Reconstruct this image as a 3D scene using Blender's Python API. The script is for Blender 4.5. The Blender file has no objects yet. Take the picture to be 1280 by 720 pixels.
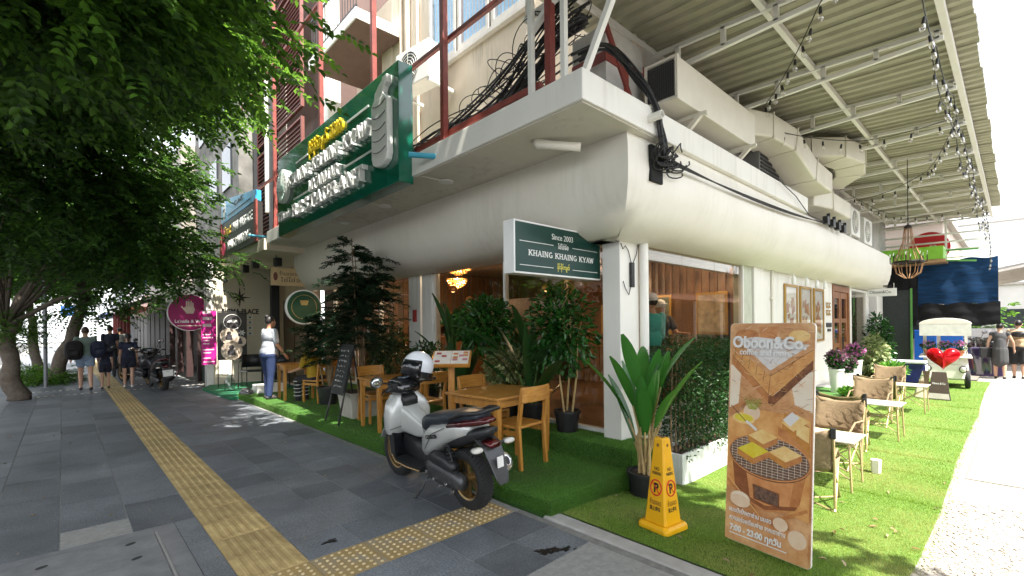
import bpy, bmesh, math, random
import numpy as np
from mathutils import Vector, Matrix, Euler

S = bpy.context.scene
COL = S.collection
R = math.radians
rnd = random.Random(7)

# ---------------------------------------------------------------- camera, sky, sun, exposure
cam_d = bpy.data.cameras.new('camera'); cam = bpy.data.objects.new('camera', cam_d); COL.objects.link(cam)
cam_d.sensor_width = 36.0
cam_d.lens = 36.0 * 584 / 1280
cam_d.shift_y = 46.5 / 1280
cam_d.clip_start = 0.05
cam_d.clip_end = 2000
cam.location = (0, 0, 1.62)
cam.rotation_euler = (Euler((R(90), 0, -math.atan2(.6787, .734))).to_matrix() @ Matrix.Rotation(R(-.587), 3, 'Z')).to_euler()
S.camera = cam

SUN_EL, SUN_AZ = 61.0, 188.0          # compass angle clockwise from +Y: the sun stands behind the right shoulder, over the side lane
w = bpy.data.worlds.new('World'); S.world = w; w.use_nodes = True
nt = w.node_tree; nt.nodes.clear()
sky = nt.nodes.new('ShaderNodeTexSky'); sky.sky_type = 'NISHITA'; sky.sun_disc = False
sky.sun_elevation = R(SUN_EL); sky.sun_rotation = R(SUN_AZ)
sky.air_density = 1.0; sky.dust_density = 0.8; sky.ozone_density = 1.0; sky.altitude = 0
hs = nt.nodes.new('ShaderNodeHueSaturation'); hs.inputs['Saturation'].default_value = 0.22
bg = nt.nodes.new('ShaderNodeBackground'); bg.inputs['Strength'].default_value = 0.15
wo = nt.nodes.new('ShaderNodeOutputWorld')
nt.links.new(sky.outputs[0], hs.inputs['Color']); nt.links.new(hs.outputs[0], bg.inputs[0]); nt.links.new(bg.outputs[0], wo.inputs[0])

sun_d = bpy.data.lights.new('sun', 'SUN'); sun = bpy.data.objects.new('sun', sun_d); COL.objects.link(sun)
sun_d.energy = 4.0; sun_d.angle = R(0.6); sun_d.color = (1, .95, .86)
_sd = Vector((math.sin(R(SUN_AZ)) * math.cos(R(SUN_EL)), math.cos(R(SUN_AZ)) * math.cos(R(SUN_EL)), math.sin(R(SUN_EL))))
sun.rotation_euler = _sd.to_track_quat('Z', 'Y').to_euler()

S.view_settings.view_transform = 'Standard'; S.view_settings.look = 'None'
S.view_settings.gamma = 1; S.view_settings.use_curve_mapping = False
S.view_settings.exposure = 2.05
S.render.engine = 'CYCLES'
c = S.cycles
c.use_denoising = True
c.max_bounces = 6; c.diffuse_bounces = 3; c.glossy_bounces = 3; c.transmission_bounces = 4; c.transparent_max_bounces = 10
c.caustics_reflective = False; c.caustics_refractive = False; c.sample_clamp_indirect = 4
c.use_adaptive_sampling = True; c.adaptive_threshold = 0.02

# ---------------------------------------------------------------- materials
MATS = {}
def _lin(c):
    return tuple(c) + (1.0,) if len(c) == 3 else c
def mat(name, col, rough=.6, metal=0, var=.12, scale=6.0, bump=0, bscale=60.0, spec=.5, emit=None, estr=0, col2=None, coat=0, trans=0, rand=0, contrast=None, alpha=None, streak=0):
    """procedural material: base colour broken up by noise, optional fine bump, translucency, emission, per-object variation"""
    if name in MATS: return MATS[name]
    m = bpy.data.materials.new(name); m.use_nodes = True
    n = m.node_tree.nodes; l = m.node_tree.links
    b = n['Principled BSDF']
    b.inputs['Roughness'].default_value = rough; b.inputs['Metallic'].default_value = metal
    b.inputs['Specular IOR Level'].default_value = spec
    b.inputs['Coat Weight'].default_value = coat; b.inputs['Coat Roughness'].default_value = .08
    tc = n.new('ShaderNodeTexCoord')
    if var > 0 or col2:
        nz = n.new('ShaderNodeTexNoise'); nz.inputs['Scale'].default_value = scale; nz.inputs['Detail'].default_value = 6
        nz.inputs['Roughness'].default_value = .65
        l.new(tc.outputs['Object'], nz.inputs['Vector'])
        rp = n.new('ShaderNodeValToRGB')
        lo, hi = contrast or (.3, .7)
        rp.color_ramp.elements[0].position = lo; rp.color_ramp.elements[1].position = hi
        c2 = col2 or tuple(min(1, x * (1 + var)) for x in col)
        c1 = col if col2 else tuple(x * (1 - var) for x in col)
        rp.color_ramp.elements[0].color = _lin(c1); rp.color_ramp.elements[1].color = _lin(c2)
        l.new(nz.outputs['Fac'], rp.inputs['Fac'])
        out = rp.outputs['Color']
    else:
        rgb = n.new('ShaderNodeRGB'); rgb.outputs[0].default_value = _lin(col); out = rgb.outputs[0]
    if streak:
        # rain streaks and grime: noise drawn out downwards
        mp = n.new('ShaderNodeMapping'); mp.inputs['Scale'].default_value = (5, 5, .35); l.new(tc.outputs['Object'], mp.inputs[0])
        ns = n.new('ShaderNodeTexNoise'); ns.inputs['Scale'].default_value = 2.2; ns.inputs['Detail'].default_value = 7; ns.inputs['Roughness'].default_value = .7; l.new(mp.outputs[0], ns.inputs['Vector'])
        n4 = n.new('ShaderNodeTexNoise'); n4.inputs['Scale'].default_value = .7; n4.inputs['Detail'].default_value = 3; l.new(tc.outputs['Object'], n4.inputs['Vector'])
        ml = n.new('ShaderNodeMath'); ml.operation = 'MULTIPLY'; l.new(ns.outputs['Fac'], ml.inputs[0]); l.new(n4.outputs['Fac'], ml.inputs[1])
        rs = n.new('ShaderNodeValToRGB'); rs.color_ramp.elements[0].position = .27; rs.color_ramp.elements[1].position = .42; rs.color_ramp.elements[1].color = (streak, streak, streak, 1); rs.color_ramp.elements[0].color = (0, 0, 0, 1); l.new(ml.outputs[0], rs.inputs[0])
        ms_ = n.new('ShaderNodeMix'); ms_.data_type = 'RGBA'; l.new(rs.outputs[0], ms_.inputs[0]); l.new(out, ms_.inputs[6]); ms_.inputs[7].default_value = (.26, .22, .16, 1); out = ms_.outputs[2]
    if rand:
        oi = n.new('ShaderNodeObjectInfo'); mr = n.new('ShaderNodeMapRange')
        mr.inputs['To Min'].default_value = 1 - rand; mr.inputs['To Max'].default_value = 1 + rand
        l.new(oi.outputs['Random'], mr.inputs['Value'])
        mx = n.new('ShaderNodeHueSaturation'); l.new(out, mx.inputs['Color']); l.new(mr.outputs[0], mx.inputs['Value'])
        out = mx.outputs['Color']
    l.new(out, b.inputs['Base Color'])
    if bump:
        n2 = n.new('ShaderNodeTexNoise'); n2.inputs['Scale'].default_value = bscale; n2.inputs['Detail'].default_value = 4
        l.new(tc.outputs['Object'], n2.inputs['Vector'])
        bp = n.new('ShaderNodeBump'); bp.inputs['Strength'].default_value = bump; bp.inputs['Distance'].default_value = .01
        l.new(n2.outputs['Fac'], bp.inputs['Height']); l.new(bp.outputs['Normal'], b.inputs['Normal'])
    if emit:
        b.inputs['Emission Color'].default_value = _lin(emit); b.inputs['Emission Strength'].default_value = estr
    if trans:
        t = n.new('ShaderNodeBsdfTranslucent'); l.new(out, t.inputs['Color'])
        ms = n.new('ShaderNodeMixShader'); ms.inputs[0].default_value = trans
        l.new(b.outputs[0], ms.inputs[1]); l.new(t.outputs[0], ms.inputs[2]); l.new(ms.outputs[0], n['Material Output'].inputs[0])
    if alpha is not None: b.inputs['Alpha'].default_value = alpha
    MATS[name] = m
    return m

def leafmat(name, dark, light, trans=.35, rough=.45, spec=.4, patch=None):
    """foliage: colour varies leaf by leaf"""
    if name in MATS: return MATS[name]
    m = bpy.data.materials.new(name); m.use_nodes = True
    n = m.node_tree.nodes; l = m.node_tree.links; b = n['Principled BSDF']
    g = n.new('ShaderNodeNewGeometry'); rp = n.new('ShaderNodeValToRGB')
    rp.color_ramp.elements[0].color = _lin(dark); rp.color_ramp.elements[1].color = _lin(light)
    l.new(g.outputs['Random Per Island'], rp.inputs['Fac']); out = rp.outputs[0]
    if patch:
        # worn, faded patches
        pn = n.new('ShaderNodeTexNoise'); pn.inputs['Scale'].default_value = patch[0]; pn.inputs['Detail'].default_value = 6; l.new(g.outputs['Position'], pn.inputs['Vector'])
        pr_ = n.new('ShaderNodeValToRGB'); pr_.color_ramp.elements[0].position = .42; pr_.color_ramp.elements[1].position = .68; pr_.color_ramp.elements[1].color = (patch[2],) * 3 + (1,); l.new(pn.outputs['Fac'], pr_.inputs[0])
        pm = n.new('ShaderNodeMix'); pm.data_type = 'RGBA'; l.new(pr_.outputs[0], pm.inputs[0]); l.new(out, pm.inputs[6]); pm.inputs[7].default_value = _lin(patch[1]); out = pm.outputs[2]
    l.new(out, b.inputs['Base Color'])
    b.inputs['Roughness'].default_value = rough; b.inputs['Specular IOR Level'].default_value = spec
    t = n.new('ShaderNodeBsdfTranslucent'); ms = n.new('ShaderNodeMixShader'); ms.inputs[0].default_value = trans
    hv = n.new('ShaderNodeHueSaturation'); hv.inputs['Value'].default_value = 1.6; hv.inputs['Hue'].default_value = .485
    l.new(out, hv.inputs['Color']); l.new(hv.outputs[0], t.inputs['Color'])
    l.new(b.outputs[0], ms.inputs[1]); l.new(t.outputs[0], ms.inputs[2]); l.new(ms.outputs[0], n['Material Output'].inputs[0])
    MATS[name] = m
    return m

def glassmat(name, tint=(.75, .72, .66), refl=1.0, rough=0.0):
    """thin window pane: clear with a Fresnel reflection"""
    if name in MATS: return MATS[name]
    m = bpy.data.materials.new(name); m.use_nodes = True
    n = m.node_tree.nodes; l = m.node_tree.links; n.remove(n['Principled BSDF'])
    t = n.new('ShaderNodeBsdfTransparent'); t.inputs[0].default_value = _lin(tint)
    g = n.new('ShaderNodeBsdfGlossy'); g.inputs['Roughness'].default_value = rough; g.inputs['Color'].default_value = (1, 1, 1, 1)
    gm = n.new('ShaderNodeNewGeometry'); dt = n.new('ShaderNodeVectorMath'); dt.operation = 'DOT_PRODUCT'; l.new(gm.outputs['Incoming'], dt.inputs[0]); l.new(gm.outputs['Normal'], dt.inputs[1])
    def mth(op, a=None, b=None):
        q = n.new('ShaderNodeMath'); q.operation = op; q.use_clamp = op != 'ABSOLUTE'
        for i, v in enumerate((a, b)):
            if v is None: continue
            if isinstance(v, (int, float)): q.inputs[i].default_value = v
            else: l.new(v, q.inputs[i])
        return q.outputs[0]
    fr_ = mth('ADD', mth('MULTIPLY', mth('POWER', mth('SUBTRACT', 1.0, mth('ABSOLUTE', dt.outputs['Value'])), 5.0), .95), .05)   # Schlick, the same from both sides
    mu = n.new('ShaderNodeMath'); mu.operation = 'MULTIPLY'; mu.inputs[1].default_value = refl
    ms = n.new('ShaderNodeMixShader')
    l.new(fr_, mu.inputs[0]); l.new(mu.outputs[0], ms.inputs[0]); l.new(t.outputs[0], ms.inputs[1]); l.new(g.outputs[0], ms.inputs[2])
    l.new(ms.outputs[0], n['Material Output'].inputs[0])
    MATS[name] = m
    return m

def woodmat(name, a, b_, scale=4.0, rough=.4, coat=.3, axis=0):
    """wood: stretched noise along one axis as grain"""
    if name in MATS: return MATS[name]
    m = bpy.data.materials.new(name); m.use_nodes = True
    n = m.node_tree.nodes; l = m.node_tree.links; b = n['Principled BSDF']
    tc = n.new('ShaderNodeTexCoord'); mp = n.new('ShaderNodeMapping')
    sc = [scale * 6] * 3; sc[axis] = scale * .6; mp.inputs['Scale'].default_value = sc
    nz = n.new('ShaderNodeTexNoise'); nz.inputs['Scale'].default_value = 3; nz.inputs['Detail'].default_value = 5; nz.inputs['Distortion'].default_value = .6
    rp = n.new('ShaderNodeValToRGB'); rp.color_ramp.elements[0].position = .32; rp.color_ramp.elements[1].position = .68
    rp.color_ramp.elements[0].color = _lin(a); rp.color_ramp.elements[1].color = _lin(b_)
    l.new(tc.outputs['Object'], mp.inputs[0]); l.new(mp.outputs[0], nz.inputs['Vector']); l.new(nz.outputs['Fac'], rp.inputs[0]); l.new(rp.outputs[0], b.inputs['Base Color'])
    b.inputs['Roughness'].default_value = rough; b.inputs['Coat Weight'].default_value = coat; b.inputs['Coat Roughness'].default_value = .2
    MATS[name] = m
    return m

# ---------------------------------------------------------------- mesh helpers
class MB:
    """collects shapes; build() links them as ONE mesh object"""
    def __init__(s): s.v = []; s.f = []; s.m = []; s.k = 0
    def add(s, vs, fs, k=None):
        o = len(s.v); s.v += [tuple(p) for p in vs]
        s.f += [tuple(i + o for i in f) for f in fs]; s.m += [s.k if k is None else k] * len(fs)
        return s
    def box(s, a, b, k=None, M=None):
        (x0, y0, z0), (x1, y1, z1) = a, b
        if x0 > x1: x0, x1 = x1, x0
        if y0 > y1: y0, y1 = y1, y0
        if z0 > z1: z0, z1 = z1, z0
        vs = [(x0,y0,z0),(x1,y0,z0),(x1,y1,z0),(x0,y1,z0),(x0,y0,z1),(x1,y0,z1),(x1,y1,z1),(x0,y1,z1)]
        if M: vs = [M @ Vector(p) for p in vs]
        return s.add(vs, [(0,3,2,1),(4,5,6,7),(0,1,5,4),(1,2,6,5),(2,3,7,6),(3,0,4,7)], k)
    def cbox(s, c, d, k=None, rz=0, M=None):
        h = [x / 2 for x in d]
        T = Matrix.Translation(c) @ Matrix.Rotation(rz, 4, 'Z')
        if M: T = M @ T
        return s.box((-h[0], -h[1], -h[2]), (h[0], h[1], h[2]), k, T)
    def bar(s, p, q, w_, h_=None, k=None, up=(0, 0, 1)):
        """rectangular bar from p to q"""
        h_ = h_ or w_; p = Vector(p); q = Vector(q); d = (q - p).normalized(); u = Vector(up)
        if abs(d.dot(u)) > .98: u = Vector((1, 0, 0))
        a = d.cross(u).normalized(); b = a.cross(d).normalized()
        vs = [e + a * (sx * w_ / 2) + b * (sz * h_ / 2) for e in (p, q) for sx, sz in ((-1,-1),(1,-1),(1,1),(-1,1))]
        return s.add(vs, [(0,1,2,3),(7,6,5,4),(0,4,5,1),(1,5,6,2),(2,6,7,3),(3,7,4,0)], k)
    def tube(s, pts, r, n=8, k=None, cap=True):
        """round tube through points; r a number or one per point"""
        pts = [Vector(p) for p in pts]; N = len(pts)
        rs = r if hasattr(r, '__len__') else [r] * N
        vs = []; a = None
        for i, p in enumerate(pts):
            t = (pts[min(i + 1, N - 1)] - pts[max(i - 1, 0)])
            t = t.normalized() if t.length > 1e-9 else Vector((0, 0, 1))
            if a is None:
                u = Vector((0, 0, 1)) if abs(t.z) < .9 else Vector((1, 0, 0)); a = t.cross(u).normalized()
            else:
                a = (a - t * a.dot(t)); a = a.normalized() if a.length > 1e-6 else t.orthogonal().normalized()
            b = t.cross(a)
            vs += [p + (a * math.cos(j * 2 * math.pi / n) + b * math.sin(j * 2 * math.pi / n)) * rs[i] for j in range(n)]
        fs = [(i*n+j, i*n+(j+1)%n, (i+1)*n+(j+1)%n, (i+1)*n+j) for i in range(N-1) for j in range(n)]
        if cap: fs += [tuple(reversed(range(n))), tuple(range((N-1)*n, N*n))]
        return s.add(vs, fs, k)
    def lathe(s, prof, n=16, M=None, k=None, cap=True):
        """profile [(r,z)...] turned about Z"""
        vs = [(r * math.cos(j*2*math.pi/n), r * math.sin(j*2*math.pi/n), z) for r, z in prof for j in range(n)]
        if M: vs = [M @ Vector(p) for p in vs]
        N = len(prof)
        fs = [(i*n+j, i*n+(j+1)%n, (i+1)*n+(j+1)%n, (i+1)*n+j) for i in range(N-1) for j in range(n)]
        if cap: fs += [tuple(reversed(range(n))), tuple(range((N-1)*n, N*n))]
        return s.add(vs, fs, k)
    def ball(s, c, r, n=10, k=None, M=None):
        rr = r if hasattr(r, '__len__') else (r, r, r)
        T = Matrix.Translation(c) @ Matrix.Diagonal((*rr, 1))
        if M: T = M @ T
        h = n // 2 + 1
        pr = [(max(1e-3, math.sin(i*math.pi/h)), -math.cos(i*math.pi/h)) for i in range(h + 1)]
        return s.lathe(pr, n, T, k, cap=False)
    def prism(s, poly, h, M=None, k=None):
        """2-D outline (xy) raised from z=0 to h"""
        n = len(poly)
        vs = [(x, y, 0) for x, y in poly] + [(x, y, h) for x, y in poly]
        if M: vs = [M @ Vector(p) for p in vs]
        return s.add(vs, [tuple(reversed(range(n))), tuple(range(n, 2*n))] + [(i, (i+1)%n, n+(i+1)%n, n+i) for i in range(n)], k)
    def loft(s, rings, k=None, cap=True, closed=True):
        n = len(rings[0]); vs = [p for r in rings for p in r]
        fs = [(i*n+j, i*n+(j+1)%n, (i+1)*n+(j+1)%n, (i+1)*n+j) for i in range(len(rings)-1) for j in range(n if closed else n-1)]
        if cap and closed: fs += [tuple(reversed(range(n))), tuple(range((len(rings)-1)*n, len(rings)*n))]
        return s.add(vs, fs, k)
    def mesh(s, name, mats):
        me = bpy.data.meshes.new(name); me.from_pydata(s.v, [], s.f)
        for m in (mats if isinstance(mats, (list, tuple)) else [mats]): me.materials.append(m)
        if any(s.m): me.polygons.foreach_set('material_index', s.m)
        return me
    def build(s, name, mats, parent=None, smooth=False, bev=0, loc=None, rz=None, seg=2, autos=None):
        me = s.mesh(name, mats)
        return link(name, me, parent, smooth, bev, loc, rz, seg, autos)

def link(name, me, parent=None, smooth=False, bev=0, loc=None, rz=None, seg=2, autos=None):
    o = bpy.data.objects.new(name, me); COL.objects.link(o)
    if parent: o.parent = parent
    if loc is not None: o.location = loc
    if rz is not None: o.rotation_euler[2] = rz
    if smooth:
        me.polygons.foreach_set('use_smooth', [True] * len(me.polygons))
        if autos: 
            bm = bmesh.new(); bm.from_mesh(me)
            for e in bm.edges:
                if len(e.link_faces) == 2 and e.calc_face_angle(0) > R(autos): e.smooth = False
            bm.to_mesh(me); bm.free()
    if bev:
        md = o.modifiers.new('bevel', 'BEVEL'); md.width = bev; md.segments = seg; md.limit_method = 'ANGLE'; md.angle_limit = R(40)
    return o

def tag(o, label=None, cat=None, group=None, kind=None):
    if label: o['label'] = label
    if cat: o['category'] = cat
    if group: o['group'] = group
    if kind: o['kind'] = kind
    return o
def thing(name, label, cat, loc=(0, 0, 0), rz=0, group=None):
    o = bpy.data.objects.new(name, None); COL.objects.link(o); o.empty_display_size = .1
    o.location = loc; o.rotation_euler[2] = rz
    return tag(o, label, cat, group)
def dup(o, parent=None, top=True, loc=None, rz=None, label=None, group=None):
    """copy a thing, its parts and their sub-parts"""
    n = o.copy(); COL.objects.link(n)
    n.parent = parent
    if loc is not None: n.location = loc
    if rz is not None: n.rotation_euler[2] = rz
    if label: n['label'] = label
    if group: n['group'] = group
    for ch in list(o.children): dup(ch, n, False)
    return n
def T(x, y, z, rz=0, rx=0, ry=0):
    return Matrix.Translation((x, y, z)) @ Matrix.Rotation(rz, 4, 'Z') @ Matrix.Rotation(ry, 4, 'Y') @ Matrix.Rotation(rx, 4, 'X')
def frame(o, x, y):
    """matrix whose local x, y run along the given world vectors (for text and flat print)"""
    x = Vector(x).normalized(); y = Vector(y).normalized(); z = x.cross(y).normalized(); y = z.cross(x)
    return Matrix(((x.x, y.x, z.x, o[0]), (x.y, y.y, z.y, o[1]), (x.z, y.z, z.z, o[2]), (0, 0, 0, 1)))
TMP = bpy.data.scenes.new('bench')       # a scratch scene in which single objects are evaluated
def baked(o):
    TMP.collection.objects.link(o)
    with bpy.context.temp_override(scene=TMP, view_layer=TMP.view_layers[0]): dg = bpy.context.evaluated_depsgraph_get()
    me = bpy.data.meshes.new_from_object(o.evaluated_get(dg)); bpy.data.objects.remove(o); return me
def text(name, s, size, M, m, parent=None, ext=.004, align='CENTER', bold=0, spacing=1.0, width=None, xs=1.0, serif=False):
    cu = bpy.data.curves.new('t', 'FONT'); cu.body = s; cu.size = size; cu.extrude = ext; cu.align_x = align; cu.align_y = 'CENTER'
    cu.offset = bold; cu.space_character = spacing; cu.resolution_u = 3
    o = bpy.data.objects.new('t', cu)
    me = baked(o); bpy.data.curves.remove(cu)
    me.materials.clear(); me.materials.append(m)
    if width and len(me.vertices):
        xs_ = [v.co.x for v in me.vertices]; wd = max(xs_) - min(xs_)
        k = width / max(wd, 1e-4); me.transform(Matrix.Diagonal((k, 1, 1, 1)))
    elif xs != 1: me.transform(Matrix.Diagonal((xs, 1, 1, 1)))
    me.transform(M)
    return link(name, me, parent)
def arrmesh(name, V, F, m):
    """numpy verts (n,3), faces (k,3|4) -> mesh"""
    me = bpy.data.meshes.new(name)
    V = np.asarray(V, dtype=np.float32); F = np.asarray(F, dtype=np.int32); q = F.shape[1]
    me.vertices.add(len(V)); me.vertices.foreach_set('co', V.ravel())
    me.loops.add(F.size); me.loops.foreach_set('vertex_index', F.ravel())
    me.polygons.add(len(F)); me.polygons.foreach_set('loop_start', np.arange(0, F.size, q, dtype=np.int32))
    me.update(calc_edges=True)
    for x in (m if isinstance(m, (list, tuple)) else [m]): me.materials.append(x)
    return me
NP = np.random.default_rng(11)
def _nrm(a): return a / np.maximum(np.linalg.norm(a, axis=-1, keepdims=True), 1e-9)
def leafcloud(P, D, N, L, Wd, fold=.25, shape='kite'):
    """leaves at P pointing along D with normal N: folded kites (5 verts, 4 tris as 2 quads)"""
    n = len(P); D = _nrm(D); N = N - D * (N * D).sum(1, keepdims=True); N = _nrm(N); B = np.cross(N, D)
    L = np.broadcast_to(np.asarray(L, float).reshape(-1, 1), (n, 1)); Wd = np.broadcast_to(np.asarray(Wd, float).reshape(-1, 1), (n, 1))
    up = N * Wd * fold
    a = P; tip = P + D * L - N * L * .12
    l1 = P + D * L * .35 + B * Wd * .5 + up; r1 = P + D * L * .35 - B * Wd * .5 + up
    l2 = P + D * L * .72 + B * Wd * .36 + up * .7; r2 = P + D * L * .72 - B * Wd * .36 + up * .7
    V = np.stack([a, l1, l2, tip, r2, r1], 1).reshape(-1, 3)
    i = np.arange(n)[:, None] * 6
    F = np.concatenate([i + np.array([[0, 3, 2, 1]]), i + np.array([[0, 5, 4, 3]])], 0)
    return V, F
def blade_leaf(mb, base, tip_dir, length, width, droop=.5, n=8, k=0, roll=0, prof=None, up=(0, 0, 1), stalk=0):
    """a long arching leaf with midrib fold, as strip geometry"""
    p = Vector(base); d = Vector(tip_dir).normalized(); side = d.cross(Vector(up))
    if side.length < 1e-3: side = Vector((1, 0, 0))
    side.normalize(); side = Matrix.Rotation(roll, 3, d) @ side
    rows = []
    for i in range(n + 1):
        t = i / n
        if stalk and t < stalk: wv = .012
        else:
            u = (t - stalk) / (1 - stalk); wv = width * ((math.sin(math.pi * min(1, (u * .92 + .05))) ** .7) if prof is None else prof(u))
        nn = side.cross(d).normalized()
        rows.append((p + side * wv / 2 + nn * wv * .16, p.copy(), p - side * wv / 2 + nn * wv * .16))
        p = p + d * (length / n); d = (d + Vector((0, 0, -1)) * (droop / n)).normalized(); side = (side - d * side.dot(d)).normalized()
    vs = [q for r in rows for q in r]
    fs = []
    for i in range(n):
        a = i * 3; fs += [(a, a + 1, a + 4, a + 3), (a + 1, a + 2, a + 5, a + 4)]
    mb.add(vs, fs, k)
def wire(p, q, sag, n=14):
    p = Vector(p); q = Vector(q)
    return [p.lerp(q, i / n) + Vector((0, 0, -4 * sag * (i / n) * (1 - i / n))) for i in range(n + 1)]
# ================================================================ THE SETTING: ground, paving, lane, turf
def lane_z(x):
    t = min(1, max(0, (x - 3.0) / 2.2)); return -.14 * t * t * (3 - 2 * t)
ground = MB().add([(-400, -400, -.34), (400, -400, -.34), (400, 400, -.34), (-400, 400, -.34)], [(0, 1, 2, 3)]).build('ground', mat('earth', (.16, .15, .13), .9, scale=.4))
tag(ground, 'grey ground under the whole street', 'ground', kind='structure')
m_conc = mat('concrete_lane', (.25, .23, .20), .85, col2=(.38, .355, .32), scale=2.2, bump=.35, bscale=90)
st = MB(); st.box((-20, -60, -.3), (-1.98, 120, -.15))
tag(st.build('street', mat('asphalt', (.075, .075, .076), .85, var=.25, scale=5, bump=.5, bscale=160)), 'sunlit asphalt street beyond the kerbside trees', 'road', kind='structure')
# lane: concrete sheet that drops away from the pavement, with joints
xs = [3.0 + i * .25 for i in range(10)] + [6, 9, 14, 20, 30, 45, 70]
lv = MB()
rows = [[(x, -7, lane_z(x) - .004), (x, .8, lane_z(x) - .004)] for x in xs]
lv.loft(rows, cap=False, closed=False)
lv.f = [tuple(reversed(f)) for f in lv.f]
lane = lv.build('lane', m_conc); tag(lane, 'pale sunlit concrete lane running beside the turf', 'road', kind='structure')
# cast slabs of the lane with open joints
k = 0
slabm = mat('lane_slab', (.26, .24, .21), .85, col2=(.40, .375, .34), scale=3.0, bump=.4, bscale=70, rand=.05)
for i in range(9):
    x0 = 7.2 + i * 2.6
    for y0, y1 in ((-.62, .40), (-2.2, -.65), (-4.4, -2.23)):
        z = lane_z(x0)
        MB().box((x0 + .012, y0, z - .03), (x0 + 2.588, y1, z + .012)).build('slab', slabm, lane, bev=.006)
# worn patch of dirt and gravel at the lane mouth
gv = MB()
for i in range(1100):
    a = NP.random(); x = 4.1 + NP.random() ** 1.3 * 2.2; y = .46 - NP.random() ** 1.4 * .8
    s_ = .004 + .008 * NP.random() ** 2; z = lane_z(x)
    gv.cbox((x, y, z + s_ * .2), (s_ * 2, s_ * 1.6, s_), rz=a * 6)
tag(gv.build('gravel', mat('gravel', (.30, .25, .19), .9, col2=(.55, .5, .44), scale=40)), 'loose grit scattered over the lane mouth beside the turf', 'gravel', kind='stuff')

# ---- pavement: the row of slabs is turned about one degree against the building
SW = Matrix.Translation((2.84, 2.78, 0)) @ Matrix.Rotation(R(1.1), 4, 'Z')
sw_inv = SW.inverted()
m_base = mat('pavement_joint', (.27, .27, .26), .9, var=.2, scale=20)
pave = MB().box((-4.75, -14, -.2), (0, 75, -.0045)).build('pavement', m_base)
pave.matrix_world = SW
tag(pave, 'dark granite pavement with a tactile strip under the trees', 'pavement', kind='structure')
def stonemat(name, a, b_, rand):
    m = bpy.data.materials.new(name); m.use_nodes = True; n = m.node_tree.nodes; l = m.node_tree.links; b = n['Principled BSDF']
    g = n.new('ShaderNodeNewGeometry')
    n1 = n.new('ShaderNodeTexNoise'); n1.inputs['Scale'].default_value = 210; n1.inputs['Detail'].default_value = 3
    n2 = n.new('ShaderNodeTexNoise'); n2.inputs['Scale'].default_value = 1.1; n2.inputs['Detail'].default_value = 7; n2.inputs['Roughness'].default_value = .7
    n3 = n.new('ShaderNodeTexNoise'); n3.inputs['Scale'].default_value = 9; n3.inputs['Detail'].default_value = 8; n3.inputs['Roughness'].default_value = .75
    for q in (n1, n2, n3): l.new(g.outputs['Position'], q.inputs['Vector'])
    rp = n.new('ShaderNodeValToRGB'); rp.color_ramp.elements[0].position = .40; rp.color_ramp.elements[1].position = .60
    rp.color_ramp.elements[0].color = _lin(a); rp.color_ramp.elements[1].color = _lin(b_)
    n5 = n.new('ShaderNodeTexNoise'); n5.inputs['Scale'].default_value = 62; n5.inputs['Detail'].default_value = 5; n5.inputs['Roughness'].default_value = .8; l.new(g.outputs['Position'], n5.inputs['Vector'])
    av = n.new('ShaderNodeMath'); av.operation = 'MULTIPLY_ADD'; av.inputs[1].default_value = .45; l.new(n1.outputs['Fac'], av.inputs[0]); sc_ = n.new('ShaderNodeMath'); sc_.operation = 'MULTIPLY'; sc_.inputs[1].default_value = .55; l.new(n5.outputs['Fac'], sc_.inputs[0]); l.new(sc_.outputs[0], av.inputs[2])
    l.new(av.outputs[0], rp.inputs[0])
    mx = n.new('ShaderNodeMix'); mx.data_type = 'RGBA'; mx.blend_type = 'MULTIPLY'; mx.inputs[0].default_value = .75
    r2 = n.new('ShaderNodeValToRGB'); r2.color_ramp.elements[0].position = .33; r2.color_ramp.elements[1].position = .68
    r2.color_ramp.elements[0].color = (.48, .48, .49, 1); r2.color_ramp.elements[1].color = (1.4, 1.37, 1.33, 1)
    l.new(n2.outputs['Fac'], r2.inputs[0]); l.new(rp.outputs[0], mx.inputs[6]); l.new(r2.outputs[0], mx.inputs[7])
    # pale scuffs and old gum
    r3 = n.new('ShaderNodeValToRGB'); r3.color_ramp.elements[0].position = .665; r3.color_ramp.elements[1].position = .76
    l.new(n3.outputs['Fac'], r3.inputs[0])
    mx2 = n.new('ShaderNodeMix'); mx2.data_type = 'RGBA'; l.new(r3.outputs[0], mx2.inputs[0]); l.new(mx.outputs[2], mx2.inputs[6]); mx2.inputs[7].default_value = (.24, .24, .235, 1)
    oi = n.new('ShaderNodeObjectInfo'); mr = n.new('ShaderNodeMapRange'); mr.inputs['To Min'].default_value = 1 - rand; mr.inputs['To Max'].default_value = 1 + rand
    l.new(oi.outputs['Random'], mr.inputs[0]); hv = n.new('ShaderNodeHueSaturation'); l.new(mx2.outputs[2], hv.inputs['Color']); l.new(mr.outputs[0], hv.inputs['Value'])
    l.new(hv.outputs[0], b.inputs['Base Color'])
    rr = n.new('ShaderNodeMapRange'); rr.inputs['To Min'].default_value = .42; rr.inputs['To Max'].default_value = .78; l.new(n2.outputs['Fac'], rr.inputs[0]); l.new(rr.outputs[0], b.inputs['Roughness'])
    bp = n.new('ShaderNodeBump'); bp.inputs['Strength'].default_value = .22; bp.inputs['Distance'].default_value = .004; l.new(n1.outputs['Fac'], bp.inputs['Height']); l.new(bp.outputs[0], b.inputs['Normal'])
    MATS[name] = m; return m
m_gran = stonemat('granite', (.070, .080, .095), (.205, .225, .25), .22)
def tile_mesh(w_, h_, g=.0045):
    return MB().box((g, g, -.012), (w_ - g, h_ - g, 0)).mesh('paving_stone', m_gran)
t44, t48 = tile_mesh(.4, .4), tile_mesh(.42, .8)
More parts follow.
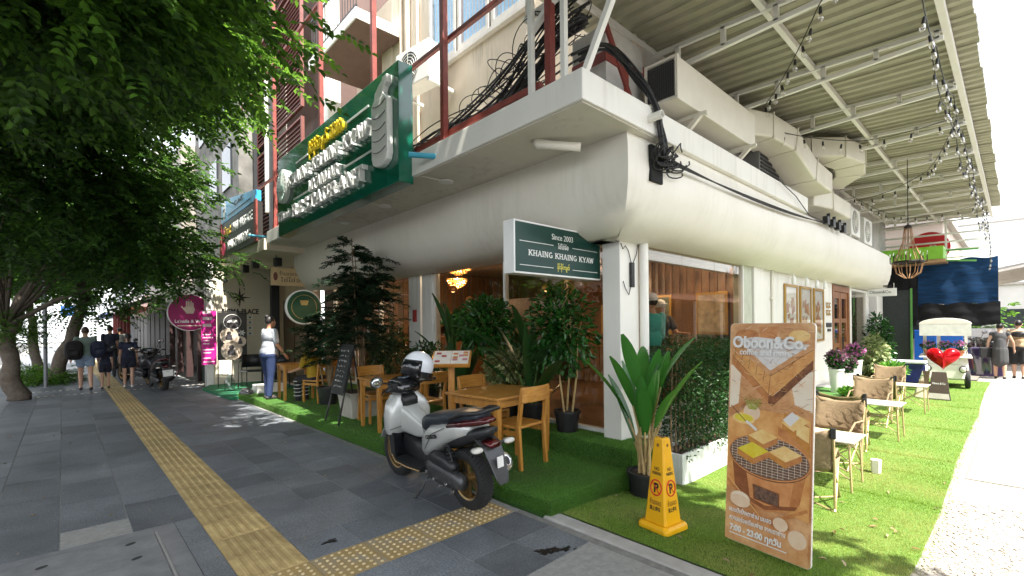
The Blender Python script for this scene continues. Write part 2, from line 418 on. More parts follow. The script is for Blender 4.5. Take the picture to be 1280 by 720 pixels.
cover = (-2.98, -2.22, -.05, 1.95)      # u0,u1,v0,v1 of the inspection cover
def put(me, u, v, name='paving_stone', z=0):
    o = bpy.data.objects.new(name, me); COL.objects.link(o); o.parent = pave; o.location = (u, v, z + NP.uniform(-.0012, .0012)); return o
count = 0
rest = MB()
for i in range(4):
    u = -1.672 + .4 * i + .002
    w_ = .4
    for j in range(-3, 44):
        v = .6 + .4 * j
        if j == -1: continue
        if j < 42 and count < 300: put(t44, u, v); count += 1
        else: rest.box((u + .003, v + .003, -.012), (u + .397, v + .397, 0))
for i in range(6):
    u = -2.084 - .42 * (i + 1)
    for j in range(-2, 24):
        v = .46 + .8 * j + (.4 if i % 2 else 0)
        if i == 5 and v > 9: continue
        if i < 4 and v < 1.9: continue
        if j < 20 and count < 300: put(t48, u, v); count += 1
        else: rest.box((u + .003, v + .003, -.012), (u + .417, v + .797, 0))
MB().box((-2.236, -1.6, -.012), (-2.084, 2.06, 0)).build('paving_stone', m_gran, pave)
for j in range(44, 150):
    for i in range(4): rest.box((-1.67 + .4*i + .003, .6 + .4*j + .003, -.012), (-1.67 + .4*i + .397, .6 + .4*j + .397, 0))
for j in range(24, 76):
    for i in range(6): rest.box((-2.084 - .42*(i+1) + .003, .3 + .8*j + .003, -.012), (-2.084 - .42*i - .003, .3 + .8*j + .797, 0))
tag(rest.build('far_paving_stones', m_gran, pave), kind='stuff')
# the narrow slip of stone between slabs and turf
MB().box((-.066, -1.6, -.012), (-.004, .19, 0)).box((-.066, .61, -.012), (-.004, 14, -.001)).build('edge_strip', mat('edge_stone', (.19, .19, .18), .8, var=.3, scale=12), pave)
# tactile paving
m_tac = mat('tactile_yellow', (.33, .235, .10), .75, col2=(.53, .40, .18), scale=5, bump=.25, bscale=120, rand=.13, contrast=(.35, .65))
rb = MB().box((.003, .003, -.012), (.407, .397, 0))
for q in range(6):
    x = .036 + q * .061
    rb.add([(x, .012, 0), (x + .034, .012, 0), (x + .034, .388, 0), (x, .388, 0), (x + .007, .02, .006), (x + .027, .02, .006), (x + .027, .38, .006), (x + .007, .38, .006)],
           [(4, 5, 6, 7), (0, 1, 5, 4), (1, 2, 6, 5), (2, 3, 7, 6), (3, 0, 4, 7)])
rme = rb.mesh('tactile_paver', m_tac)
for j in range(0, 46): put(rme, -2.082, .6 + .4 * j, 'tactile_paver')
fr = MB()
for j in range(46, 130):
    v = .6 + .4 * j; fr.box((-2.08, v + .003, -.012), (-1.675, v + .397, 0))
    for q in range(6): fr.box((-2.046 + q * .061, v + .01, 0), (-2.02 + q * .061, v + .39, .005))
tag(fr.build('far_tactile_pavers', m_tac, pave), kind='stuff')
m_tac2 = mat('tactile_dots', (.36, .25, .10), .7, col2=(.30, .26, .20), scale=4, bump=.25, bscale=120, rand=.08, contrast=(.45, .62))
m_dot = mat('tactile_dot_worn', (.62, .50, .28), .6, var=.15, scale=30)
db = MB().box((.003, .003, -.012), (.397, .397, 0))
for a in range(7):
    for b_ in range(7):
        db.k = 1; db.lathe([(.013, 0), (.011, .004), (.006, .0055)], 8, T(.038 + a * .054, .038 + b_ * .054, 0))
dme = db.mesh('tactile_paver', [m_tac2, m_dot])
for i in range(5): put(dme, -2.075 + .4 * i, .2, 'tactile_paver')
# second crossing far down the pavement, thin dotted line of studs
sd = MB()
for i in range(30): sd.cbox((-3.6 + i * .13, 13.3, .004), (.06, .05, .008)); sd.cbox((-3.6 + i * .13, 14.6, .004), (.06, .05, .008))
tag(sd.build('pavement_studs', mat('stud_white', (.6, .55, .45), .6), pave), kind='stuff')
# inspection cover
m_cov = mat('cover_concrete', (.13, .135, .145), .8, col2=(.22, .225, .235), scale=3.5, bump=.3, bscale=90)
cv = MB().box((-3.76, -1.6, -.012), (-2.24, 2.06, .002)).build('cover_frame', m_cov, pave)
MB().box((-3.66, -1.5, .002), (-2.385, 1.95, .006)).build('cover_slab', mat('cover_slab', (.14, .147, .157), .8, col2=(.23, .235, .24), scale=5, bump=.3, bscale=90), pave, bev=.003)
MB().box((-2.378, -1.5, .0015), (-2.362, 1.93, .0055)).build('cover_joint', mat('joint_pale', (.26, .26, .25), .9), pave)
for (u, v) in ((-2.54, 1.80), (-2.53, 1.49), (-3.01, 1.79)):
    MB().lathe([(.035, .0062), (.035, .0072), (.02, .0074)], 14, T(u, v, 0, rz=.5) @ Matrix.Diagonal((1, .62, 1, 1))).build('finger_hole', mat('hole_dark', (.02, .02, .02), .8), pave)
# kerb between pavement and the side turf
MB().box((2.86, -4, -.25), (3.02, 2.74, .006)).build('kerb', mat('kerb_concrete', (.30, .295, .28), .85, col2=(.42, .41, .39), scale=6, bump=.4, bscale=60), None, bev=.02)
tag(bpy.data.objects['kerb'], 'worn pale concrete kerb between granite pavement and bright turf', 'kerb', kind='structure')
kb = MB().box((-4.97, -14, -.25), (-4.75, 75, .01)).build('street_kerb', mat('kerb_street', (.33, .32, .3), .85, var=.2, scale=4))
kb.matrix_world = SW; tag(kb, 'pale kerb along the street behind the trees', 'kerb', kind='structure')
# spilt dark stain and leaf litter
stn = MB()
for (u, v, s_) in ((-.42, -.47, .06), (-.36, -.51, .055), (-.29, -.55, .045), (-.46, -.42, .02), (-1.45, .78, .05), (-.24, -.60, .016)):
    pts = []
    for i in range(30):
        a = i * 2 * math.pi / 30; r_ = s_ * (1 + .35 * math.sin(3 * a + u * 40) + .25 * math.sin(7 * a + v * 60)); pts.append((u + r_ * math.cos(a), v + r_ * .55 * math.sin(a)))
    stn.prism(pts, .0010, T(0, 0, .0020 + .0002 * len(stn.f) / 32))
stn.build('stain', mat('stain_black', (.012, .012, .012), .4), pave)
lt = []; 
for i in range(190):
    u = rnd.uniform(-4.6, -.1); v = rnd.uniform(.3, 13) ; lt.append((u, v))
lP = np.array([[u, v, .004] for u, v in lt]); lD = np.stack([NP.normal(size=190), NP.normal(size=190), NP.uniform(0, .2, 190)], 1)
V, F = leafcloud(lP, lD, np.tile([0, 0, 1.0], (190, 1)) + NP.normal(size=(190, 3)) * .2, NP.uniform(.012, .05, 190), NP.uniform(.008, .022, 190))
o = link('leaf_litter', arrmesh('leaf_litter', V, F, leafmat('litter', (.18, .12, .04), (.45, .36, .22), .1)), pave); tag(o, kind='stuff')

# ---- turf
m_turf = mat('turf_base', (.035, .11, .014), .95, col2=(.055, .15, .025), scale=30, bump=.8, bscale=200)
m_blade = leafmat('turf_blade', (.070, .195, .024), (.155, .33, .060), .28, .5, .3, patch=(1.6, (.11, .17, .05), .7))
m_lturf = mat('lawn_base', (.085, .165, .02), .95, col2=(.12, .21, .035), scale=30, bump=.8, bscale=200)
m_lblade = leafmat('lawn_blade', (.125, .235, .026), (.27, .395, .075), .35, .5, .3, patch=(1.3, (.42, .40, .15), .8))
PZ1, PZ2 = .12, .32
pf = lambda y: 2.90 - .028 * (y - 2.78)        # front edge of the turfed step follows the pavement
lawn = MB()
xs = [3.02 + .18 * i for i in range(14)] + [6 + i for i in range(14)]
def lawn_edge(x): return .50 + .012 * math.sin(x * .9) + .006 * math.sin(x * 4.1) + .012 * (x - 3) / 5
lawn.loft([[(x, 3.0, lane_z(x) + .006), (x, lawn_edge(x), lane_z(x) + .006)] for x in xs], cap=False, closed=False)
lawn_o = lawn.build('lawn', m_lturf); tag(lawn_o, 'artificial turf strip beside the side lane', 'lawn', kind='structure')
stp = MB()
stp.prism([(pf(2.68), 2.68), (4.12, 2.68), (4.12, 12.1), (pf(12.1), 12.1)], PZ1 + .25, T(0, 0, -.25))
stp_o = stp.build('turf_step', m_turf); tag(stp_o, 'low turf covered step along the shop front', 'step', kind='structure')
stq = MB().box((4.12, 2.68, -.25), (4.75, 12.1, PZ2)); stq_o = stq.build('upper_turf_step', m_turf); tag(stq_o, 'upper turf covered step at the foot of the shop windows', 'step', kind='structure')
def blades(n, fx, nrm=(0, 0, 1), h=(.012, .024)):
    """n grass blades whose roots come from fx(rand array n x 2) -> n x 3"""
    P_ = fx(NP.random((n, 2))); nv = np.array(nrm, float)
    d = nv + NP.normal(size=(n, 3)) * .45; d = _nrm(d); hh = NP.uniform(*h, (n, 1))
    s_ = _nrm(np.cross(d, NP.normal(size=(n, 3)))) * .0022
    V = np.stack([P_ - s_, P_ + s_, P_ + d * hh], 1).reshape(-1, 3)
    return V, np.arange(3 * n).reshape(-1, 3)
def merge(lst):
    Vs, Fs, o = [], [], 0
    for V, F in lst: Vs.append(V); Fs.append(F + o); o += len(V)
    return np.concatenate(Vs), np.concatenate(Fs)
lz = np.vectorize(lane_z); le = np.vectorize(lawn_edge)
def f_near(r): x = 3.03 + r[:, 0] ** 1.2 * 4.0; y0 = le(x); y = y0 + r[:, 1] * (2.66 - y0); return np.stack([x, y, lz(x) + .004], 1)
def f_far(r): x = 7.0 + r[:, 0] ** 1.4 * 11.8; y0 = le(x); y = y0 + r[:, 1] * (2.9 - y0); return np.stack([x, y, lz(x) + .004], 1)
def f_edge(r): x = 3.9 + r[:, 0] * 9; y = le(x) - r[:, 1] ** 2 * .07; return np.stack([x, y, lz(x) + .002], 1)
def f_seam(r): k_ = (r[:, 0] * 4).astype(int); x = np.array([5.9, 7.9, 10.2, 13.0])[k_] + NP.normal(size=len(r)) * .012; y0 = le(x); return np.stack([x, y0 + r[:, 1] * (2.6 - y0), lz(x) + .004], 1)
V, F = merge([blades(5000, f_seam, h=(.03, .045)), blades(150000, f_near), blades(90000, f_far, h=(.02, .035)), blades(2500, f_edge)])
dl = 46; dP = f_near(NP.random((dl, 2))); dP[:, 2] += .022; V2, F2 = leafcloud(dP, NP.normal(size=(dl, 3)) * [1, 1, .1], np.tile([0, 0, 1.0], (dl, 1)) + NP.normal(size=(dl, 3)) * .3, NP.uniform(.03, .07, dl), NP.uniform(.015, .03, dl)); tag(link('fallen_leaves', arrmesh('fallen_leaves', V2, F2, leafmat('litter', (.18, .12, .04), (.45, .36, .22), .1)), lawn_o), kind='stuff')
tag(link('lawn_blades', arrmesh('lawn_blades', V, F, m_lblade), lawn_o), kind='stuff')
def f_p1(r): y = 2.69 + r[:, 1] ** 1.6 * 9.4; x = 2.90 - .028 * (y - 2.78) + r[:, 0] * (4.12 - 2.9 + .028 * (y - 2.78)); return np.stack([x, y, np.full_like(x, PZ1 - .002)], 1)
def f_s1(r): x = 2.9 + r[:, 0] * 1.22; return np.stack([x, np.full_like(x, 2.682), -.14 + r[:, 1] * (PZ1 + .14)], 1)
def f_s2(r): y = 2.69 + r[:, 1] ** 1.4 * 9.4; return np.stack([2.902 - .028 * (y - 2.78), y, r[:, 0] * PZ1], 1)
V, F = merge([blades(120000, f_p1), blades(22000, f_s1, (0, -1, .25)), blades(30000, f_s2, (-1, 0, .25))])
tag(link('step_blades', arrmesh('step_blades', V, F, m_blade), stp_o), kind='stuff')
def f_q1(r): return np.stack([4.12 + r[:, 0] * .46, 2.69 + r[:, 1] ** 1.5 * 7, np.full(len(r), PZ2 - .002)], 1)
def f_q2(r): return np.stack([np.full(len(r), 4.121), 2.69 + r[:, 1] ** 1.4 * 8, PZ1 + r[:, 0] * .2], 1)
def f_q3(r): return np.stack([4.12 + r[:, 0] * .60, np.full(len(r), 2.682), -.14 + r[:, 1] * (PZ2 + .14)], 1)
V, F = merge([blades(40000, f_q1), blades(30000, f_q2, (-1, 0, .25)), blades(16000, f_q3, (0, -1, .25))])
tag(link('upper_step_blades', arrmesh('upper_step_blades', V, F, m_blade), stq_o), kind='stuff')
# bright green carpet and little concrete step at the far entrance
cp = MB().prism([(2.33, 14.4), (2.47, 12.0), (4.2, 12.15), (4.2, 15.1), (2.6, 15.1)], .06)
cpo = cp.build('entrance_carpet', mat('carpet_green', (.02, .16, .07), .9, var=.2, scale=40, bump=.5, bscale=200)); tag(cpo, 'bright green carpet in front of the far white entrance', 'carpet', kind='structure')
# ================================================================ THE RESTAURANT BUILDING (corner of pavement and lane)
m_white = mat('white_paint', (.80, .785, .73), .55, var=.04, scale=1.2, bump=.06, bscale=14, streak=.28)
m_cream = mat('cream_paint', (.76, .73, .64), .5, col2=(.82, .79, .71), scale=1.6, bump=.08, bscale=9, streak=.13)
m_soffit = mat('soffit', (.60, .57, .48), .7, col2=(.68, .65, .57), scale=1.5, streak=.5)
m_wallup = mat('upper_wall', (.60, .50, .38), .8, col2=(.72, .62, .50), scale=1.2, bump=.15, bscale=40, streak=.6)
m_grey = mat('weathered_wall', (.32, .32, .31), .85, col2=(.62, .60, .57), scale=1.7, bump=.25, bscale=30)
m_red = mat('red_oxide', (.17, .028, .022), .55, col2=(.27, .055, .04), scale=8)
m_alu = mat('white_aluminium', (.78, .77, .73), .35, var=.03)
m_black = mat('black_metal', (.015, .015, .016), .45, var=.2)
m_dark = mat('dark_interior', (.05, .032, .022), .7, var=.2)
m_glass = glassmat('shop_glass', (.86, .83, .78), .9)
m_fglass = glassmat('front_glass', (.86, .83, .78), 1.0)
m_glass2 = glassmat('room_glass', (.35, .42, .46), 1.3)
FX, SY = 4.6, 3.0             # shop front plane (x) and lane-side plane (y)
B = thing('restaurant_building', 'cream corner restaurant building with curved white bulkhead and wide canopy slab', 'building', (FX, SY, 0))
def bp(mb, name, m, bev=0, smooth=False, autos=None, par=None):
    """part of the building, given in world coordinates"""
    for i, v in enumerate(mb.v): mb.v[i] = (v[0] - FX, v[1] - SY, v[2])
    return mb.build(name, m, par or B, bev=bev, smooth=smooth, autos=autos)
# bulkhead: rounded-bottom box sweeping round the corner
prof = [(.02, 3.47), (0, 3.36), (-.015, 3.15), (0, 2.98), (.05, 2.84), (.13, 2.72), (.25, 2.62), (.40, 2.56), (.60, 2.54), (.80, 2.54), (.80, 3.47)]
plan = [(4.6, 12.42), (4.35, 12.40), (4.1, 12.33), (3.93, 12.18), (3.85, 11.95), (3.83, 11.6)]
plan += [(3.83, y) for y in (9, 6, 4, 3.0)] + [(3.83, 2.50)] + [(x, 2.50 - .06 * min(1, (x - 3.83) / 1.2)) for x in (4.2, 5, 7, 10, 14, 16.6)]
plan += [(17.2, 2.46), (17.6, 2.53), (17.85, 2.70), (17.92, 2.95)]
def sweep(plan, prof):
    rings = []; N = len(plan)
    for i, p in enumerate(plan):
        a = Vector(plan[max(i - 1, 0)]); b = Vector(plan[min(i + 1, N - 1)]); p = Vector(p)
        d1 = (p - a).normalized() if i else (b - p).normalized(); d2 = (b - p).normalized() if i < N - 1 else d1
        n1 = Vector((-d1.y, d1.x)); n2 = Vector((-d2.y, d2.x)); n = (n1 + n2); n.normalize(); s_ = 1 / max(.5, n.dot(n1))
        k_ = min(1, max(.08, min(i, N - 1 - i) / 4))
        rings.append([(p.x + n.x * o * s_ * k_, p.y + n.y * o * s_ * k_, z) for o, z in prof])
    return rings
mb = MB(); mb.loft(sweep(plan, prof), closed=True); mb.f = [tuple(reversed(f)) for f in mb.f]
bp(mb, 'bulkhead', m_cream, smooth=True, autos=55)
# canopy slab: along the front and wrapping the corner
mb = MB().prism([(3.03, 2.40), (9.1, 2.40), (9.1, 3.1), (4.7, 3.1), (4.7, 11.2), (3.03, 11.2)], .26, T(0, 0, 3.472))
bp(mb, 'canopy_slab', m_white, bev=.01)
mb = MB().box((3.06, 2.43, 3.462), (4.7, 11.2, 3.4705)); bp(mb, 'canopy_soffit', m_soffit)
mb = MB().box((2.99, 11.25, 3.34), (4.7, 15.55, 3.60)); bp(mb, 'old_canopy_slab', mat('old_canopy', (.62, .55, .42), .75, col2=(.70, .63, .50), scale=2), bev=.01)
mb = MB().box((3.0, 15.0, .0), (3.2, 15.4, .1)); 
# pillar at the corner with drain pipe
mb = MB().box((4.42, 3.0, .28), (4.80, 3.24, 2.6)); bp(mb, 'corner_pillar', m_white, bev=.008)
mb = MB().tube([(4.83, 2.95, z) for z in (.12, .5, 1.2, 2.0, 2.6)], .052, 12).tube([(4.83, 2.95, .20), (4.83, 2.95, .12), (4.80, 2.90, .06), (4.76, 2.84, .04)], .058, 12)
bp(mb, 'drain_pipe', m_white, smooth=True, autos=60)
mb = MB().tube([(3.36, 3.26, 3.47), (3.37, 3.22, 3.42), (3.42, 3.12, 3.395), (3.60, 2.88, 3.35)], [.05, .052, .043, .043], 12)
bp(mb, 'soffit_drain', m_cream, smooth=True)
mb = MB().tube([(3.28, 2.46, 3.62), (3.31, 2.28, 3.60)], .04, 12); 
mb = MB().lathe([(.04, -.12), (.04, .1), (.032, .1), (.032, -.1)], 14, frame((4.05, 2.36, 3.60), (1, 0, 0), (0, 0, 1)), cap=False)
bp(mb, 'overflow_spout', m_white)
# canopy edge fittings: downlight discs under the slab
for y in (4.9, 6.5, 8.0):
    mb = MB().lathe([(.09, 3.455), (.09, 3.44), (.07, 3.432)], 20, T(3.42, y, 0)); mb.tube([(3.1, y + .05, 3.46), (3.42, y, 3.45)], .008, 6)
    bp(mb, 'downlight', m_alu)
# shop front glazing, facing the street
def window(y0, y1, z0, z1, n, x=FX, name='shop_window'):
    fr = MB()
    fr.box((x - .03, y0, z0), (x + .05, y1, z0 + .05)).box((x - .03, y0, z1 - .05), (x + .05, y1, z1))
    for i in range(n + 1):
        y = y0 + (y1 - y0) * i / n; fr.box((x - .029, y - .02, z0 + .05), (x + .049, y + .02, z1 - .05))
    w_ = bp(fr, name, m_alu, bev=.003)
    for i in range(n):
        a = y0 + (y1 - y0) * i / n + .02; b = y0 + (y1 - y0) * (i + 1) / n - .02
        bp(MB().box((x + .002, a, z0 + .05), (x + .010, b, z1 - .05)), 'pane', m_fglass, par=w_)
def window_y(x0, x1, z0, z1, n, y=SY, name='shop_window', fm=None, fw=.02):
    fr = MB()
    fr.box((x0, y - .03, z0), (x1, y + .05, z0 + .05)).box((x0, y - .03, z1 - .05), (x1, y + .05, z1))
    for i in (0, n):
        x = x0 + (x1 - x0) * i / n; fr.box((x - fw, y - .029, z0 + .05), (x + fw, y + .049, z1 - .05))
    w_ = bp(fr, name, fm or m_alu, bev=.003)
    for i in range(n):
        a = x0 + (x1 - x0) * i / n + .004; b = x0 + (x1 - x0) * (i + 1) / n - .004
        bp(MB().box((a, y + .002, z0 + .05), (b, y + .010, z1 - .05)), 'pane', m_glass, par=w_)
window(3.26, 6.96, PZ2, 3.2, 2)
window(7.78, 11.4, PZ2, 3.2, 3)
bp(MB().box((FX - .06, 6.98, .25), (FX + .12, 7.30, 2.56)), 'front_column', m_white, bev=.006)
bp(MB().box((FX - .06, 7.36, .25), (FX + .12, 7.76, 3.4)), 'front_column', m_white, bev=.006)
bp(MB().box((FX - .04, 11.4, .05), (FX + .12, 11.95, 2.56)), 'front_column', mat('brown_panel', (.12, .07, .04), .5, scale=5), bev=.006)
# lane side: glazing, posts, white wall, doorway
window_y(4.88, 7.80, .55, 3.2, 3)
bp(MB().box((4.88, SY, -.2), (7.80, SY + .1, .55)), 'low_wall', m_white)
bp(MB().box((7.82, SY - .03, -.2), (8.14, SY + .14, 2.56)), 'green_grey_post', mat('post_sage', (.50, .53, .42), .5), bev=.006)
bp(MB().box((8.17, SY - .06, -.2), (8.62, SY + .14, 2.56)), 'side_post', m_white, bev=.006)
bp(MB().box((8.655, SY - .02, -.2), (13.1, SY + .2, 2.60)), 'side_wall', m_white)
bp(MB().tube([(8.64, SY - .03, -.1), (8.64, SY - .03, 2.56)], .016, 8), 'black_cable', m_black)
bp(MB().tube([(9.05, SY - .045, -.1), (9.05, SY - .045, 2.3), (9.05, SY - .05, 2.55)], .022, 8).cbox((9.05, SY - .05, 2.05), (.14, .04, .04)), 'wall_conduit', m_cream, smooth=True, autos=50)
for x0_, x1_, h_ in ((14.75, 14.95, 2.56), (16.75, 17.1, 2.56), (18.3, 19.2, 3.4)): bp(MB().box((x0_, SY - .03, -.2), (x1_, SY + .2, h_)), 'doorway_post', m_white, bev=.006)
window_y(14.97, 16.73, .35, 2.5, 2, name='cafe_window')
bp(MB().box((14.97, SY, -.2), (16.73, SY + .12, .35)), 'window_base', m_white)
bp(MB().box((17.1, SY + .3, -.2), (18.3, SY + .4, 2.56)), 'recess_panel', m_dark)
# timber folding door
m_door = woodmat('door_wood', (.20, .075, .025), (.34, .14, .05), 3, .4, .3, 2)
D_ = MB().box((13.12, SY - .04, -.12), (13.22, SY + .12, 2.5)).box((14.62, SY - .04, -.12), (14.74, SY + .12, 2.5)).box((13.22, SY - .04, 2.36), (14.62, SY + .12, 2.5))
D_o = bp(D_, 'cafe_door', m_door, bev=.006)
for x0 in (13.24, 13.94):
    mb = MB()
    for a, b in ((0, .1), (.56, .66)): mb.box((x0 + a, SY - .01, -.1), (x0 + b, SY + .04, 2.35))
    for z0, z1 in ((-.1, .35), (1.0, 1.1), (1.6, 1.7), (2.2, 2.35)): mb.box((x0 + .1, SY - .008, z0), (x0 + .56, SY + .038, z1))
    bp(mb, 'door_leaf', m_door, bev=.004, par=D_o); bp(MB().box((x0 + .1, SY + .01, .35), (x0 + .56, SY + .016, 2.2)), 'door_pane', m_glass, par=D_o)
bp(MB().tube([(13.92, SY - .05, .9), (13.92, SY - .05, 1.25)], .012, 8).tube([(13.98, SY - .05, .9), (13.98, SY - .05, 1.25)], .012, 8), 'door_handle', m_black, par=D_o)
# room inside
m_floor = woodmat('room_floor', (.10, .055, .03), (.17, .10, .055), 1.5, .35, .2, 1)
m_room = mat('room_wall', (.15, .095, .058), .6, col2=(.09, .055, .034), scale=1.4)
bp(MB().box((4.75, 3.2, .1), (11.9, 12.2, .30)), 'room_floor', m_floor)
bp(MB().box((4.66, 3.06, 3.26), (12.0, 12.3, 3.36)), 'room_ceiling', mat('room_ceiling', (.30, .22, .15), .7))
bp(MB().box((11.9, 3.2, .3), (12.05, 12.3, 3.26)), 'room_wall', m_room)
bp(MB().box((4.75, 12.05, .3), (11.9, 12.25, 3.26)), 'room_end_wall', m_room)
bp(MB().box((8.7, 3.25, .3), (8.8, 7.2, 3.26)), 'partition', mat('partition', (.20, .125, .07), .6, col2=(.12, .075, .045), scale=1.6))
for i in range(26): bp(MB().box((8.67, 3.32 + i * .15, .3), (8.70, 3.38 + i * .15, 3.2)), 'wall_slat', woodmat('panel_wood', (.13, .06, .025), (.2, .1, .045), 2))
for i in range(22): bp(MB().box((5.0 + i * .31, 12.02, .3), (5.14 + i * .31, 12.05, 3.2)), 'wall_slat', woodmat('panel_wood', (.13, .06, .025), (.2, .1, .045), 2))
bp(MB().box((7.3, 6.2, 2.05), (8.66, 6.3, 2.95)), 'pelmet', woodmat('panel_wood', (.13, .06, .025), (.2, .1, .045), 2)); bp(MB().box((8.2, 7.3, .3), (8.5, 9.0, 2.3)), 'cupboard', m_dark)
for y in (3.9, 5.0, 6.1): bp(MB().box((8.66, y, 1.1), (8.70, y + .8, 2.2)), 'wall_panel', woodmat('panel_wood', (.13, .06, .025), (.2, .1, .045), 2))
bp(MB().box((6.4, 9.2, .3), (11, 9.9, 1.35)), 'bar_counter', m_door)
bp(MB().box((7.0, 11.6, 1.2), (11, 12.05, 1.24)).box((7.0, 11.6, 1.6), (11, 12.05, 1.64)).box((7.0, 11.6, 2.0), (11, 12.05, 2.04)), 'shelf', m_door)
# far entrance wall with name, door recess
m_ew = mat('entrance_wall', (.66, .60, .46), .7, col2=(.74, .68, .54), scale=2)
bp(MB().box((2.70, 15.2, .0), (4.42, 15.4, 3.34)), 'entrance_wall', m_ew)
bp(MB().box((2.55, 15.12, .0), (2.72, 15.42, 3.60)), 'entrance_pilaster', m_white, bev=.006)
bp(MB().box((4.42, 12.3, .0), (4.6, 15.4, 3.34)), 'entrance_return', mat('return_beige', (.5, .4, .27), .7))
bp(MB().box((4.38, 12.7, .06), (4.42, 13.6, 2.4)).box((4.38, 13.7, .06), (4.42, 14.6, 2.4)), 'entrance_door', mat('door_bronze', (.10, .065, .035), .35, .4))
for i, (s_, z) in enumerate(((.42, 1.93), (.42, 1.78), (.42, 1.62), (.42, 1.46))):
    bp(MB().box((3.0, 15.185, z - .055), (3.72, 15.199, z + .055)), 'directory_plate', m_alu, bev=.004)
    bp(MB().box((3.06, 15.1835, z - .03), (3.14, 15.186, z + .03)).box((3.22, 15.1835, z - .012), (3.52, 15.186, z + .012)).lathe([(.03, 0), (.03, .002)], 12, frame((3.64, 15.1835, z), (1, 0, 0), (0, 0, 1))), 'directory_print', mat('print_teal', (.05, .16, .18), .5))
m_ink = mat('ink_black', (.012, .012, .013), .45, var=0)
text('name_letters', 'SIGMA PLACE', .20, frame((3.40 - FX, 15.19 - SY, 2.09), (1, 0, 0), (0, 0, 1)), m_ink, B, .012, bold=.006, width=.95)
star = MB()
for i in range(8):
    a = i * math.pi / 4; r_ = .30 if i % 2 == 0 else .2
    pts = [(math.cos(a) * r_, math.sin(a) * r_), (math.cos(a + .5) * .06, math.sin(a + .5) * .06), (0, 0), (math.cos(a - .5) * .06, math.sin(a - .5) * .06)]
    star.prism(pts, .02 + .002 * (i % 2), frame((3.38 - FX, 15.196 - SY, 2.50), (1, 0, 0), (0, 0, 1)))
star.build('star_emblem', mat('star_bronze', (.03, .02, .018), .4, .5), B)
for x, y in ((3.3, 13.2), (3.6, 12.4), (3.35, 14.4)):
    bp(MB().cbox((x, y, 3.24), (.16, .16, .2)), 'canopy_spotlight', m_black, bev=.01)
bp(MB().tube([(3.0, 15.16, 2.95), (3.0, 15.0, 2.95)], .05, 12).cbox((3.0, 15.15, 2.98), (.06, .1, .06)), 'security_camera', m_black)
# upper storeys
bp(MB().box((4.7, 3.0, 3.6), (4.95, 8.6, 9.6)), 'upper_wall', m_wallup)
bp(MB().box((4.95, 3.0, 3.6), (20, 3.2, 5.6)), 'upper_side_wall', m_grey)
bp(MB().box((4.00, 2.86, 3.733), (4.70, 3.3, 4.72)), 'weathered_upstand', m_grey)
bp(MB().box((3.985, 2.845, 4.34), (4.715, 2.862, 4.44)).box((3.985, 2.862, 4.34), (4.0, 3.3, 4.44)).box((4.32, 2.848, 3.733), (4.40, 2.8605, 4.34)), 'upstand_paint', m_red)
bp(MB().box((5.6, 2.985, 3.6), (5.75, 3.0, 5.0)).box((4.9, 2.983, 4.55), (6.3, 3.0, 4.66)), 'paint_stripe', m_red)
m_cur = mat('blue_curtain', (.25, .48, .66), .8, col2=(.42, .68, .82), scale=26)
m_fr = mat('window_frame_grey', (.55, .52, .47), .5)
for i, (y0, y1) in enumerate(((4.62, 5.42), (5.48, 6.28), (6.34, 7.14))):
    f = MB().box((4.64, y0, 6.18), (4.72, y1, 6.26)).box((4.64, y0, 8.2), (4.72, y1, 8.3)).box((4.64, y0, 6.26), (4.72, y0 + .07, 8.2)).box((4.64, y1 - .07, 6.26), (4.72, y1, 8.2))
    f = bp(f, 'upper_window', m_fr, bev=.004)
    c_ = MB(); n = 26
    c_.loft([[(4.695 - .012 * math.sin(j * 1.9), y0 + .07 + (y1 - y0 - .14) * j / n, z) for j in range(n + 1)] for z in (6.26, 8.2)], cap=False, closed=False)
    bp(c_, 'curtain', m_cur, par=f, smooth=True); bp(MB().box((4.655, y0 + .07, 6.26), (4.66, y1 - .07, 8.2)), 'pane', glassmat('clear_pane', (.95, .97, 1), .8), par=f)
bp(MB().box((4.62, 4.55, 6.10), (4.8, 7.22, 6.17)), 'window_ledge', m_fr)
# recessed balcony bay
bp(MB().box((4.70, 8.6, 3.6), (4.95, 12.2, 3.9)).box((5.6, 8.6, 3.7), (5.75, 12.2, 9.6)), 'bay_wall', mat('bay_wall', (.42, .36, .28), .8, scale=2))
bp(MB().box((3.75, 8.2, 7.30), (5.6, 10.6, 7.50)), 'balcony_slab', m_white)
bp(MB().box((3.78, 8.22, 7.285), (5.6, 10.58, 7.298)), 'balcony_soffit', mat('soffit_brown', (.16, .10, .075), .8))
bp(MB().box((4.66, 8.55, 3.6), (5.0, 8.95, 7.28)), 'bay_column', m_wallup)
bp(MB().box((4.3, 10.9, 3.6), (4.6, 11.3, 9.5)), 'bay_column', m_cream)
mb = MB()
for z in (7.58, 8.35): mb.bar((3.80, 8.25, z), (3.80, 10.55, z), .03)
for i in range(19): mb.bar((3.80, 8.27 + i * .124, 7.5), (3.80, 8.27 + i * .124, 8.35), .014)
bp(mb, 'balcony_railing', m_black)
mb = MB().box((5.54, 8.95, 3.9), (5.6, 11.6, 4.0)).box((5.54, 8.95, 6.3), (5.6, 11.6, 6.42))
for y in (8.97, 9.8, 10.6, 11.5): mb.box((5.53, y, 4.0), (5.61, y + .07, 6.3))
bp(mb, 'bay_window', mat('frame_dark', (.08, .075, .065), .5)); bp(MB().box((5.57, 9.0, 4.0), (5.575, 11.55, 6.3)), 'bay_pane', glassmat('dark_glass', (.12, .12, .12), 1.2))
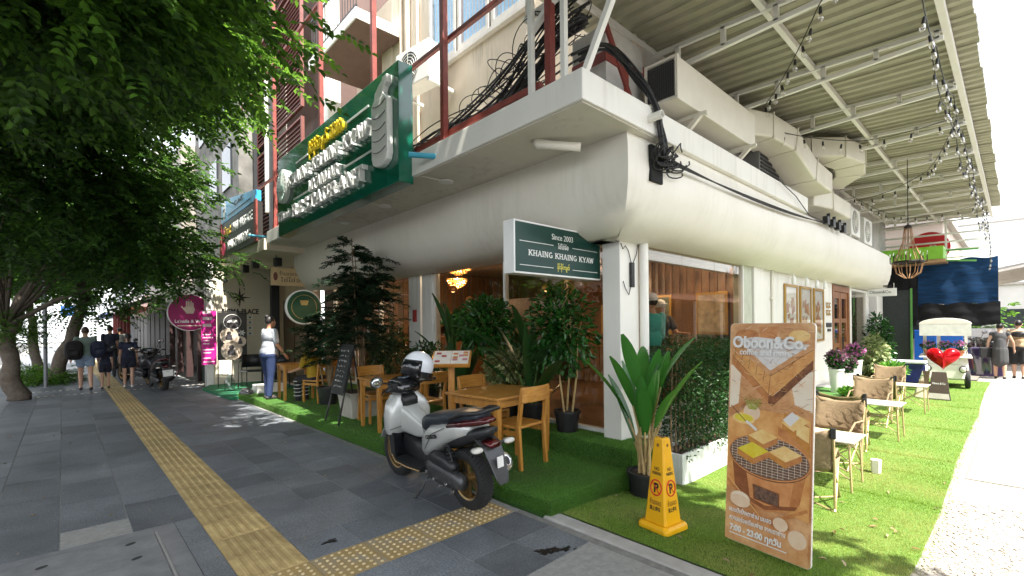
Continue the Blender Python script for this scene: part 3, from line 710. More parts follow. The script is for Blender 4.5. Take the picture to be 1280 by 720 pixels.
for v in (0,):
    bp(MB().tube([(5.4, 9.2, 5.2), (4.9, 9.2, 5.2), (4.85, 9.2, 5.9), (4.85, 8.95, 6.05), (4.85, 8.75, 6.1)], .07, 10), 'white_duct_pipe', m_alu, smooth=True, autos=50)
# pipes up the face
for y, r_ in ((7.9, .05), (8.15, .035), (7.55, .03)):
    bp(MB().tube([(4.66, y, 3.7), (4.66, y, 9.5)], r_, 10), 'wall_pipe', m_wallup, smooth=True, autos=50)

# ---- red steel posts and rails at the canopy edge
RS = thing('red_steel_frame', 'dark red steel posts and handrails standing on the canopy edge', 'railing', (3.1, 2.8, 3.73))
def rp_(mb, name, m=m_red):
    for i, v in enumerate(mb.v): mb.v[i] = (v[0] - 3.1, v[1] - 2.8, v[2] - 3.73)
    return mb.build(name, m, RS, bev=.004)
for y in (2.84, 4.50, 6.25, 8.24, 10.9): rp_(MB().box((3.09, y - .035, 3.732), (3.16, y + .035, 9.5)), 'post')
rp_(MB().bar((3.20, 2.9, 4.98 + .0), (3.20, 15.5, 4.98), .05), 'handrail')
rp_(MB().bar((3.18, 3.0, 3.86), (3.18, 11.2, 3.86), .06), 'bottom_rail')
rp_(MB().bar((3.20, 4.5, 7.45), (3.20, 15.5, 7.45), .05), 'upper_rail')
rp_(MB().bar((4.62, 2.86, 3.80), (3.95, 2.86, 4.75), .06), 'brace')

# ---- cables lying on the canopy
m_cable = mat('cable_black', (.012, .012, .013), .5, var=.2)
for i, (lab, spec) in enumerate((('thick tangled bundle of black cables slung along the canopy top', [(NP.uniform(-.16, .16), NP.uniform(-.14, .22)) for _ in range(30)]),
                                 ('thin black wires stretched across the beige upper wall', [(NP.uniform(.2, .9), .35 + .22 * j) for j in range(7)]))):
    cb = MB()
    for j, (dx, dz) in enumerate(spec):
        if i == 0:
            pts = [(3.45 + dx + .05 * math.sin(y * 2 + j), y, 3.92 + dz * (.6 + .6 * math.sin(y * 1.3 + j)) + .62 * math.exp(-((y - 2.8) / .8) ** 2)) for y in np.linspace(2.75, 8.4, 30)]
            cb.tube(pts, NP.uniform(.007, .016), 6)
        else:
            cb.tube(wire((4.35, 3.3 + .08 * j, 4.6 + dz * .55), (3.6 + dx * .5, 8.6, 3.95 + dz * .2), .10 + .04 * j, 16), .008 + .006 * (j % 3 == 0), 6)
    if i == 0:
        for j in range(34):
            y = 2.8 + 3.2 * NP.random() ** 1.8; r_ = NP.uniform(.06, .28); a0 = NP.uniform(0, 6); zc = 3.95 + .55 * math.exp(-((y - 2.8) / .9) ** 2)
            cb.tube([(3.38 + .2 * math.cos(a + j), y + r_ * math.cos(a + a0), zc + r_ * .8 * math.sin(a)) for a in np.linspace(0, 5.5, 26)], .005, 5)
    o = cb.build('cable_bundle', m_cable, smooth=True); tag(o, lab, 'cables')
# cables dropping over the corner to the junction
cb = MB()
for j in range(9):
    q_ = [NP.uniform(-1, 1) for _ in range(8)]
    key = [(3.62 + .12 * q_[0], 2.95, 4.28 + .08 * q_[1]), (3.82 + .06 * q_[0], 2.72, 4.36 + .05 * q_[1]), (4.00 + .05 * q_[2], 2.50 + .04 * q_[3], 4.02 + .06 * q_[1]), (4.14 + .07 * q_[4], 2.38 + .03 * q_[3], 3.74), (4.24 + .12 * q_[5], 2.37 + .02 * q_[3], 3.46), (4.34 + .10 * q_[6], 2.40, 3.24 + .09 * q_[7])]
    pts = []
    for i in range(len(key) - 1):
        p0_, p1_, p2_, p3_ = (Vector(key[max(0, min(len(key) - 1, i + d_))]) for d_ in (-1, 0, 1, 2))
        for u in (0, .25, .5, .75): pts.append(.5 * ((2 * p1_) + (p2_ - p0_) * u + (2 * p0_ - 5 * p1_ + 4 * p2_ - p3_) * u * u + (3 * p1_ - p0_ - 3 * p2_ + p3_) * u ** 3))
    cb.tube(pts + [Vector(key[-1])], NP.uniform(.006, .015), 6)
for j in range(16):
    c0 = (4.36 + NP.uniform(-.18, .22), 2.36 + NP.uniform(-.03, .04), 3.26 + NP.uniform(-.09, .12)); r_ = NP.uniform(.05, .12)
    cb.tube([(c0[0] + r_ * math.cos(a) * 1.2, c0[1] + .04 * math.sin(a * 2), c0[2] + r_ * math.sin(a)) for a in np.linspace(NP.uniform(0, 3), 6, 14)], .0075, 5)
o = cb.build('cable_drop', m_cable, smooth=True); tag(o, 'black cables dropping over the canopy corner into a knot of splices', 'cables')
hole = MB().box((4.16, 2.445, 3.04), (4.38, 2.475, 3.40)).build('wall_hole', mat('hole', (.008, .008, .008), .9), B); hole.location = (-FX, -SY, 0)
cb = MB()
for j in range(3): cb.tube(wire((4.45, 2.37, 3.24 + .02 * j), (11.3, 2.38, 3.50 + .05 * j), .05 + .05 * j, 20), .008, 6)
cb.tube([(7.5, 2.36, 3.72), (8.3, 2.35, 3.60), (9.0, 2.36, 3.42), (10.6, 2.37, 3.45)], .007, 5)
for x in (10.0, 10.4, 10.8, 11.2): cb.cbox((x, 2.35, 3.47), (.16, .08, .14)); cb.cbox((x + .1, 2.34, 3.56), (.03, .05, .1))
o = cb.build('wall_cables', m_cable, smooth=False); tag(o, 'black wires running along the bulkhead above the lane to a small junction', 'cables')

# ---- air conditioning
m_ac = mat('ac_white', (.72, .71, .66), .45, var=.06); m_grille = mat('grille_dark', (.03, .032, .035), .5)
def condenser(name, label, loc, rz, s_=1):
    t = thing(name, label, 'air conditioner', loc, rz, 'air conditioner outdoor units')
    w_, d_, h_ = .84 * s_, .32 * s_, .62 * s_
    MB().box((-w_/2, -d_/2, 0), (w_/2, d_/2, h_)).build('casing', m_ac, t, bev=.015)
    g = MB(); 
    for r_ in (.06, .11, .16, .21, .25): g.tube([(-.08 + r_ * math.cos(a) * s_, -d_/2 - .012, h_/2 + r_ * math.sin(a) * s_) for a in np.linspace(0, 6.283, 25)], .006, 5)
    for a in range(8): g.tube([(-.08, -d_/2 - .014, h_/2), (-.08 + .25 * s_ * math.cos(a * .785), -d_/2 - .014, h_/2 + .25 * s_ * math.sin(a * .785))], .005, 5)
    g.build('fan_guard', m_ac, t)
    MB().lathe([(.255 * s_, 0), (.255 * s_, .004)], 24, frame((-.08, -d_/2 - .001, h_/2), (1, 0, 0), (0, 0, 1))).build('fan_opening', m_grille, t)
    for x0_ in (-w_/2, w_/2 - .05): MB().box((x0_, -d_/2 + .02, -.05), (x0_ + .05, d_/2 + .25, -.005)).build('bracket', m_ac, t)
    return t
condenser('air_conditioner', 'white air conditioner unit hung under the blue curtained windows', (4.22, 6.80, 5.62), R(-82))
condenser('air_conditioner', 'cream air conditioner unit sitting behind the far end of the bulkhead ducts', (12.9, 2.62, 3.55), 0)
condenser('air_conditioner', 'cream air conditioner unit nearest the hanging iron chandelier', (14.2, 2.62, 3.50), 0)
m_duct = mat('duct_cream', (.66, .62, .52), .5, col2=(.74, .71, .62), scale=2.5)
d1 = thing('air_duct', 'long square cream duct with a dark mesh mouth pointing at the street', 'duct', (5.6, 2.6, 3.85), 0)
mb = MB(); c0 = Vector((5.6, 2.6, 3.85))
mb.box((-1.06, -.24, .10), (1.05, .12, .54)); mb.build('duct_body', m_duct, d1, bev=.008)
mb = MB().box((-1.075, -.21, .14), (-1.058, .09, .50)); mb.build('mouth', m_grille, d1)
mb = MB()
for i in range(13): mb.bar((-1.08, -.21 + i * .025, .14), (-1.08, -.21 + i * .025, .50), .004)
for i in range(15): mb.bar((-1.08, -.21, .14 + i * .0257), (-1.08, .09, .14 + i * .0257), .004)
mb.build('mesh_screen', mat('mesh_grey', (.12, .12, .12), .5, .6), d1)
mb = MB()
for a, b in (((-.33, .62)), ): pass
mb.box((-1.08, -.25, .09), (-1.04, .13, .12)).box((-1.08, -.25, .52), (-1.04, .13, .55)).box((-1.08, -.25, .12), (-1.04, -.22, .52)).box((-1.08, .10, .12), (-1.04, .13, .52))
mb.build('mouth_flange', m_duct, d1)
for x in (-.6, .8): MB().bar((x, -.28, .07), (x, .10, -.28), .05).bar((x, -.34, .055), (x, .2, .055), .04).build('bracket', m_duct, d1)
# the bent ducts further on
def ductpath(name, label, pts, w_, h_):
    t = thing(name, label, 'duct', pts[0]); o0 = Vector(pts[0])
    rings = []
    P3 = [Vector(p) for p in pts]
    for i, p in enumerate(P3):
        d1_ = (P3[i] - P3[i-1]).normalized() if i else (P3[1] - P3[0]).normalized()
        d2_ = (P3[i+1] - P3[i]).normalized() if i < len(P3) - 1 else d1_
        t_ = (d1_ + d2_).normalized(); s_ = 1 / max(.45, t_.dot(d1_))
        side = t_.cross(Vector((0, 0, 1))).normalized(); up = side.cross(t_).normalized()
        rings.append([p - o0 + side * a * w_ / 2 * (s_ if abs(t_.z) < .3 else 1) + up * b * h_ / 2 for a, b in ((-1,-1),(1,-1),(1,1),(-1,1))])
    MB().loft(rings).build('duct_body', m_duct, t, bev=.03, seg=3)
    for i in range(len(P3)):
        if 0 < i < len(P3) - 1:
            r_ = rings[i]; c_ = sum((Vector(q) for q in r_), Vector()) / 4
            MB().loft([[c_ + (Vector(q) - c_) * 1.06 + off for q in r_] for off in (Vector((-.012, 0, 0)), Vector((.012, 0, 0)))]).build('flange', m_duct, t)
    return t
ductpath('air_duct', 'zigzag cream duct bending up over the bulkhead behind the first duct', [(6.95, 2.75, 4.45), (7.5, 2.62, 4.50), (8.1, 2.50, 4.42), (8.9, 2.45, 4.12), (9.9, 2.45, 4.10)], .46, .36)
ductpath('air_duct', 'cream duct with a rounded elbow under the lane roof', [(9.2, 2.95, 4.62), (9.4, 2.5, 4.62), (9.75, 2.18, 4.62), (10.3, 2.05, 4.60), (10.8, 2.15, 4.56), (11.2, 2.5, 4.50), (11.25, 2.95, 4.5)], .46, .34)
ductpath('air_duct', 'low cream duct box resting behind the bulkhead edge', [(9.9, 2.75, 3.92), (10.6, 2.62, 3.94), (11.9, 2.60, 3.94)], .5, .34)
# old unit with dark louvres behind the ducts
t = thing('air_conditioner', 'dark louvred condenser unit in the shade behind the zigzag duct', 'air conditioner', (8.2, 2.9, 3.74), 0, 'air conditioner outdoor units')
MB().box((-.45, -.2, 0), (.45, .2, .66)).build('casing', mat('ac_dark', (.16, .16, .15), .5), t, bev=.012)
mb = MB()
for i in range(9): mb.cbox((0, -.21, .08 + i * .06), (.8, .02, .025))
mb.build('louvres', m_grille, t)
# ================================================================ LANE ROOF
m_steel = mat('white_steel', (.78, .77, .71), .5, col2=(.84, .83, .78), scale=4)
m_sheet = mat('roof_sheet', (.33, .318, .225), .5, .1, col2=(.42, .405, .30), scale=2.5)
RF = thing('lane_roof', 'corrugated metal roof on white steel trusses over the lane seating', 'roof', (3.1, 3.3, 3.73))
def rf(mb, name, m, bev=0, smooth=False):
    for i, v in enumerate(mb.v): mb.v[i] = (v[0] - 3.1, v[1] - 3.3, v[2] - 3.73)
    return mb.build(name, m, RF, bev=bev, smooth=smooth)
SHW, PIT = .76, .19
cor = []
for i in range(4):
    for a, z in ((0, 0), (.075, 0), (.1, .035), (.165, .035)): cor.append((i * PIT + a, z))
cor.append((SHW + .02, 0.001))
smb = MB(); smb.loft([[(x, y, z) for x, z in cor] for y in (0, -3.06)], cap=False, closed=False)
sme = smb.mesh('roof_sheet', m_sheet)
nsh = 23
for i in range(nsh):
    o = link('roof_sheet', sme, RF); x = 3.12 + i * SHW
    o.location = (x - 3.1, .04 + .012 * math.sin(i * 2.3), 4.985 - 3.73 + .002 * (i % 2))
    o.rotation_euler = (R(2.6), 0, 0)
    if i >= nsh - 2: o.scale = (1, .93 - .06 * (i - nsh + 2), 1)
def rz_(y): return 4.985 - (3.34 - y) * .0454
tx = [3.25, 5.2, 6.9, 8.5, 10.15, 12.0, 13.9, 15.8, 17.7, 19.6]
for x in tx:
    mb = MB(); yi, yo = 3.28, .52
    mb.bar((x, yi, rz_(yi) - .07), (x, yo, rz_(yo) - .07), .05)
    zi, zo = rz_(yi) - .36, rz_(yo) - .16
    mb.bar((x, yi, zi), (x, yo, zo), .05)
    for i in range(6):
        t_ = i / 5 * .96 + .02; y = yi + (yo - yi) * t_
        mb.bar((x, y, rz_(y) - .07), (x, y, zi + (zo - zi) * t_), .05)
    rf(mb, 'truss', m_steel, bev=.003)
for y, s_ in ((.50, .09), (1.75, .075), (3.0, .06)):
    rf(MB().bar((3.15, y, rz_(y) - .012 - s_ / 2), (20.4, y, rz_(y) - .012 - s_ / 2), s_ * .7, s_), 'purlin', m_steel)
# posts and braces on the canopy corner
for (x, y) in ((3.11, 3.06), (3.11, 2.66)): rf(MB().bar((x, y, 3.733), (x, y, 4.92), .05), 'post', m_steel, bev=.003)
rf(MB().bar((3.14, 3.1, 4.36), (3.14, 2.1, 4.95), .05), 'brace', m_steel)
rf(MB().bar((3.17, 2.50, 3.733), (3.17, 1.85, 4.86), .05), 'brace', m_steel)
# grille of thin bars closing the far end
for k_, z in enumerate((4.35, 4.10, 3.85, 3.60)): rf(MB().bar((19.9, 3.3, z), (19.9, .55, z - .02), .05), 'end_rail', m_steel)
for y in (3.2, 2.4, 1.5): rf(MB().bar((19.93, y, 3.4), (19.93, y, 4.9), .05), 'end_post', m_steel)

# ================================================================ STRING LIGHTS
m_bulb = glassmat('bulb_glass', (.90, .88, .82), 4.0)
m_fil = mat('bulb_socket', (.012, .012, .012), .5, var=0)
sk = MB().lathe([(.012, 0), (.016, -.01), (.019, -.07), (.021, -.075)], 10); sk_me = sk.mesh('socket', m_fil)
bb = MB().lathe([(.014, -.075), (.026, -.095), (.031, -.12), (.027, -.145), (.012, -.165), (.002, -.168)], 10, cap=False); bb_me = bb.mesh('bulb', m_bulb)
for p in bb_me.polygons: p.use_smooth = True
def strand(label, pts, n, drop=.05):
    """wire along pts with n bulbs"""
    t = thing('string_light', label, 'string light', pts[0], 0, 'festoon lights under the lane roof'); o0 = Vector(pts[0])
    P3 = [Vector(p) - o0 for p in pts]
    MB().tube(P3, .006, 6).build('wire', m_fil, t)
    L = [0]
    for a, b in zip(P3, P3[1:]): L.append(L[-1] + (b - a).length)
    for i in range(n):
        s_ = L[-1] * (i + .5) / n; j = max(0, next((q for q in range(len(L) - 1) if L[q + 1] >= s_), len(L) - 2))
        u = (s_ - L[j]) / max(1e-6, L[j + 1] - L[j]); p = P3[j].lerp(P3[j + 1], u)
        dz = drop * (1 + .3 * math.sin(i * 1.7))
        b = link('bulb', bb_me, t); b.scale = (.82,) * 3; b.location = p + Vector((0, 0, -dz)); s1 = link('socket', sk_me, b)
        rx_ = .18 * math.sin(i * 2.1); b.rotation_euler = (rx_, .15 * math.cos(i * 1.3), 0)
def cat_(*ps, sag=.2, n=10):
    out = []
    for a, b in zip(ps, ps[1:]): out += wire(a, b, sag * (Vector(a) - Vector(b)).length / 3, n)[:-1]
    return out + [Vector(ps[-1])]
strand('string light hanging from the roof beam down to the long square duct', cat_((4.4, .75, 4.72), (5.15, 1.25, 4.62), (6.95, 2.36, 4.60), sag=.12), 12)
strand('string light running along the outer roof beam nearest the open sky', cat_((5.2, .56, 4.68), (6.9, .58, 4.62), (8.5, .55, 4.60), (10.15, .56, 4.60), (12, .55, 4.6), (15.8, .55, 4.58), (19.6, .55, 4.5), sag=.28), 36)
strand('second string light doubled along the outer roof beam with deep swags', cat_((6.9, .62, 4.58), (8.5, .60, 4.50), (9.6, .62, 4.58), (12, .6, 4.5), (13.9, .6, 4.52), (17.7, .6, 4.4), (19.6, .58, 4.2), sag=.42), 26)
strand('string light crossing the roof from the rounded duct to the outer beam', cat_((7.3, 2.6, 4.52), (9.0, 1.6, 4.44), (9.5, .62, 4.62), sag=.10), 9)
strand('string light dipping from the outer beam to the wall behind the chandelier', cat_((9.6, .60, 4.62), (11.7, 1.15, 4.42), (12.9, 2.45, 4.36), sag=.14), 13)
strand('farthest string light sagging across the lane behind the iron chandelier', cat_((12.6, 2.5, 4.45), (15.6, 1.7, 4.30), (16.5, .60, 4.55), sag=.16), 13)
strand('string light dropping in a column at the far end of the outer beam', cat_((18.4, .56, 4.7), (19.0, .5, 3.8), (19.4, .52, 3.2), sag=.02), 14)

# ================================================================ LETTERING
SLAB = {  # strokes (x0,y0,x1,y1,width) in a unit em, plus slab serifs (x,y,halfwidth)
 'K': ([(.16,0,.16,1,.17),(.22,.42,.68,1,.13),(.36,.56,.74,0,.16)], [(.16,0,.17),(.16,1,.17),(.68,1,.14),(.75,0,.15)]),
 'H': ([(.16,0,.16,1,.17),(.68,0,.68,1,.17),(.16,.5,.68,.5,.12)], [(.16,0,.17),(.16,1,.17),(.68,0,.17),(.68,1,.17)]),
 'A': ([(.12,0,.42,1,.13),(.42,1,.74,0,.17),(.24,.32,.62,.32,.10)], [(.11,0,.14),(.75,0,.15)]),
 'I': ([(.22,0,.22,1,.17)], [(.22,0,.18),(.22,1,.18)]),
 'N': ([(.15,0,.15,1,.12),(.70,0,.70,1,.12),(.16,1,.69,0,.17)], [(.15,0,.15),(.13,1,.15),(.70,1,.15)]),
 'G': ([(.68,.84,.44,.97,.12),(.44,.97,.20,.80,.14),(.20,.80,.14,.5,.16),(.14,.5,.20,.2,.16),(.20,.2,.44,.04,.14),(.44,.04,.70,.14,.13),(.70,.02,.70,.44,.14),(.50,.42,.82,.42,.10)], []),
 'Y': ([(.43,0,.43,.48,.17),(.43,.42,.12,1,.14),(.43,.42,.74,1,.13)], [(.43,0,.17),(.12,1,.14),(.74,1,.13)]),
 'W': ([(.06,1,.28,0,.16),(.28,0,.50,.95,.12),(.50,.95,.72,0,.16),(.72,0,.94,1,.12)], [(.07,1,.14),(.93,1,.13)]),
 'M': ([(.14,0,.14,1,.12),(.86,0,.86,1,.16),(.15,1,.50,.1,.15),(.50,.1,.85,1,.12)], [(.14,0,.15),(.86,0,.16),(.13,1,.12),(.87,1,.13)]),
 'R': ([(.16,0,.16,1,.17),(.16,.95,.52,.95,.11),(.52,.95,.66,.74,.15),(.66,.74,.52,.52,.15),(.16,.52,.52,.52,.11),(.46,.50,.70,0,.16)], [(.16,0,.17),(.16,1,.14),(.74,0,.12)]),
 'E': ([(.16,0,.16,1,.17),(.16,.95,.66,.95,.11),(.16,.5,.54,.5,.11),(.16,.05,.68,.05,.11),(.66,.76,.66,1,.08),(.68,0,.68,.24,.08)], []),
 'S': ([(.62,.82,.40,.96,.13),(.40,.96,.18,.80,.14),(.18,.80,.24,.60,.14),(.24,.60,.58,.42,.16),(.58,.42,.64,.20,.15),(.64,.20,.40,.04,.14),(.40,.04,.14,.16,.13),(.13,0,.13,.28,.08),(.63,.72,.63,1,.08)], []),
 'T': ([(.40,0,.40,1,.17),(.06,.95,.74,.95,.11),(.07,.70,.07,1,.08),(.73,.70,.73,1,.08)], [(.40,0,.17)]),
 'U': ([(.16,.3,.16,1,.16),(.68,.3,.68,1,.13),(.16,.32,.26,.08,.15),(.26,.08,.44,.03,.13),(.44,.03,.60,.10,.13),(.60,.10,.68,.32,.13)], [(.16,1,.17),(.68,1,.16)]),
}
ADV = {'I': .46, 'W': 1.04, 'M': 1.04, 'A': .86, 'G': .88, 'S': .80, 'T': .82, 'E': .82, ' ': .45}
def slab(name, s_, width, h, M, m, parent, ext, per_letter=False):
    """slab-serif lettering; a mesh per letter, centred on M's origin"""
    tot = sum(ADV.get(ch, .88) for ch in s_); sx = width / tot; x = -width / 2; q = 0; whole = MB()
    for ch in s_:
        a = ADV.get(ch, .88)
        if ch in SLAB:
            mb = MB() if per_letter else whole
            st_, se = SLAB[ch]
            for (x0, y0, x1, y1, w_) in st_:
                p = Vector((x + x0 * sx, (y0 - .5) * h, 0)); e = Vector((x + x1 * sx, (y1 - .5) * h, 0)); d = e - p; nn = Vector((-d.y, d.x, 0)).normalized() * w_ * .5 * min(sx, h * 1.1)
                q += 1; z = ext * (1 + .004 * (q % 7)); mb.prism([(p + nn)[:2], (p - nn)[:2], (e - nn)[:2], (e + nn)[:2]][::-1] if False else [tuple((p - nn)[:2]), tuple((e - nn)[:2]), tuple((e + nn)[:2]), tuple((p + nn)[:2])], z, M)
            for (cx_, cy_, hw) in se:
                q += 1; yy = (cy_ - .5) * h; t_ = .09 * h; y0, y1 = (yy, yy + t_) if cy_ < .5 else (yy - t_, yy)
                mb.prism([(x + (cx_ - hw) * sx, y0), (x + (cx_ + hw) * sx, y0), (x + (cx_ + hw) * sx, y1), (x + (cx_ - hw) * sx, y1)], ext * (1 + .004 * (q % 7)), M)
            if per_letter: mb.build(name, m, parent)
        x += a * sx
    if not per_letter: return whole.build(name, m, parent)

m_lw = mat('letter_white', (.82, .82, .80), .35, var=.03, coat=.2)
m_yel = mat('letter_yellow', (.65, .48, .01), .4, var=.05)
# ---- the long green fascia sign
m_gsign = mat('sign_green', (.004, .120, .074), .16, var=.06, scale=.8, spec=.6, coat=.5)
t = thing('fascia_sign', 'long glossy green restaurant sign with raised white letters above the canopy', 'sign', (2.85, 7.40, 3.38))
MB().box((.0, -2.33, 0), (.20, 2.33, 1.47)).build('sign_box', m_gsign, t, bev=.004)
for y in (-.8, .78): MB().box((-.0012, y - .003, .004), (.0, y + .003, 1.466)).build('panel_joint', mat('joint_green', (.003, .05, .03), .5), t)
FM = lambda y, z, off=0.0: frame((-off, y, z), (0, -1, 0), (0, 0, 1))
slab('letter', 'KHAING KHAING KYAW', 3.22, .20, FM(-.05, .87), m_lw, t, .07, True)
slab('letter', 'MYANMAR', 1.22, .17, FM(-.08, .565), m_lw, t, .07, True)
slab('letter', 'RESTAURANT', 2.86, .21, FM(-.10, .30), m_lw, t, .08, True)
text('small_word', 'Thai', .22, FM(1.93, .335), m_lw, t, .05, bold=.008, width=.7)
text('yellow_word', 'ခိုင်ခိုင်ကျော်', .20, FM(.22, 1.19), m_yel, t, .035, bold=.008, width=.82)
text('yellow_word', 'ไข่ไข่จ่อ', .22, FM(-.53, 1.19), m_yel, t, .035, bold=.008, width=.50)
for y0, y1, z in ((1.3, .72, 1.165), (-.87, -1.55, 1.185), (1.44, .55, .545), (-.74, -1.66, .565)): MB().box((-.012, y0, z - .012), (-.001, y1, z + .012)).build('rule', m_lw, t)
MB().lathe([(.31, 0), (.31, .06), (.29, .07)], 28, FM(1.92, .88)).build('round_logo', mat('logo_white', (.70, .74, .70), .4), t, smooth=True, autos=40)
lg = MB(); 
for i in range(20):
    a = i * .314; lg.bar(FM(1.92, .88) @ Vector((.2 * math.cos(a), .2 * math.sin(a), .072)), FM(1.92, .88) @ Vector((.26 * math.cos(a), .26 * math.sin(a), .072)), .012, .004)
lg.prism([(-.13, -.09), (.13, -.09), (.1, .02), (.03, .0), (0, .12), (-.03, 0), (-.1, .02)], .004, FM(1.92, .88, .071)); lg.build('logo_print', mat('logo_print', (.25, .40, .34), .5), t)
# tiffin carrier emblem
ptf = [(-.21, -.30), (-.18, -.38), (-.1, -.42), (0, -.435), (.1, -.42), (.18, -.38), (.21, -.30), (.21, .36), (.15, .42), (-.15, .42), (-.21, .36)]
tf = MB().prism(ptf, .085, FM(-1.99, .68)).build('tiffin_emblem', m_lw, t, bev=.012)
hd = MB().prism([(-.15, .41), (-.13, .52), (.0, .60), (.06, .62), (.08, .66), (.20, .66), (.20, .56), (.12, .54), (.08, .48), (.14, .41)], .075, FM(-1.99, .68)).build('tiffin_handle', m_lw, tf, bev=.008)
for i in range(5):
    z0 = -.26 + i * .145; mb = MB(); mb.tube([FM(-1.99, .68) @ Vector((x, z0 + .055 * (1 - math.cos(x * 4)) * 3, .087)) for x in np.linspace(-.17, .17, 9)], .006, 5); mb.build('tiffin_line', m_ink, tf)
for y in (-2.2, 0, 2.2): MB().bar((.2, y, .5), (.42, y, .45), .04).build('bracket', m_black, t)
# ---- projecting box sign by the pillar
m_sg2 = mat('sign_dark_green', (.006, .045, .035), .35, var=.06, scale=3)
t = thing('projecting_sign', 'dark green and white box sign sticking out from the corner pillar', 'sign', (3.78, 3.38, 2.13))
MB().box((-.69, -.08, 0), (.69, .08, .525)).build('sign_box', m_lw, t, bev=.006)
MB().box((-.675, -.083, .018), (.675, -.0805, .507)).build('sign_face', m_sg2, t)
GM = lambda x, z: frame((x, -.083, z), (1, 0, 0), (0, 0, 1))
slab('word', 'KHAING', .36, .058, GM(-.32, .215), m_lw, t, .003); slab('word', 'KHAING', .36, .058, GM(.075, .215), m_lw, t, .003); slab('word', 'KYAW', .26, .058, GM(.42, .215), m_lw, t, .003)
text('year_text', 'Since 2003', .085, GM(.02, .41), m_lw, t, .0015, width=.34)
text('thai_word', 'ไข่ไข่จ่อ', .07, GM(.03, .315), m_lw, t, .0015, bold=.001, width=.17)
text('yellow_word', 'ခိုင်ခိုင်ကျော်', .062, GM(.03, .098), mat('yellow_print', (.75, .68, .10), .5), t, .0015, bold=.001, width=.20)
for x0, x1, z in ((-.62, -.13, .322), (.18, .62, .322), (-.62, -.13, .085), (.18, .62, .085)): MB().box((x0, -.0855, z - .003), (x1, -.083, z + .003)).build('rule', m_lw, t)
MB().tube([(.69, 0, .45), (.76, 0, .45)], .015, 8).tube([(.69, 0, .1), (.76, 0, .1)], .015, 8).build('arm', m_alu, t)
# meter boxes and wires on the pillar
o = MB().box((4.60, 2.965, 2.04), (4.66, 2.995, 2.32)).build('wall_switch_box', m_black); tag(o, 'narrow black box with wires on the white corner pillar', 'box')
o = MB()
for j, pp in enumerate((((4.62, 2.985, 2.32), (4.56, 2.98, 2.45), (4.5, 2.98, 2.5), (4.46, 2.985, 2.46), (4.42, 2.985, 2.52)), ((4.65, 2.985, 2.3), (4.72, 2.98, 2.42), (4.76, 2.98, 2.54)), ((4.61, 2.985, 2.05), (4.56, 2.98, 1.95), (4.50, 2.985, 2.02), (4.46, 2.985, 2.1)))): o.tube(pp, .005, 6)
o = o.build('pillar_wires', m_cable, smooth=True); tag(o, 'loose wires curling over the top of the corner pillar', 'cables')

# ---- signs at the far end
t = thing('massage_sign', 'black wall sign with red ends and white massage lettering on the far canopy', 'sign', (2.96, 13.5, 3.60))
MB().box((0, -1.75, 0), (.14, 1.95, .92)).build('sign_box', mat('sign_black', (.025, .022, .02), .4), t)
for y in (-1.75, 1.80): MB().box((-.02, y - .07, 0), (.02, y + .1, .95)).build('red_edge', m_red, t)
NM = lambda y, z: frame((-.003, y, z), (0, -1, 0), (0, 0, 1))
text('sign_word', 'Treat', .34, NM(1.05, .66), mat('word_gold', (.75, .5, .05), .5), t, .004, bold=.008, width=.8)
text('sign_word', 'THAI MASSAGE', .32, NM(-.45, .64), m_lw, t, .004, bold=.006, width=2.0)
text('sign_word', 'NAILS & WAXING', .32, NM(-.1, .24), m_lw, t, .004, bold=.006, width=2.3)
MB().lathe([(.16, 0), (.16, .006)], 20, NM(1.52, .62)).build('badge', mat('badge_pink', (.55, .05, .12), .5), t); MB().lathe([(.18, 0), (.18, .006)], 20, NM(1.5, .22)).build('badge', mat('badge_pink', (.55, .05, .12), .5), t)
t = thing('dental_sign', 'bright blue panel sign above the black massage sign', 'sign', (2.98, 13.5, 4.56))
MB().prism([(-1.85, 0), (1.65, 0), (1.65, .24), (-1.85, .68)], .12, frame((.12, 0, 0), (0, -1, 0), (0, 0, 1))).build('sign_box', mat('sign_blue', (.04, .33, .62), .35, var=.05), t)
text('sign_word', 'CLINIC', .17, NM(-.1, .30), m_ink, t, .003, width=.9)
MB().box((-.006, -1.2, .12), (-.001, 1.1, .135)).build('rule', m_ink, t)
MB().prism([(-.2, .35), (.2, .35), (.2, -.05), (0, -.35), (-.2, -.05)], .006, NM(1.5, .30) @ Matrix.Diagonal((.7, .75, 1, 1))).build('shield', m_lw, t); MB().prism([(-.2, .1), (.2, .1), (.2, 0), (-.2, 0)], .004, frame((-.009, 1.5, .30), (0, -1, 0), (0, 0, 1)) @ Matrix.Diagonal((.7, .75, 1, 1))).build('shield_band', m_ink, t)
t = thing('round_sign', 'round pink sign with a white hand beyond the white entrance', 'sign', (2.28, 15.9, 1.6))
PM = lambda x, z, off=0: frame((x, -.06 - off, z), (1, 0, 0), (0, 0, 1))
MB().lathe([(.52, 0), (.52, .12)], 36, PM(0, .47, -.12)).build('sign_disc', m_lw, t, smooth=True, autos=40)
MB().lathe([(.50, 0), (.50, .004)], 36, PM(0, .47, 0)).build('sign_face', mat('sign_pink', (.36, .008, .13), .45, var=.05), t)
hnd = MB()
hnd.prism([(-.08, -.12), (.08, -.12), (.12, .0), (.09, .08), (-.09, .08), (-.15, .04), (-.19, .10), (-.21, .07), (-.13, -.04)], .004, PM(0, .56, .004))
for x, h_ in ((-.075, .15), (-.025, .19), (.025, .16), (.07, .11)): hnd.prism([(x - .02, .07), (x + .02, .07), (x + .018, .08 + h_), (x - .018, .08 + h_)], .005, PM(0, .56, .004))
hnd.build('hand_print', mat('hand_cream', (.75, .62, .5), .5), t)
text('sign_word', "La'nails & Wax", .12, PM(0, .22, .004), m_lw, t, .002, bold=.004, width=.72)
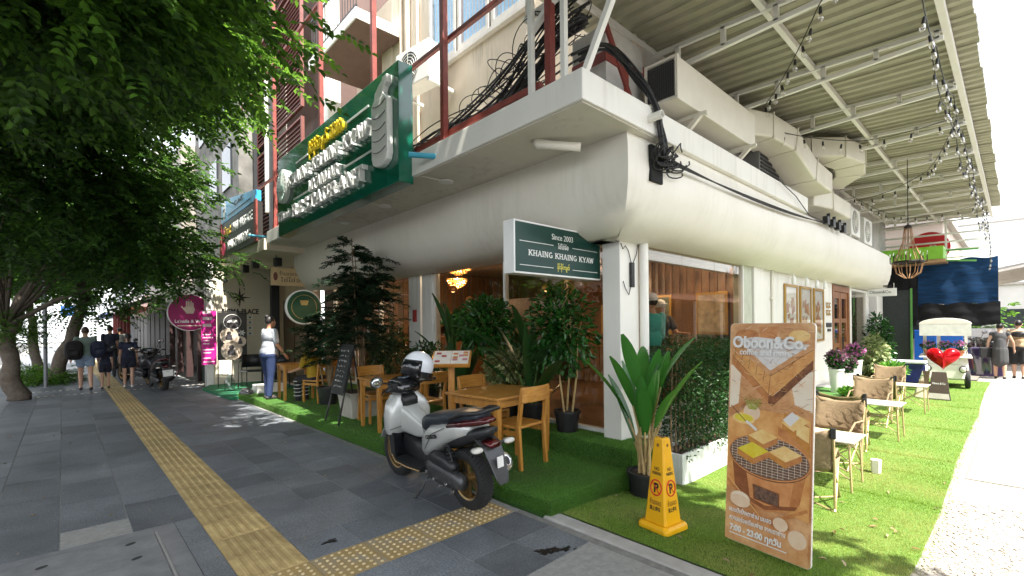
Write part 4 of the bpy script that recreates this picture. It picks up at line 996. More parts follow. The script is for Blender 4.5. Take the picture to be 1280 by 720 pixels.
MB().box((-.3, -.067, .085), (.3, -.064, .115)).build('phone_line', mat('hand_cream', (.75, .62, .5), .5), t)
MB().tube([(.5, 0, .6), (.85, 0, .6)], .02, 8).build('arm', m_alu, t)
t = thing('wooden_sign', 'small cream hanging sign board under the far canopy', 'sign', (3.72, 11.9, 2.62), 0)
MB().box((-.42, -.05, 0), (.42, .05, .42)).build('board', mat('board_cream', (.60, .44, .24), .6), t, bev=.006)
text('board_text', 'Burmese kitchen'[:0] or 'ร้านอาหารพม่า', .12, frame((.06, -.052, .28), (1, 0, 0), (0, 0, 1)), m_ink, t, .002, width=.6); text('board_text', 'ไข่ไข่จ่อ', .13, frame((.06, -.052, .13), (1, 0, 0), (0, 0, 1)), m_ink, t, .002, width=.55)
MB().lathe([(.05, 0), (.05, .004)], 14, frame((-.33, -.05, .21), (1, 0, 0), (0, 0, 1)) @ Matrix.Diagonal((1, 2, 1, 1))).build('emblem', mat('emblem_brown', (.15, .05, .03), .5), t)
MB().tube([(-.3, 0, .42), (-.3, 0, .85)], .01, 6).tube([(.3, 0, .42), (.3, 0, .85)], .01, 6).build('hanger', m_black, t)
t = thing('round_sign', 'round dark green sign with white rim half hidden by the feathery plant', 'sign', (3.42, 10.1, 1.68))
MB().lathe([(.36, 0), (.36, .09)], 32, PM(0, .36, -.09)).build('sign_disc', m_lw, t, smooth=True, autos=40)
MB().lathe([(.335, 0), (.335, .004)], 32, PM(0, .36, 0)).build('sign_face', mat('sign_bottle', (.006, .07, .03), .45), t)
rg = MB(); rg.tube([PM(0, .36, .004) @ Vector((.25 * math.cos(a), .25 * math.sin(a), 0)) for a in np.linspace(0, 6.283, 40)], .006, 5)
rg.prism([(-.06, .0), (.06, .0), (.09, .1), (-.09, .1)], .004, PM(0, .40, .004)); rg.build('sign_print', mat('print_gold', (.55, .38, .12), .5), t)
MB().tube([(.36, 0, .36), (.95, 0, .36)], .018, 8).build('arm', m_black, t)
o = MB().lathe([(.025, 0), (.025, .42)], 8, frame((3.12, 11.3, 3.63), (0, -1, 0), (0, 0, 1))).build('blue_pipe', mat('pipe_blue', (.05, .35, .5), .4)); tag(o, 'short blue plastic pipe lying across the far canopy edge', 'pipe')
o.data.transform(Matrix.Translation((0, 0, 0)))
o = MB().tube([(2.80, 4.75, 3.60), (3.2, 4.45, 3.58)], .032, 10).build('blue_pipe', mat('pipe_blue', (.05, .35, .5), .4), smooth=True, autos=50); tag(o, 'short blue plastic pipe sticking out beside the long green sign', 'pipe')
t = thing('cafe_sign', 'small white cafe sign hanging under the far end of the bulkhead', 'sign', (16.9, 2.66, 2.34), 0)
MB().box((-.03, -.36, 0), (.03, .36, .22)).build('sign_box', m_lw, t, bev=.006)
text('sign_word', 'Oboon&Co.', .12, frame((-.032, 0, .12), (0, -1, 0), (0, 0, 1)), m_ink, t, .002, width=.5)
text('sign_word', '08.18', .09, frame((-.032, -.16, .28), (0, -1, 0), (0, 0, 1)), m_ink, t, .004, bold=.003)
MB().tube([(0, -.3, .22), (0, -.3, .36)], .008, 6).tube([(0, .3, .22), (0, .3, .36)], .008, 6).build('hanger', m_alu, t)

# ================================================================ CHANDELIERS
m_glow = mat('crystal_glow', (.20, .085, .018), .3, emit=(1, .46, .10), estr=.16, var=.4, scale=60)
def crystal(label, x, y, z, s_=1, power=28):
    t = thing('chandelier', label, 'chandelier', (x, y, z), 0, 'crystal chandeliers inside the restaurant')
    for i, (r_, z0) in enumerate(((.28, .02), (.25, -.04), (.20, -.10), (.13, -.155), (.06, -.19))):
        mb = MB(); n = max(8, int(r_ * 120))
        for j in range(n):
            a = j * 6.283 / n; mb.ball((r_ * s_ * math.cos(a), r_ * s_ * math.sin(a), z0 * s_), (.020 * s_, .020 * s_, .034 * s_), 6)
        mb.build('crystal_ring', m_glow, t)
    MB().lathe([(.29 * s_, .05 * s_), (.30 * s_, .07 * s_)], 24).build('rim', mat('brass', (.5, .32, .1), .3, .9), t)
    MB().tube([(0, 0, .06), (0, 0, 3.25 - z)], .012, 6).build('rod', m_black, t)
    ld = bpy.data.lights.new('chandelier_lamp', 'POINT'); ld.energy = power; ld.color = (1, .76, .50); ld.shadow_soft_size = .03
    lo = bpy.data.objects.new('chandelier_lamp', ld); COL.objects.link(lo); lo.parent = t; lo.location = (0, 0, -.06)
crystal('glowing crystal chandelier behind the front window left of the green box sign', 5.35, 7.28, 2.84, 1.15, 60)
crystal('glowing crystal chandelier behind the lane-side window above the hedge', 7.6, 3.86, 2.84, 1.1, 30)
crystal('small glowing chandelier deep inside beyond the front column', 7.0, 9.6, 2.75, .9, 70)
# hanging iron chandelier over the lane
t = thing('iron_chandelier', 'rustic iron ring chandelier with candle bulbs hanging over the lane tables', 'chandelier', (11.75, 1.42, 2.62))
m_iron = mat('iron', (.02, .015, .012), .5, .5); m_rope = mat('beads_brown', (.28, .15, .07), .7, var=.3, scale=40)
MB().tube([(.42 * math.cos(a), .42 * math.sin(a), .16) for a in np.linspace(0, 6.283, 28)], .028, 8).build('ring', m_iron, t)
mb = MB()
for i in range(10):
    a = i * .628; mb.tube([(.10 * math.cos(a), .10 * math.sin(a), .95), (.16 * math.cos(a), .16 * math.sin(a), .6), (.40 * math.cos(a), .40 * math.sin(a), .18)], .012, 5)
    mb.tube([(.41 * math.cos(a), .41 * math.sin(a), .14), (.34 * math.cos(a), .34 * math.sin(a), -.08), (.10 * math.cos(a), .10 * math.sin(a), -.20)], .012, 5)
mb.build('bead_strands', m_rope, t)
MB().lathe([(.12, .93), (.12, .97), (.03, 1.02)], 14).build('crown', m_iron, t)
for i in range(8):
    a = i * .785; b = MB().tube([(.5 * math.cos(a), .5 * math.sin(a), .16), (.5 * math.cos(a), .5 * math.sin(a), .30)], .016, 6).tube([(.42 * math.cos(a), .42 * math.sin(a), .16), (.5 * math.cos(a), .5 * math.sin(a), .15)], .01, 5).build('candle_arm', m_iron, t)
    MB().ball((.5 * math.cos(a), .5 * math.sin(a), .345), (.017, .017, .045), 8).build('candle_bulb', m_bulb, b)
MB().tube([(0, 0, 1.0), (0, 0, 2.5)], .012, 6).build('chain', m_iron, t); t.scale = (.55, .55, .85)
# ================================================================ TREES AND PLANTS
m_bark = mat('bark', (.085, .065, .048), .9, col2=(.17, .14, .11), scale=9, bump=1.0, bscale=28)
m_leafA = leafmat('street_leaf', (.020, .062, .009), (.105, .25, .026), .45)
m_leafB = leafmat('street_leaf_dark', (.016, .050, .010), (.068, .17, .022), .40)
def spraycloud(C, Dr, nl, L, Wd, rachis=.34):
    """pinnate leaf sprays: at each C a rachis along Dr with nl leaflets"""
    n = len(C); Dr = _nrm(Dr); up = np.tile([0, 0, 1.0], (n, 1)) + NP.normal(size=(n, 3)) * .28
    B = _nrm(np.cross(up, Dr)); N = np.cross(Dr, B)
    P_, D_, N_, S_ = [], [], [], []
    for j in range(nl):
        t = (j // 2 + .6) / (nl / 2); sgn = 1 if j % 2 else -1
        last = j == nl - 1
        P_.append(C + Dr * rachis * t - np.array([0, 0, 1.0]) * (t ** 2 * .1 * rachis / .34))
        D_.append(Dr * (.55 if not last else 2) + B * sgn * (.9 if not last else 0) + NP.normal(size=(n, 3)) * .12 - np.array([0, 0, .15])); N_.append(N + NP.normal(size=(n, 3)) * .15)
        S_.append(np.full(n, 1 - .3 * abs(t - .55)))
    P_ = np.concatenate(P_); D_ = np.concatenate(D_); N_ = np.concatenate(N_); S_ = np.concatenate(S_) * NP.uniform(.8, 1.2, len(P_))
    return leafcloud(P_, D_, N_, L * S_, Wd * S_)
def crown(cen, rad, nclump, nspray, nl, L, Wd, flat=.6, seed=1, spread=.5):
    g = np.random.default_rng(seed)
    u = _nrm(g.normal(size=(nclump, 3))); r_ = g.uniform(.25, 1, (nclump, 1)) ** .45
    c_ = u * r_ * np.array(rad); c_[:, 2] = np.where(c_[:, 2] < 0, c_[:, 2] * flat, c_[:, 2]); c_ += np.array(cen)
    idx = g.integers(0, nclump, nspray)
    off = g.normal(size=(nspray, 3)) * np.array([spread, spread, spread * .45])
    C = c_[idx] + off
    out = C - np.array(cen); out[:, 2] *= .25; Dr = _nrm(out) * .8 + _nrm(off) * .5 + g.normal(size=(nspray, 3)) * .35; Dr[:, 2] -= .12
    V, F = spraycloud(C, Dr, nl, L, Wd)
    return V, F, c_
def branches(mb, start, targets, r0, seed=0):
    g = random.Random(seed); s0 = Vector(start)
    for tg in targets:
        tg = Vector(tg); mid = s0.lerp(tg, .5) + Vector((g.uniform(-.3, .3), g.uniform(-.3, .3), g.uniform(.0, .4)))
        pts = [s0, s0.lerp(mid, .5) + Vector((0, 0, .1)), mid, mid.lerp(tg, .5) + Vector((g.uniform(-.1, .1), g.uniform(-.1, .1), .08)), tg]
        r_ = r0 * g.uniform(.4, 1); mb.tube(pts, [r_, r_ * .8, r_ * .55, r_ * .35, r_ * .12], 6)
def tree(label, base, trunk, tr, crowns, mleaf, nb=16, seed=1, fork=None):
    """trunk: points relative to base with radii; crowns: (centre, radii, nclump, nspray, nl, L, W)"""
    t = thing('street_tree', label, 'tree', base, 0, 'street trees along the kerb')
    b0 = Vector(base)
    mb = MB(); pts = []; rr = []
    for i in range(len(trunk) - 1):
        for k in range(5):
            u = k / 5; p = Vector(trunk[i]).lerp(Vector(trunk[i + 1]), u); pts.append(p + Vector((.03 * math.sin(i * 5 + k * 1.3), .03 * math.cos(i * 3 + k), 0))); rr.append((tr[i] + (tr[i + 1] - tr[i]) * u) * (1 + .06 * math.sin(k * 2 + i)))
    pts.append(Vector(trunk[-1])); rr.append(tr[-1])
    mb.tube(pts, rr, 14); mb.build('trunk', m_bark, t, smooth=True)
    lst = []; cl = []
    for (cen, rad, nc, ns, nl, L, Wd) in crowns:
        V, F, c_ = crown(cen, rad, nc, ns, nl, L, Wd, seed=seed + len(lst)); lst.append((V - np.array(base), F)); cl += [Vector(p) - b0 for p in c_]
    g = random.Random(seed); lim = MB()
    for s_ in (fork or [trunk[-1]]): branches(lim, s_, g.sample(cl, min(nb, len(cl))), tr[-1] * .8, seed)
    lim.build('limbs', m_bark, t, smooth=True)
    V, F = merge(lst)
    tag(link('crown', arrmesh('crown', V, F, mleaf), t), None)
    return t
tree('large street tree whose leafy boughs hang overhead at upper left', (-1.45, 6.2, 0), [(0, 0, 0), (.05, .1, 1.4), (.15, .3, 2.9), (.3, .6, 4.2)], [.34, .27, .22, .15],
     [((-1.2, 7.8, 5.7), (2.7, 3.7, 2.3), 150, 7600, 11, .115, .062), ((-.3, 5.8, 4.6), (1.3, 1.1, .7), 26, 800, 11, .11, .06), ((.25, 7.6, 5.6), (.6, .8, .8), 12, 380, 11, .11, .06), ((.3, 2.9, 6.5), (2.2, 1.9, .8), 60, 1500, 9, .22, .14), ((1.5, 9.9, 6.3), (.9, 1.5, .8), 24, 560, 11, .12, .065)], m_leafA, 24, 3)  # fourth leaf cluster is out of view, added to keep sun off the pavement
tree('thick-trunked tree standing nearest in the kerbside row', (-1.05, 15.75, 0), [(0, 0, 0), (-.12, .0, .5), (-.18, .05, 1.4), (-.05, .1, 2.0), (.25, .0, 2.9)], [.21, .16, .145, .14, .075],
     [((-.9, 13.9, 5.0), (2.7, 4.0, 2.6), 120, 6000, 11, .13, .07), ((1.2, 12.3, 3.05), (.8, 1.0, .35), 16, 380, 11, .115, .062), ((-.2, 12.6, 3.4), (1.8, 2.0, .8), 26, 900, 11, .10, .055)], m_leafB, 18, 9,
     fork=[(.25, 0, 2.9), (-.2, .0, 1.7)])
tree('leaning kerbside tree with bare slanting trunk', (-.62, 20.1, 0), [(0, 0, 0), (.25, .1, .9), (.55, .1, 1.8), (.7, 0, 2.6), (.6, 0, 3.5)], [.2, .17, .16, .14, .1],
     [((-.5, 20.5, 4.5), (2.8, 3.0, 2.0), 60, 2200, 9, .15, .085), ((.3, 19.2, 2.5), (.9, .9, .6), 10, 240, 9, .12, .07)], m_leafB, 14, 15)
tree('farthest small tree in the kerbside row', (-1.15, 24.5, 0), [(0, 0, 0), (-.1, .1, 1.2), (-.2, 0, 2.6)], [.17, .13, .1],
     [((-1.0, 25.5, 4.2), (3.0, 3.0, 2.2), 50, 1700, 9, .17, .10)], m_leafA, 10, 21)
tree('street tree beside the photographer shading the pavement corner', (-1.6, -2.8, 0), [(0, 0, 0), (0, .1, 1.5), (.2, .1, 3.2)], [.3, .24, .16],
     [((-.6, -1.6, 6.6), (3.9, 3.0, 1.8), 150, 5200, 9, .22, .14), ((2.2, -.6, 6.8), (1.0, 1.6, .9), 30, 1100, 9, .22, .14)], m_leafA, 12, 27)
# tufts of fern on the trunk and planting at the tree feet
V, F, _ = crown((-1.2, 15.55, 1.62), (.45, .45, .30), 12, 260, 9, .07, .032, seed=41, spread=.14)
tag(link('trunk_fern', arrmesh('trunk_fern', V, F, m_leafA)), 'tuft of small green fern growing on the thick tree trunk', 'fern')
for i, (x, y, s_) in enumerate(((-.72, 20.0, .5), (-1.1, 22.2, .7))):
    V, F, _ = crown((x, y, .12), (s_ * 1.1, s_ * 1.6, .16), 14, 420, 9, .08, .035, seed=50 + i, spread=.2)
    tag(link('ground_planting', arrmesh('ground_planting', V, F, m_leafA)), ('low green plants around the foot of the leaning tree', 'low green plants in the bed beyond the leaning tree')[i], 'plants')

# ---- potted plants along the shop
m_pot = mat('black_pot', (.02, .02, .021), .4, var=.15); m_soil = mat('soil', (.05, .03, .02), .95)
m_wpot = mat('white_pot', (.74, .73, .69), .5, var=.06, scale=8); m_cpot = mat('cement_pot', (.42, .40, .34), .8, col2=(.55, .52, .45), scale=6)
m_gl = leafmat('glossy_leaf', (.012, .062, .012), (.035, .14, .02), .2, .25, .6)
m_gd = leafmat('deep_leaf', (.008, .035, .010), (.022, .075, .016), .2, .3, .5)
m_feather = leafmat('feather_leaf', (.006, .026, .013), (.018, .056, .022), .2, .5, .3)
m_varieg = leafmat('variegated_leaf', (.06, .13, .03), (.42, .46, .22), .25)
m_stem = mat('stem_brown', (.22, .15, .08), .8, var=.2, scale=20); m_gstem = mat('stem_green', (.08, .16, .03), .6)
m_stemy = mat('stem_tan', (.42, .30, .13), .7, var=.25, scale=20)
def pot(t, r0, r1, h, m=m_pot, sq=False, n=20):
    if sq:
        mb = MB().loft([[(-r0, -r0, 0), (r0, -r0, 0), (r0, r0, 0), (-r0, r0, 0)], [(-r1, -r1, h), (r1, -r1, h), (r1, r1, h), (-r1, r1, h)]])
        p = mb.build('pot', m, t, bev=.015)
        MB().box((-r1 * .9, -r1 * .9, h - .01), (r1 * .9, r1 * .9, h + .004)).build('soil', m_soil, p); return
    p = MB().lathe([(r0 * .9, 0), (r0, .004), (r1, h - .03), (r1 * 1.07, h - .03), (r1 * 1.07, h), (r1 * .93, h), (r1 * .90, h - .03)], n).build('pot', m, t, smooth=True, autos=35)
    MB().lathe([(r1 * .92, h - .028), (.01, h - .02)], n, cap=False).build('soil', m_soil, p)
def foliage(t, P_, D_, L, Wd, m, name='foliage', nz=.5, fold=.25):
    n = len(P_); N_ = np.tile([0, 0, 1.0], (n, 1)) + NP.normal(size=(n, 3)) * nz
    V, F = leafcloud(np.asarray(P_), np.asarray(D_), N_, L, Wd, fold); return link(name, arrmesh(name, V, F, m), t)
def bushpts(n, cen, rad, g=NP, shell=.5):
    u = _nrm(g.normal(size=(n, 3))); r_ = g.random((n, 1)) ** shell
    return np.array(cen) + u * r_ * np.array(rad), u + g.normal(size=(n, 3)) * .5
def feathery(label, loc, h, w_, nbr, potf, seed):
    t = thing('feathery_plant', label, 'plant', loc, 0, 'dark feathery potted shrubs by the shop front'); g = np.random.default_rng(seed)
    potf(t); z0 = .36
    mb = MB(); P_, D_ = [], []
    stems = [(g.uniform(-.08, .08), g.uniform(-.08, .08), g.uniform(-.18, .18), g.uniform(-.18, .18), g.uniform(.75, 1)) for _ in range(6)]
    for (sx, sy, tx_, ty_, hh) in stems:
        mb.tube([(sx, sy, z0), (sx + tx_ * .4, sy + ty_ * .4, z0 + (h - z0) * hh * .5), (sx + tx_, sy + ty_, z0 + (h - z0) * hh)], [.016, .012, .005], 6)
    for b in range(nbr):
        sx, sy, tx_, ty_, hh = stems[b % 6]; u = g.uniform(.3, 1) ** .8; z = z0 + (h - z0) * hh * u
        a = g.uniform(0, 6.283); ln = w_ * (.85 - .35 * u) * g.uniform(.55, 1.1); d = np.array([math.cos(a), math.sin(a), g.uniform(-.05, .5)])
        p0 = np.array([sx + tx_ * u, sy + ty_ * u, z]); pts = [p0 + d * ln * s_ - np.array([0, 0, .28 * ln * s_ * s_]) for s_ in np.linspace(0, 1, 6)]
        mb.tube(pts, [.005, .004, .004, .003, .002, .001], 4)
        for s_ in np.linspace(.15, 1, 22):
            k_ = s_ * 5; i = min(4, int(k_)); p = pts[i] + (pts[i + 1] - pts[i]) * (k_ - i)
            side = np.array([-d[1], d[0], 0])
            for sg in (-1, 1):
                for q in range(2): P_.append(p + g.normal(size=3) * .012); D_.append(side * sg + d * .7 + np.array([0, 0, -.25]) + g.normal(size=3) * .25)
    mb.build('stems', m_stem, t); foliage(t, P_, D_, NP.uniform(.05, .10, len(P_)), .014, m_feather, nz=.35)
    return t
def cpot(t):
    MB().loft([[(-.22, -.22, 0), (.22, -.22, 0), (.22, .22, 0), (-.22, .22, 0)], [(-.27, -.27, .42), (.27, -.27, .42), (.27, .27, .42), (-.27, .27, .42)]]).build('pot', m_cpot, t, bev=.012)
    MB().box((-.25, -.25, .41), (.25, .25, .425)).build('soil', m_soil, t)
feathery('tall dark feathery shrub in a grey cement pot behind the chalkboard', (3.45, 7.55, PZ1), 2.95, 1.0, 230, cpot, 5)
feathery('lower feathery shrub beside the seated guest in yellow', (3.55, 9.15, PZ1), 1.75, .85, 90, lambda t: pot(t, .16, .2, .34), 6)
def paddles(label, loc, n, h, L, Wd, seed, m=m_gd, potm=m_pot, spread=.5, group=None, stemm=None, pr=(.15, .19, .3), up0=.0, droop=1.0, dirs=None):
    """strelitzia/dracaena: long-stalked paddle leaves"""
    t = thing('potted_plant', label, 'plant', loc, 0, group); g = random.Random(seed); pot(t, *pr, potm)
    st_ = MB()
    for i in range(n):
        a = i * 2.4 + g.uniform(-.4, .4); lean = spread * g.uniform(.3, 1.0) * (1 if dirs is None else dirs(a)); zh = pr[2] + (h - pr[2]) * g.uniform(up0, 1.0)
        top = Vector((math.cos(a) * lean * .35, math.sin(a) * lean * .35, zh))
        st_.tube([(g.uniform(-.06, .06), g.uniform(-.06, .06), pr[2] - .04), top * .55 + Vector((0, 0, zh * .2)), top], [.014, .011, .008], 6)
        mb = MB(); d = Vector((math.cos(a) * lean, math.sin(a) * lean, 1.0 - .35 * lean))
        blade_leaf(mb, top, d, L * g.uniform(.75, 1.15), Wd * g.uniform(.8, 1.15), droop * lean * g.uniform(.5, 1.3), 9, roll=g.uniform(-.5, .5))
        mb.build('leaf', m, t, smooth=True)
    st_.build('stems', stemm or m_gstem, t)
    return t
SHP = 'plants along the shop window'
paddles('upright dark paddle-leaf plant left of the front column behind the helmet', (4.30, 5.95, PZ2), 14, 1.15, .72, .20, 3, spread=.55, group=SHP)
paddles('long-leaved dark plant between the variegated bush and the staked tree', (4.32, 4.32, PZ2), 20, 1.0, .92, .14, 4, spread=.75, group=SHP, droop=1.3)
# dry orange leaf on that plant
def leafy(label, loc, cen, rad, n, L, Wd, m, stems=(), potf=None, name='potted_plant', group=SHP, sm=m_stemy, shell=.45):
    t = thing(name, label, 'plant', loc, 0, group)
    if potf: potf(t)
    mb = MB()
    for s_ in stems: mb.tube(s_, [.014, .012, .008][:len(s_)] if len(s_) <= 3 else .01, 6)
    g = random.Random(len(label))
    for i in range(26):
        u = Vector(bushpts(1, cen, rad)[0][0]); b0 = Vector(stems[i % len(stems)][-1]) if stems else Vector((0, 0, cen[2] - rad[2])); mb.tube([b0 * .6 + u * .0 + Vector((0, 0, b0.z * .3)) if stems else b0, b0.lerp(u, .5), u], [.006, .004, .002], 4)
    mb.build('stems', sm, t)
    P_, D_ = bushpts(n, cen, rad, shell=shell); D_[:, 2] -= .25; foliage(t, P_, D_, NP.uniform(L * .7, L * 1.25, n), Wd, m)
    return t
leafy('bushy green ficus with many small leaves behind the menu stand', (4.34, 5.15, PZ2), (-.06, .05, 1.30), (.40, .48, .42), 1700, .085, .042, m_gl, [((0, 0, .25), (.03, .02, .7), (0, 0, 1.1)), ((.05, .03, .25), (-.04, .08, .7), (-.1, .15, 1.2))], lambda t: pot(t, .14, .18, .28))
leafy('cream variegated bush in front of the window beside the menu stand', (4.32, 4.74, PZ2), (0, 0, .66), (.36, .42, .34), 1500, .06, .034, m_varieg, [((0, 0, .2), (.05, .02, .5))], lambda t: pot(t, .15, .19, .28))
leafy('slender staked tree with sparse leaves in a black pot at the corner window', (4.36, 3.74, PZ2), (-.05, .05, 1.22), (.34, .50, .56), 1300, .095, .042, m_gl, [((.03, .03, .22), (.04, -.02, .8), (.02, -.05, 1.4)), ((-.05, 0, .22), (-.02, .12, .8), (-.03, .16, 1.35)), ((.0, -.08, .22), (.02, -.14, .7), (.02, -.16, 1.1))], lambda t: pot(t, .12, .155, .26), shell=.6)
leafy('low shrub of small green leaves in front of the far window beyond the column', (4.32, 6.75, PZ2), (0, 0, .62), (.34, .55, .42), 1300, .07, .035, m_gd, [((0, 0, .2), (.02, .02, .5))], lambda t: pot(t, .15, .18, .28))
leafy('dark leafy shrub behind the cement pot by the far window', (4.32, 8.3, PZ2), (0, 0, .8), (.38, .7, .6), 1500, .075, .036, m_gd, [((0, 0, .2), (.02, .02, .5))], lambda t: pot(t, .15, .18, .28))
# big pot plant by the pillar
t = paddles('tall broad-leaved plant with tan canes in a black pot beside the yellow cone', (4.06, 2.48, -.10), 16, 1.12, .66, .155, 12, m=leafmat('canna_leaf', (.02, .11, .015), (.05, .20, .03), .3, .25, .6), spread=.52, stemm=m_stemy, pr=(.14, .175, .28), up0=.3, droop=1.3)
mb = MB(); g = random.Random(5)
for i in range(11):
    a = i * 2.1; mb.tube([(.06 * math.cos(a), .06 * math.sin(a), .2), (.07 * math.cos(a), .07 * math.sin(a), .6), (.05 * math.cos(a) + .03, .05 * math.sin(a), .95)], [.014, .012, .01], 7)
mb.tube([(.085 * math.cos(a), .085 * math.sin(a), .62) for a in np.linspace(0, 6.3, 16)], .006, 4)
mb.build('canes', m_stemy, t)
# hedge in a white planter
t = thing('hedge_planter', 'clipped dark hedge in a long white planter under the lane-side window', 'planter', (5.9, 2.62, -.13))
mb = MB(); L_, W_ = 1.18, .18
mb.box((-L_, -W_, 0), (L_, -W_ + .03, .34)).box((-L_, W_ - .03, 0), (L_, W_, .34)).box((-L_, -W_ + .03, 0), (-L_ + .03, W_ - .03, .339)).box((L_ - .03, -W_ + .03, 0), (L_, W_ - .03, .339))
mb.build('trough', mat('planter_white', (.66, .66, .64), .55, col2=(.76, .76, .74), scale=5), t, bev=.004)
MB().box((-L_ + .03, -W_ + .03, .05), (L_ - .03, W_ - .03, .30)).build('soil', m_soil, t)
mb = MB()
for i in range(22): x = -1.08 + i * .1; mb.tube([(x, 0, .28), (x + .03, .02, .7), (x, -.02, 1.3)], [.012, .008, .004], 5)
mb.build('stems', m_stem, t)
n = 14000; P_ = np.stack([NP.uniform(-1.12, 1.12, n), NP.uniform(-.24, .24, n), .33 + NP.random(n) ** .85 * 1.18], 1)
P_[:, 1] += np.sign(P_[:, 1]) * NP.random(n) * .05; P_[:, 2] += .07 * np.sin(P_[:, 0] * 7) + .04 * np.sin(P_[:, 0] * 17)
D_ = np.stack([NP.normal(size=n) * .7, P_[:, 1] * 5 + NP.normal(size=n) * .6, NP.normal(size=n) * .5 + .2], 1)
foliage(t, P_, D_, NP.uniform(.025, .05, n), .024, leafmat('hedge_leaf', (.010, .040, .010), (.030, .095, .020), .25))
# plants by the cafe door
leafy('tall bushy climber by the cafe window at the end of the lane wall', (17.0, 2.75, -.1), (0, 0, 1.05), (.5, .35, .95), 1300, .13, .06, m_gl, [((0, 0, .25), (.03, .02, .7), (0, 0, 1.1))], lambda t: pot(t, .18, .22, .34), group=None)
leafy('pale variegated shrub in front of the cafe window', (15.6, 2.62, -.1), (0, 0, .75), (.55, .3, .6), 1300, .12, .06, m_varieg, [((0, 0, .25), (.03, .02, .7))], lambda t: pot(t, .18, .22, .34), group=None)
m_pink = leafmat('petal_pink', (.30, .05, .20), (.70, .30, .55), .3); m_mauve = leafmat('petal_mauve', (.10, .04, .07), (.28, .12, .20), .3)
def flowerpot(label, loc, h, m, s_=1):
    t = thing('flower_pot', label, 'flower pot', loc, 0, 'tall white flower pots at the cafe wall'); pot(t, .09, .13, h, m_wpot)
    P_, D_ = bushpts(420, (0, 0, h + .24 * s_), (.22 * s_, .22 * s_, .22 * s_)); foliage(t, P_, D_, NP.uniform(.05, .09, 420), .035, m_gl)
    P_, D_ = bushpts(260, (0, 0, h + .30 * s_), (.25 * s_, .25 * s_, .20 * s_), shell=.25); foliage(t, P_, D_, NP.uniform(.03, .06, 260), .045, m, 'blossoms')
lgz = .22
st_ = MB().box((10.3, 2.2, -.2), (14.6, 2.98, lgz)).build('wall_ledge', m_wpot, None, bev=.02); tag(st_, 'white raised ledge along the cafe wall carrying flower pots', 'ledge', kind='structure')
tf_ = MB().box((10.32, 2.19, lgz), (11.6, 2.97, lgz + .02)).build('ledge_turf', m_turf, st_)
flowerpot('tall white pot of dark mauve foliage nearest the framed pictures', (10.9, 2.42, lgz + .02), .46, m_mauve, .72)
flowerpot('tall white pot of bright pink flowers by the wooden door', (13.2, 2.55, lgz), .52, m_pink, .75)
flowerpot('small white pot between the two tall flower pots', (12.2, 2.5, lgz), .3, m_mauve, .7)
t = thing('plant_trough', 'black ribbed trough of bright green leaves beside the blue cooler', 'planter', (14.9, 2.15, -.14)); 
MB().box((-.75, -.16, 0), (.75, .16, .42)).build('trough', m_pot, t, bev=.01)
mb = MB()
for i in range(30): mb.cbox((-.72 + i * .05, -.168, .21), (.018, .012, .38))
mb.build('ribs', m_black, t)
P_, D_ = bushpts(700, (0, 0, .50), (.78, .22, .16)); D_[:, 2] += .6; foliage(t, P_, D_, NP.uniform(.10, .2, 700), .05, leafmat('lime_leaf', (.06, .20, .02), (.14, .36, .05), .35))
t = thing('turf_pot', 'small mound of bright green grass on the turf ledge', 'plant', (10.5, 2.12, lgz + .02)); P_, D_ = bushpts(500, (0, 0, .03), (.14, .14, .06)); D_[:, 2] += 1.4; foliage(t, P_, D_, .13, .008, leafmat('lime_leaf', (.06, .20, .02), (.14, .36, .05), .35)); pot(t, .1, .12, .03)
# ================================================================ FURNITURE AND STREET PROPS
m_teak = woodmat('teak', (.36, .145, .022), (.56, .27, .055), 2.2, .38, .35, 0)
m_teakz = woodmat('teak_upright', (.36, .145, .022), (.56, .27, .055), 2.2, .38, .35, 2)
def wood_table(label, loc, rz, sx=.86, sy=.78, h=.74):
    t = thing('wooden_table', label, 'table', loc, rz, 'orange-brown wooden tables on the turf step')
    MB().box((-sx/2, -sy/2, h - .03), (sx/2, sy/2, h)).build('table_top', m_teak, t, bev=.006)
    for a in (-1, 1):
        MB().box((-sx/2 + .09, a * (sy/2 - .06) - .011, h - .12), (sx/2 - .09, a * (sy/2 - .06) + .011, h - .031)).build('apron', m_teak, t)
        MB().box((a * (sx/2 - .06) - .011, -sy/2 + .09, h - .12), (a * (sx/2 - .06) + .011, sy/2 - .09, h - .031)).build('apron', m_teakz, t)
        for b in (-1, 1):
            x, y = a * (sx/2 - .06), b * (sy/2 - .06)
            MB().loft([[(x - s_, y - s_, z), (x + s_, y - s_, z), (x + s_, y + s_, z), (x - s_, y + s_, z)] for s_, z in ((.024, 0), (.034, h - .031))]).build('leg', m_teakz, t, bev=.004)
    return t
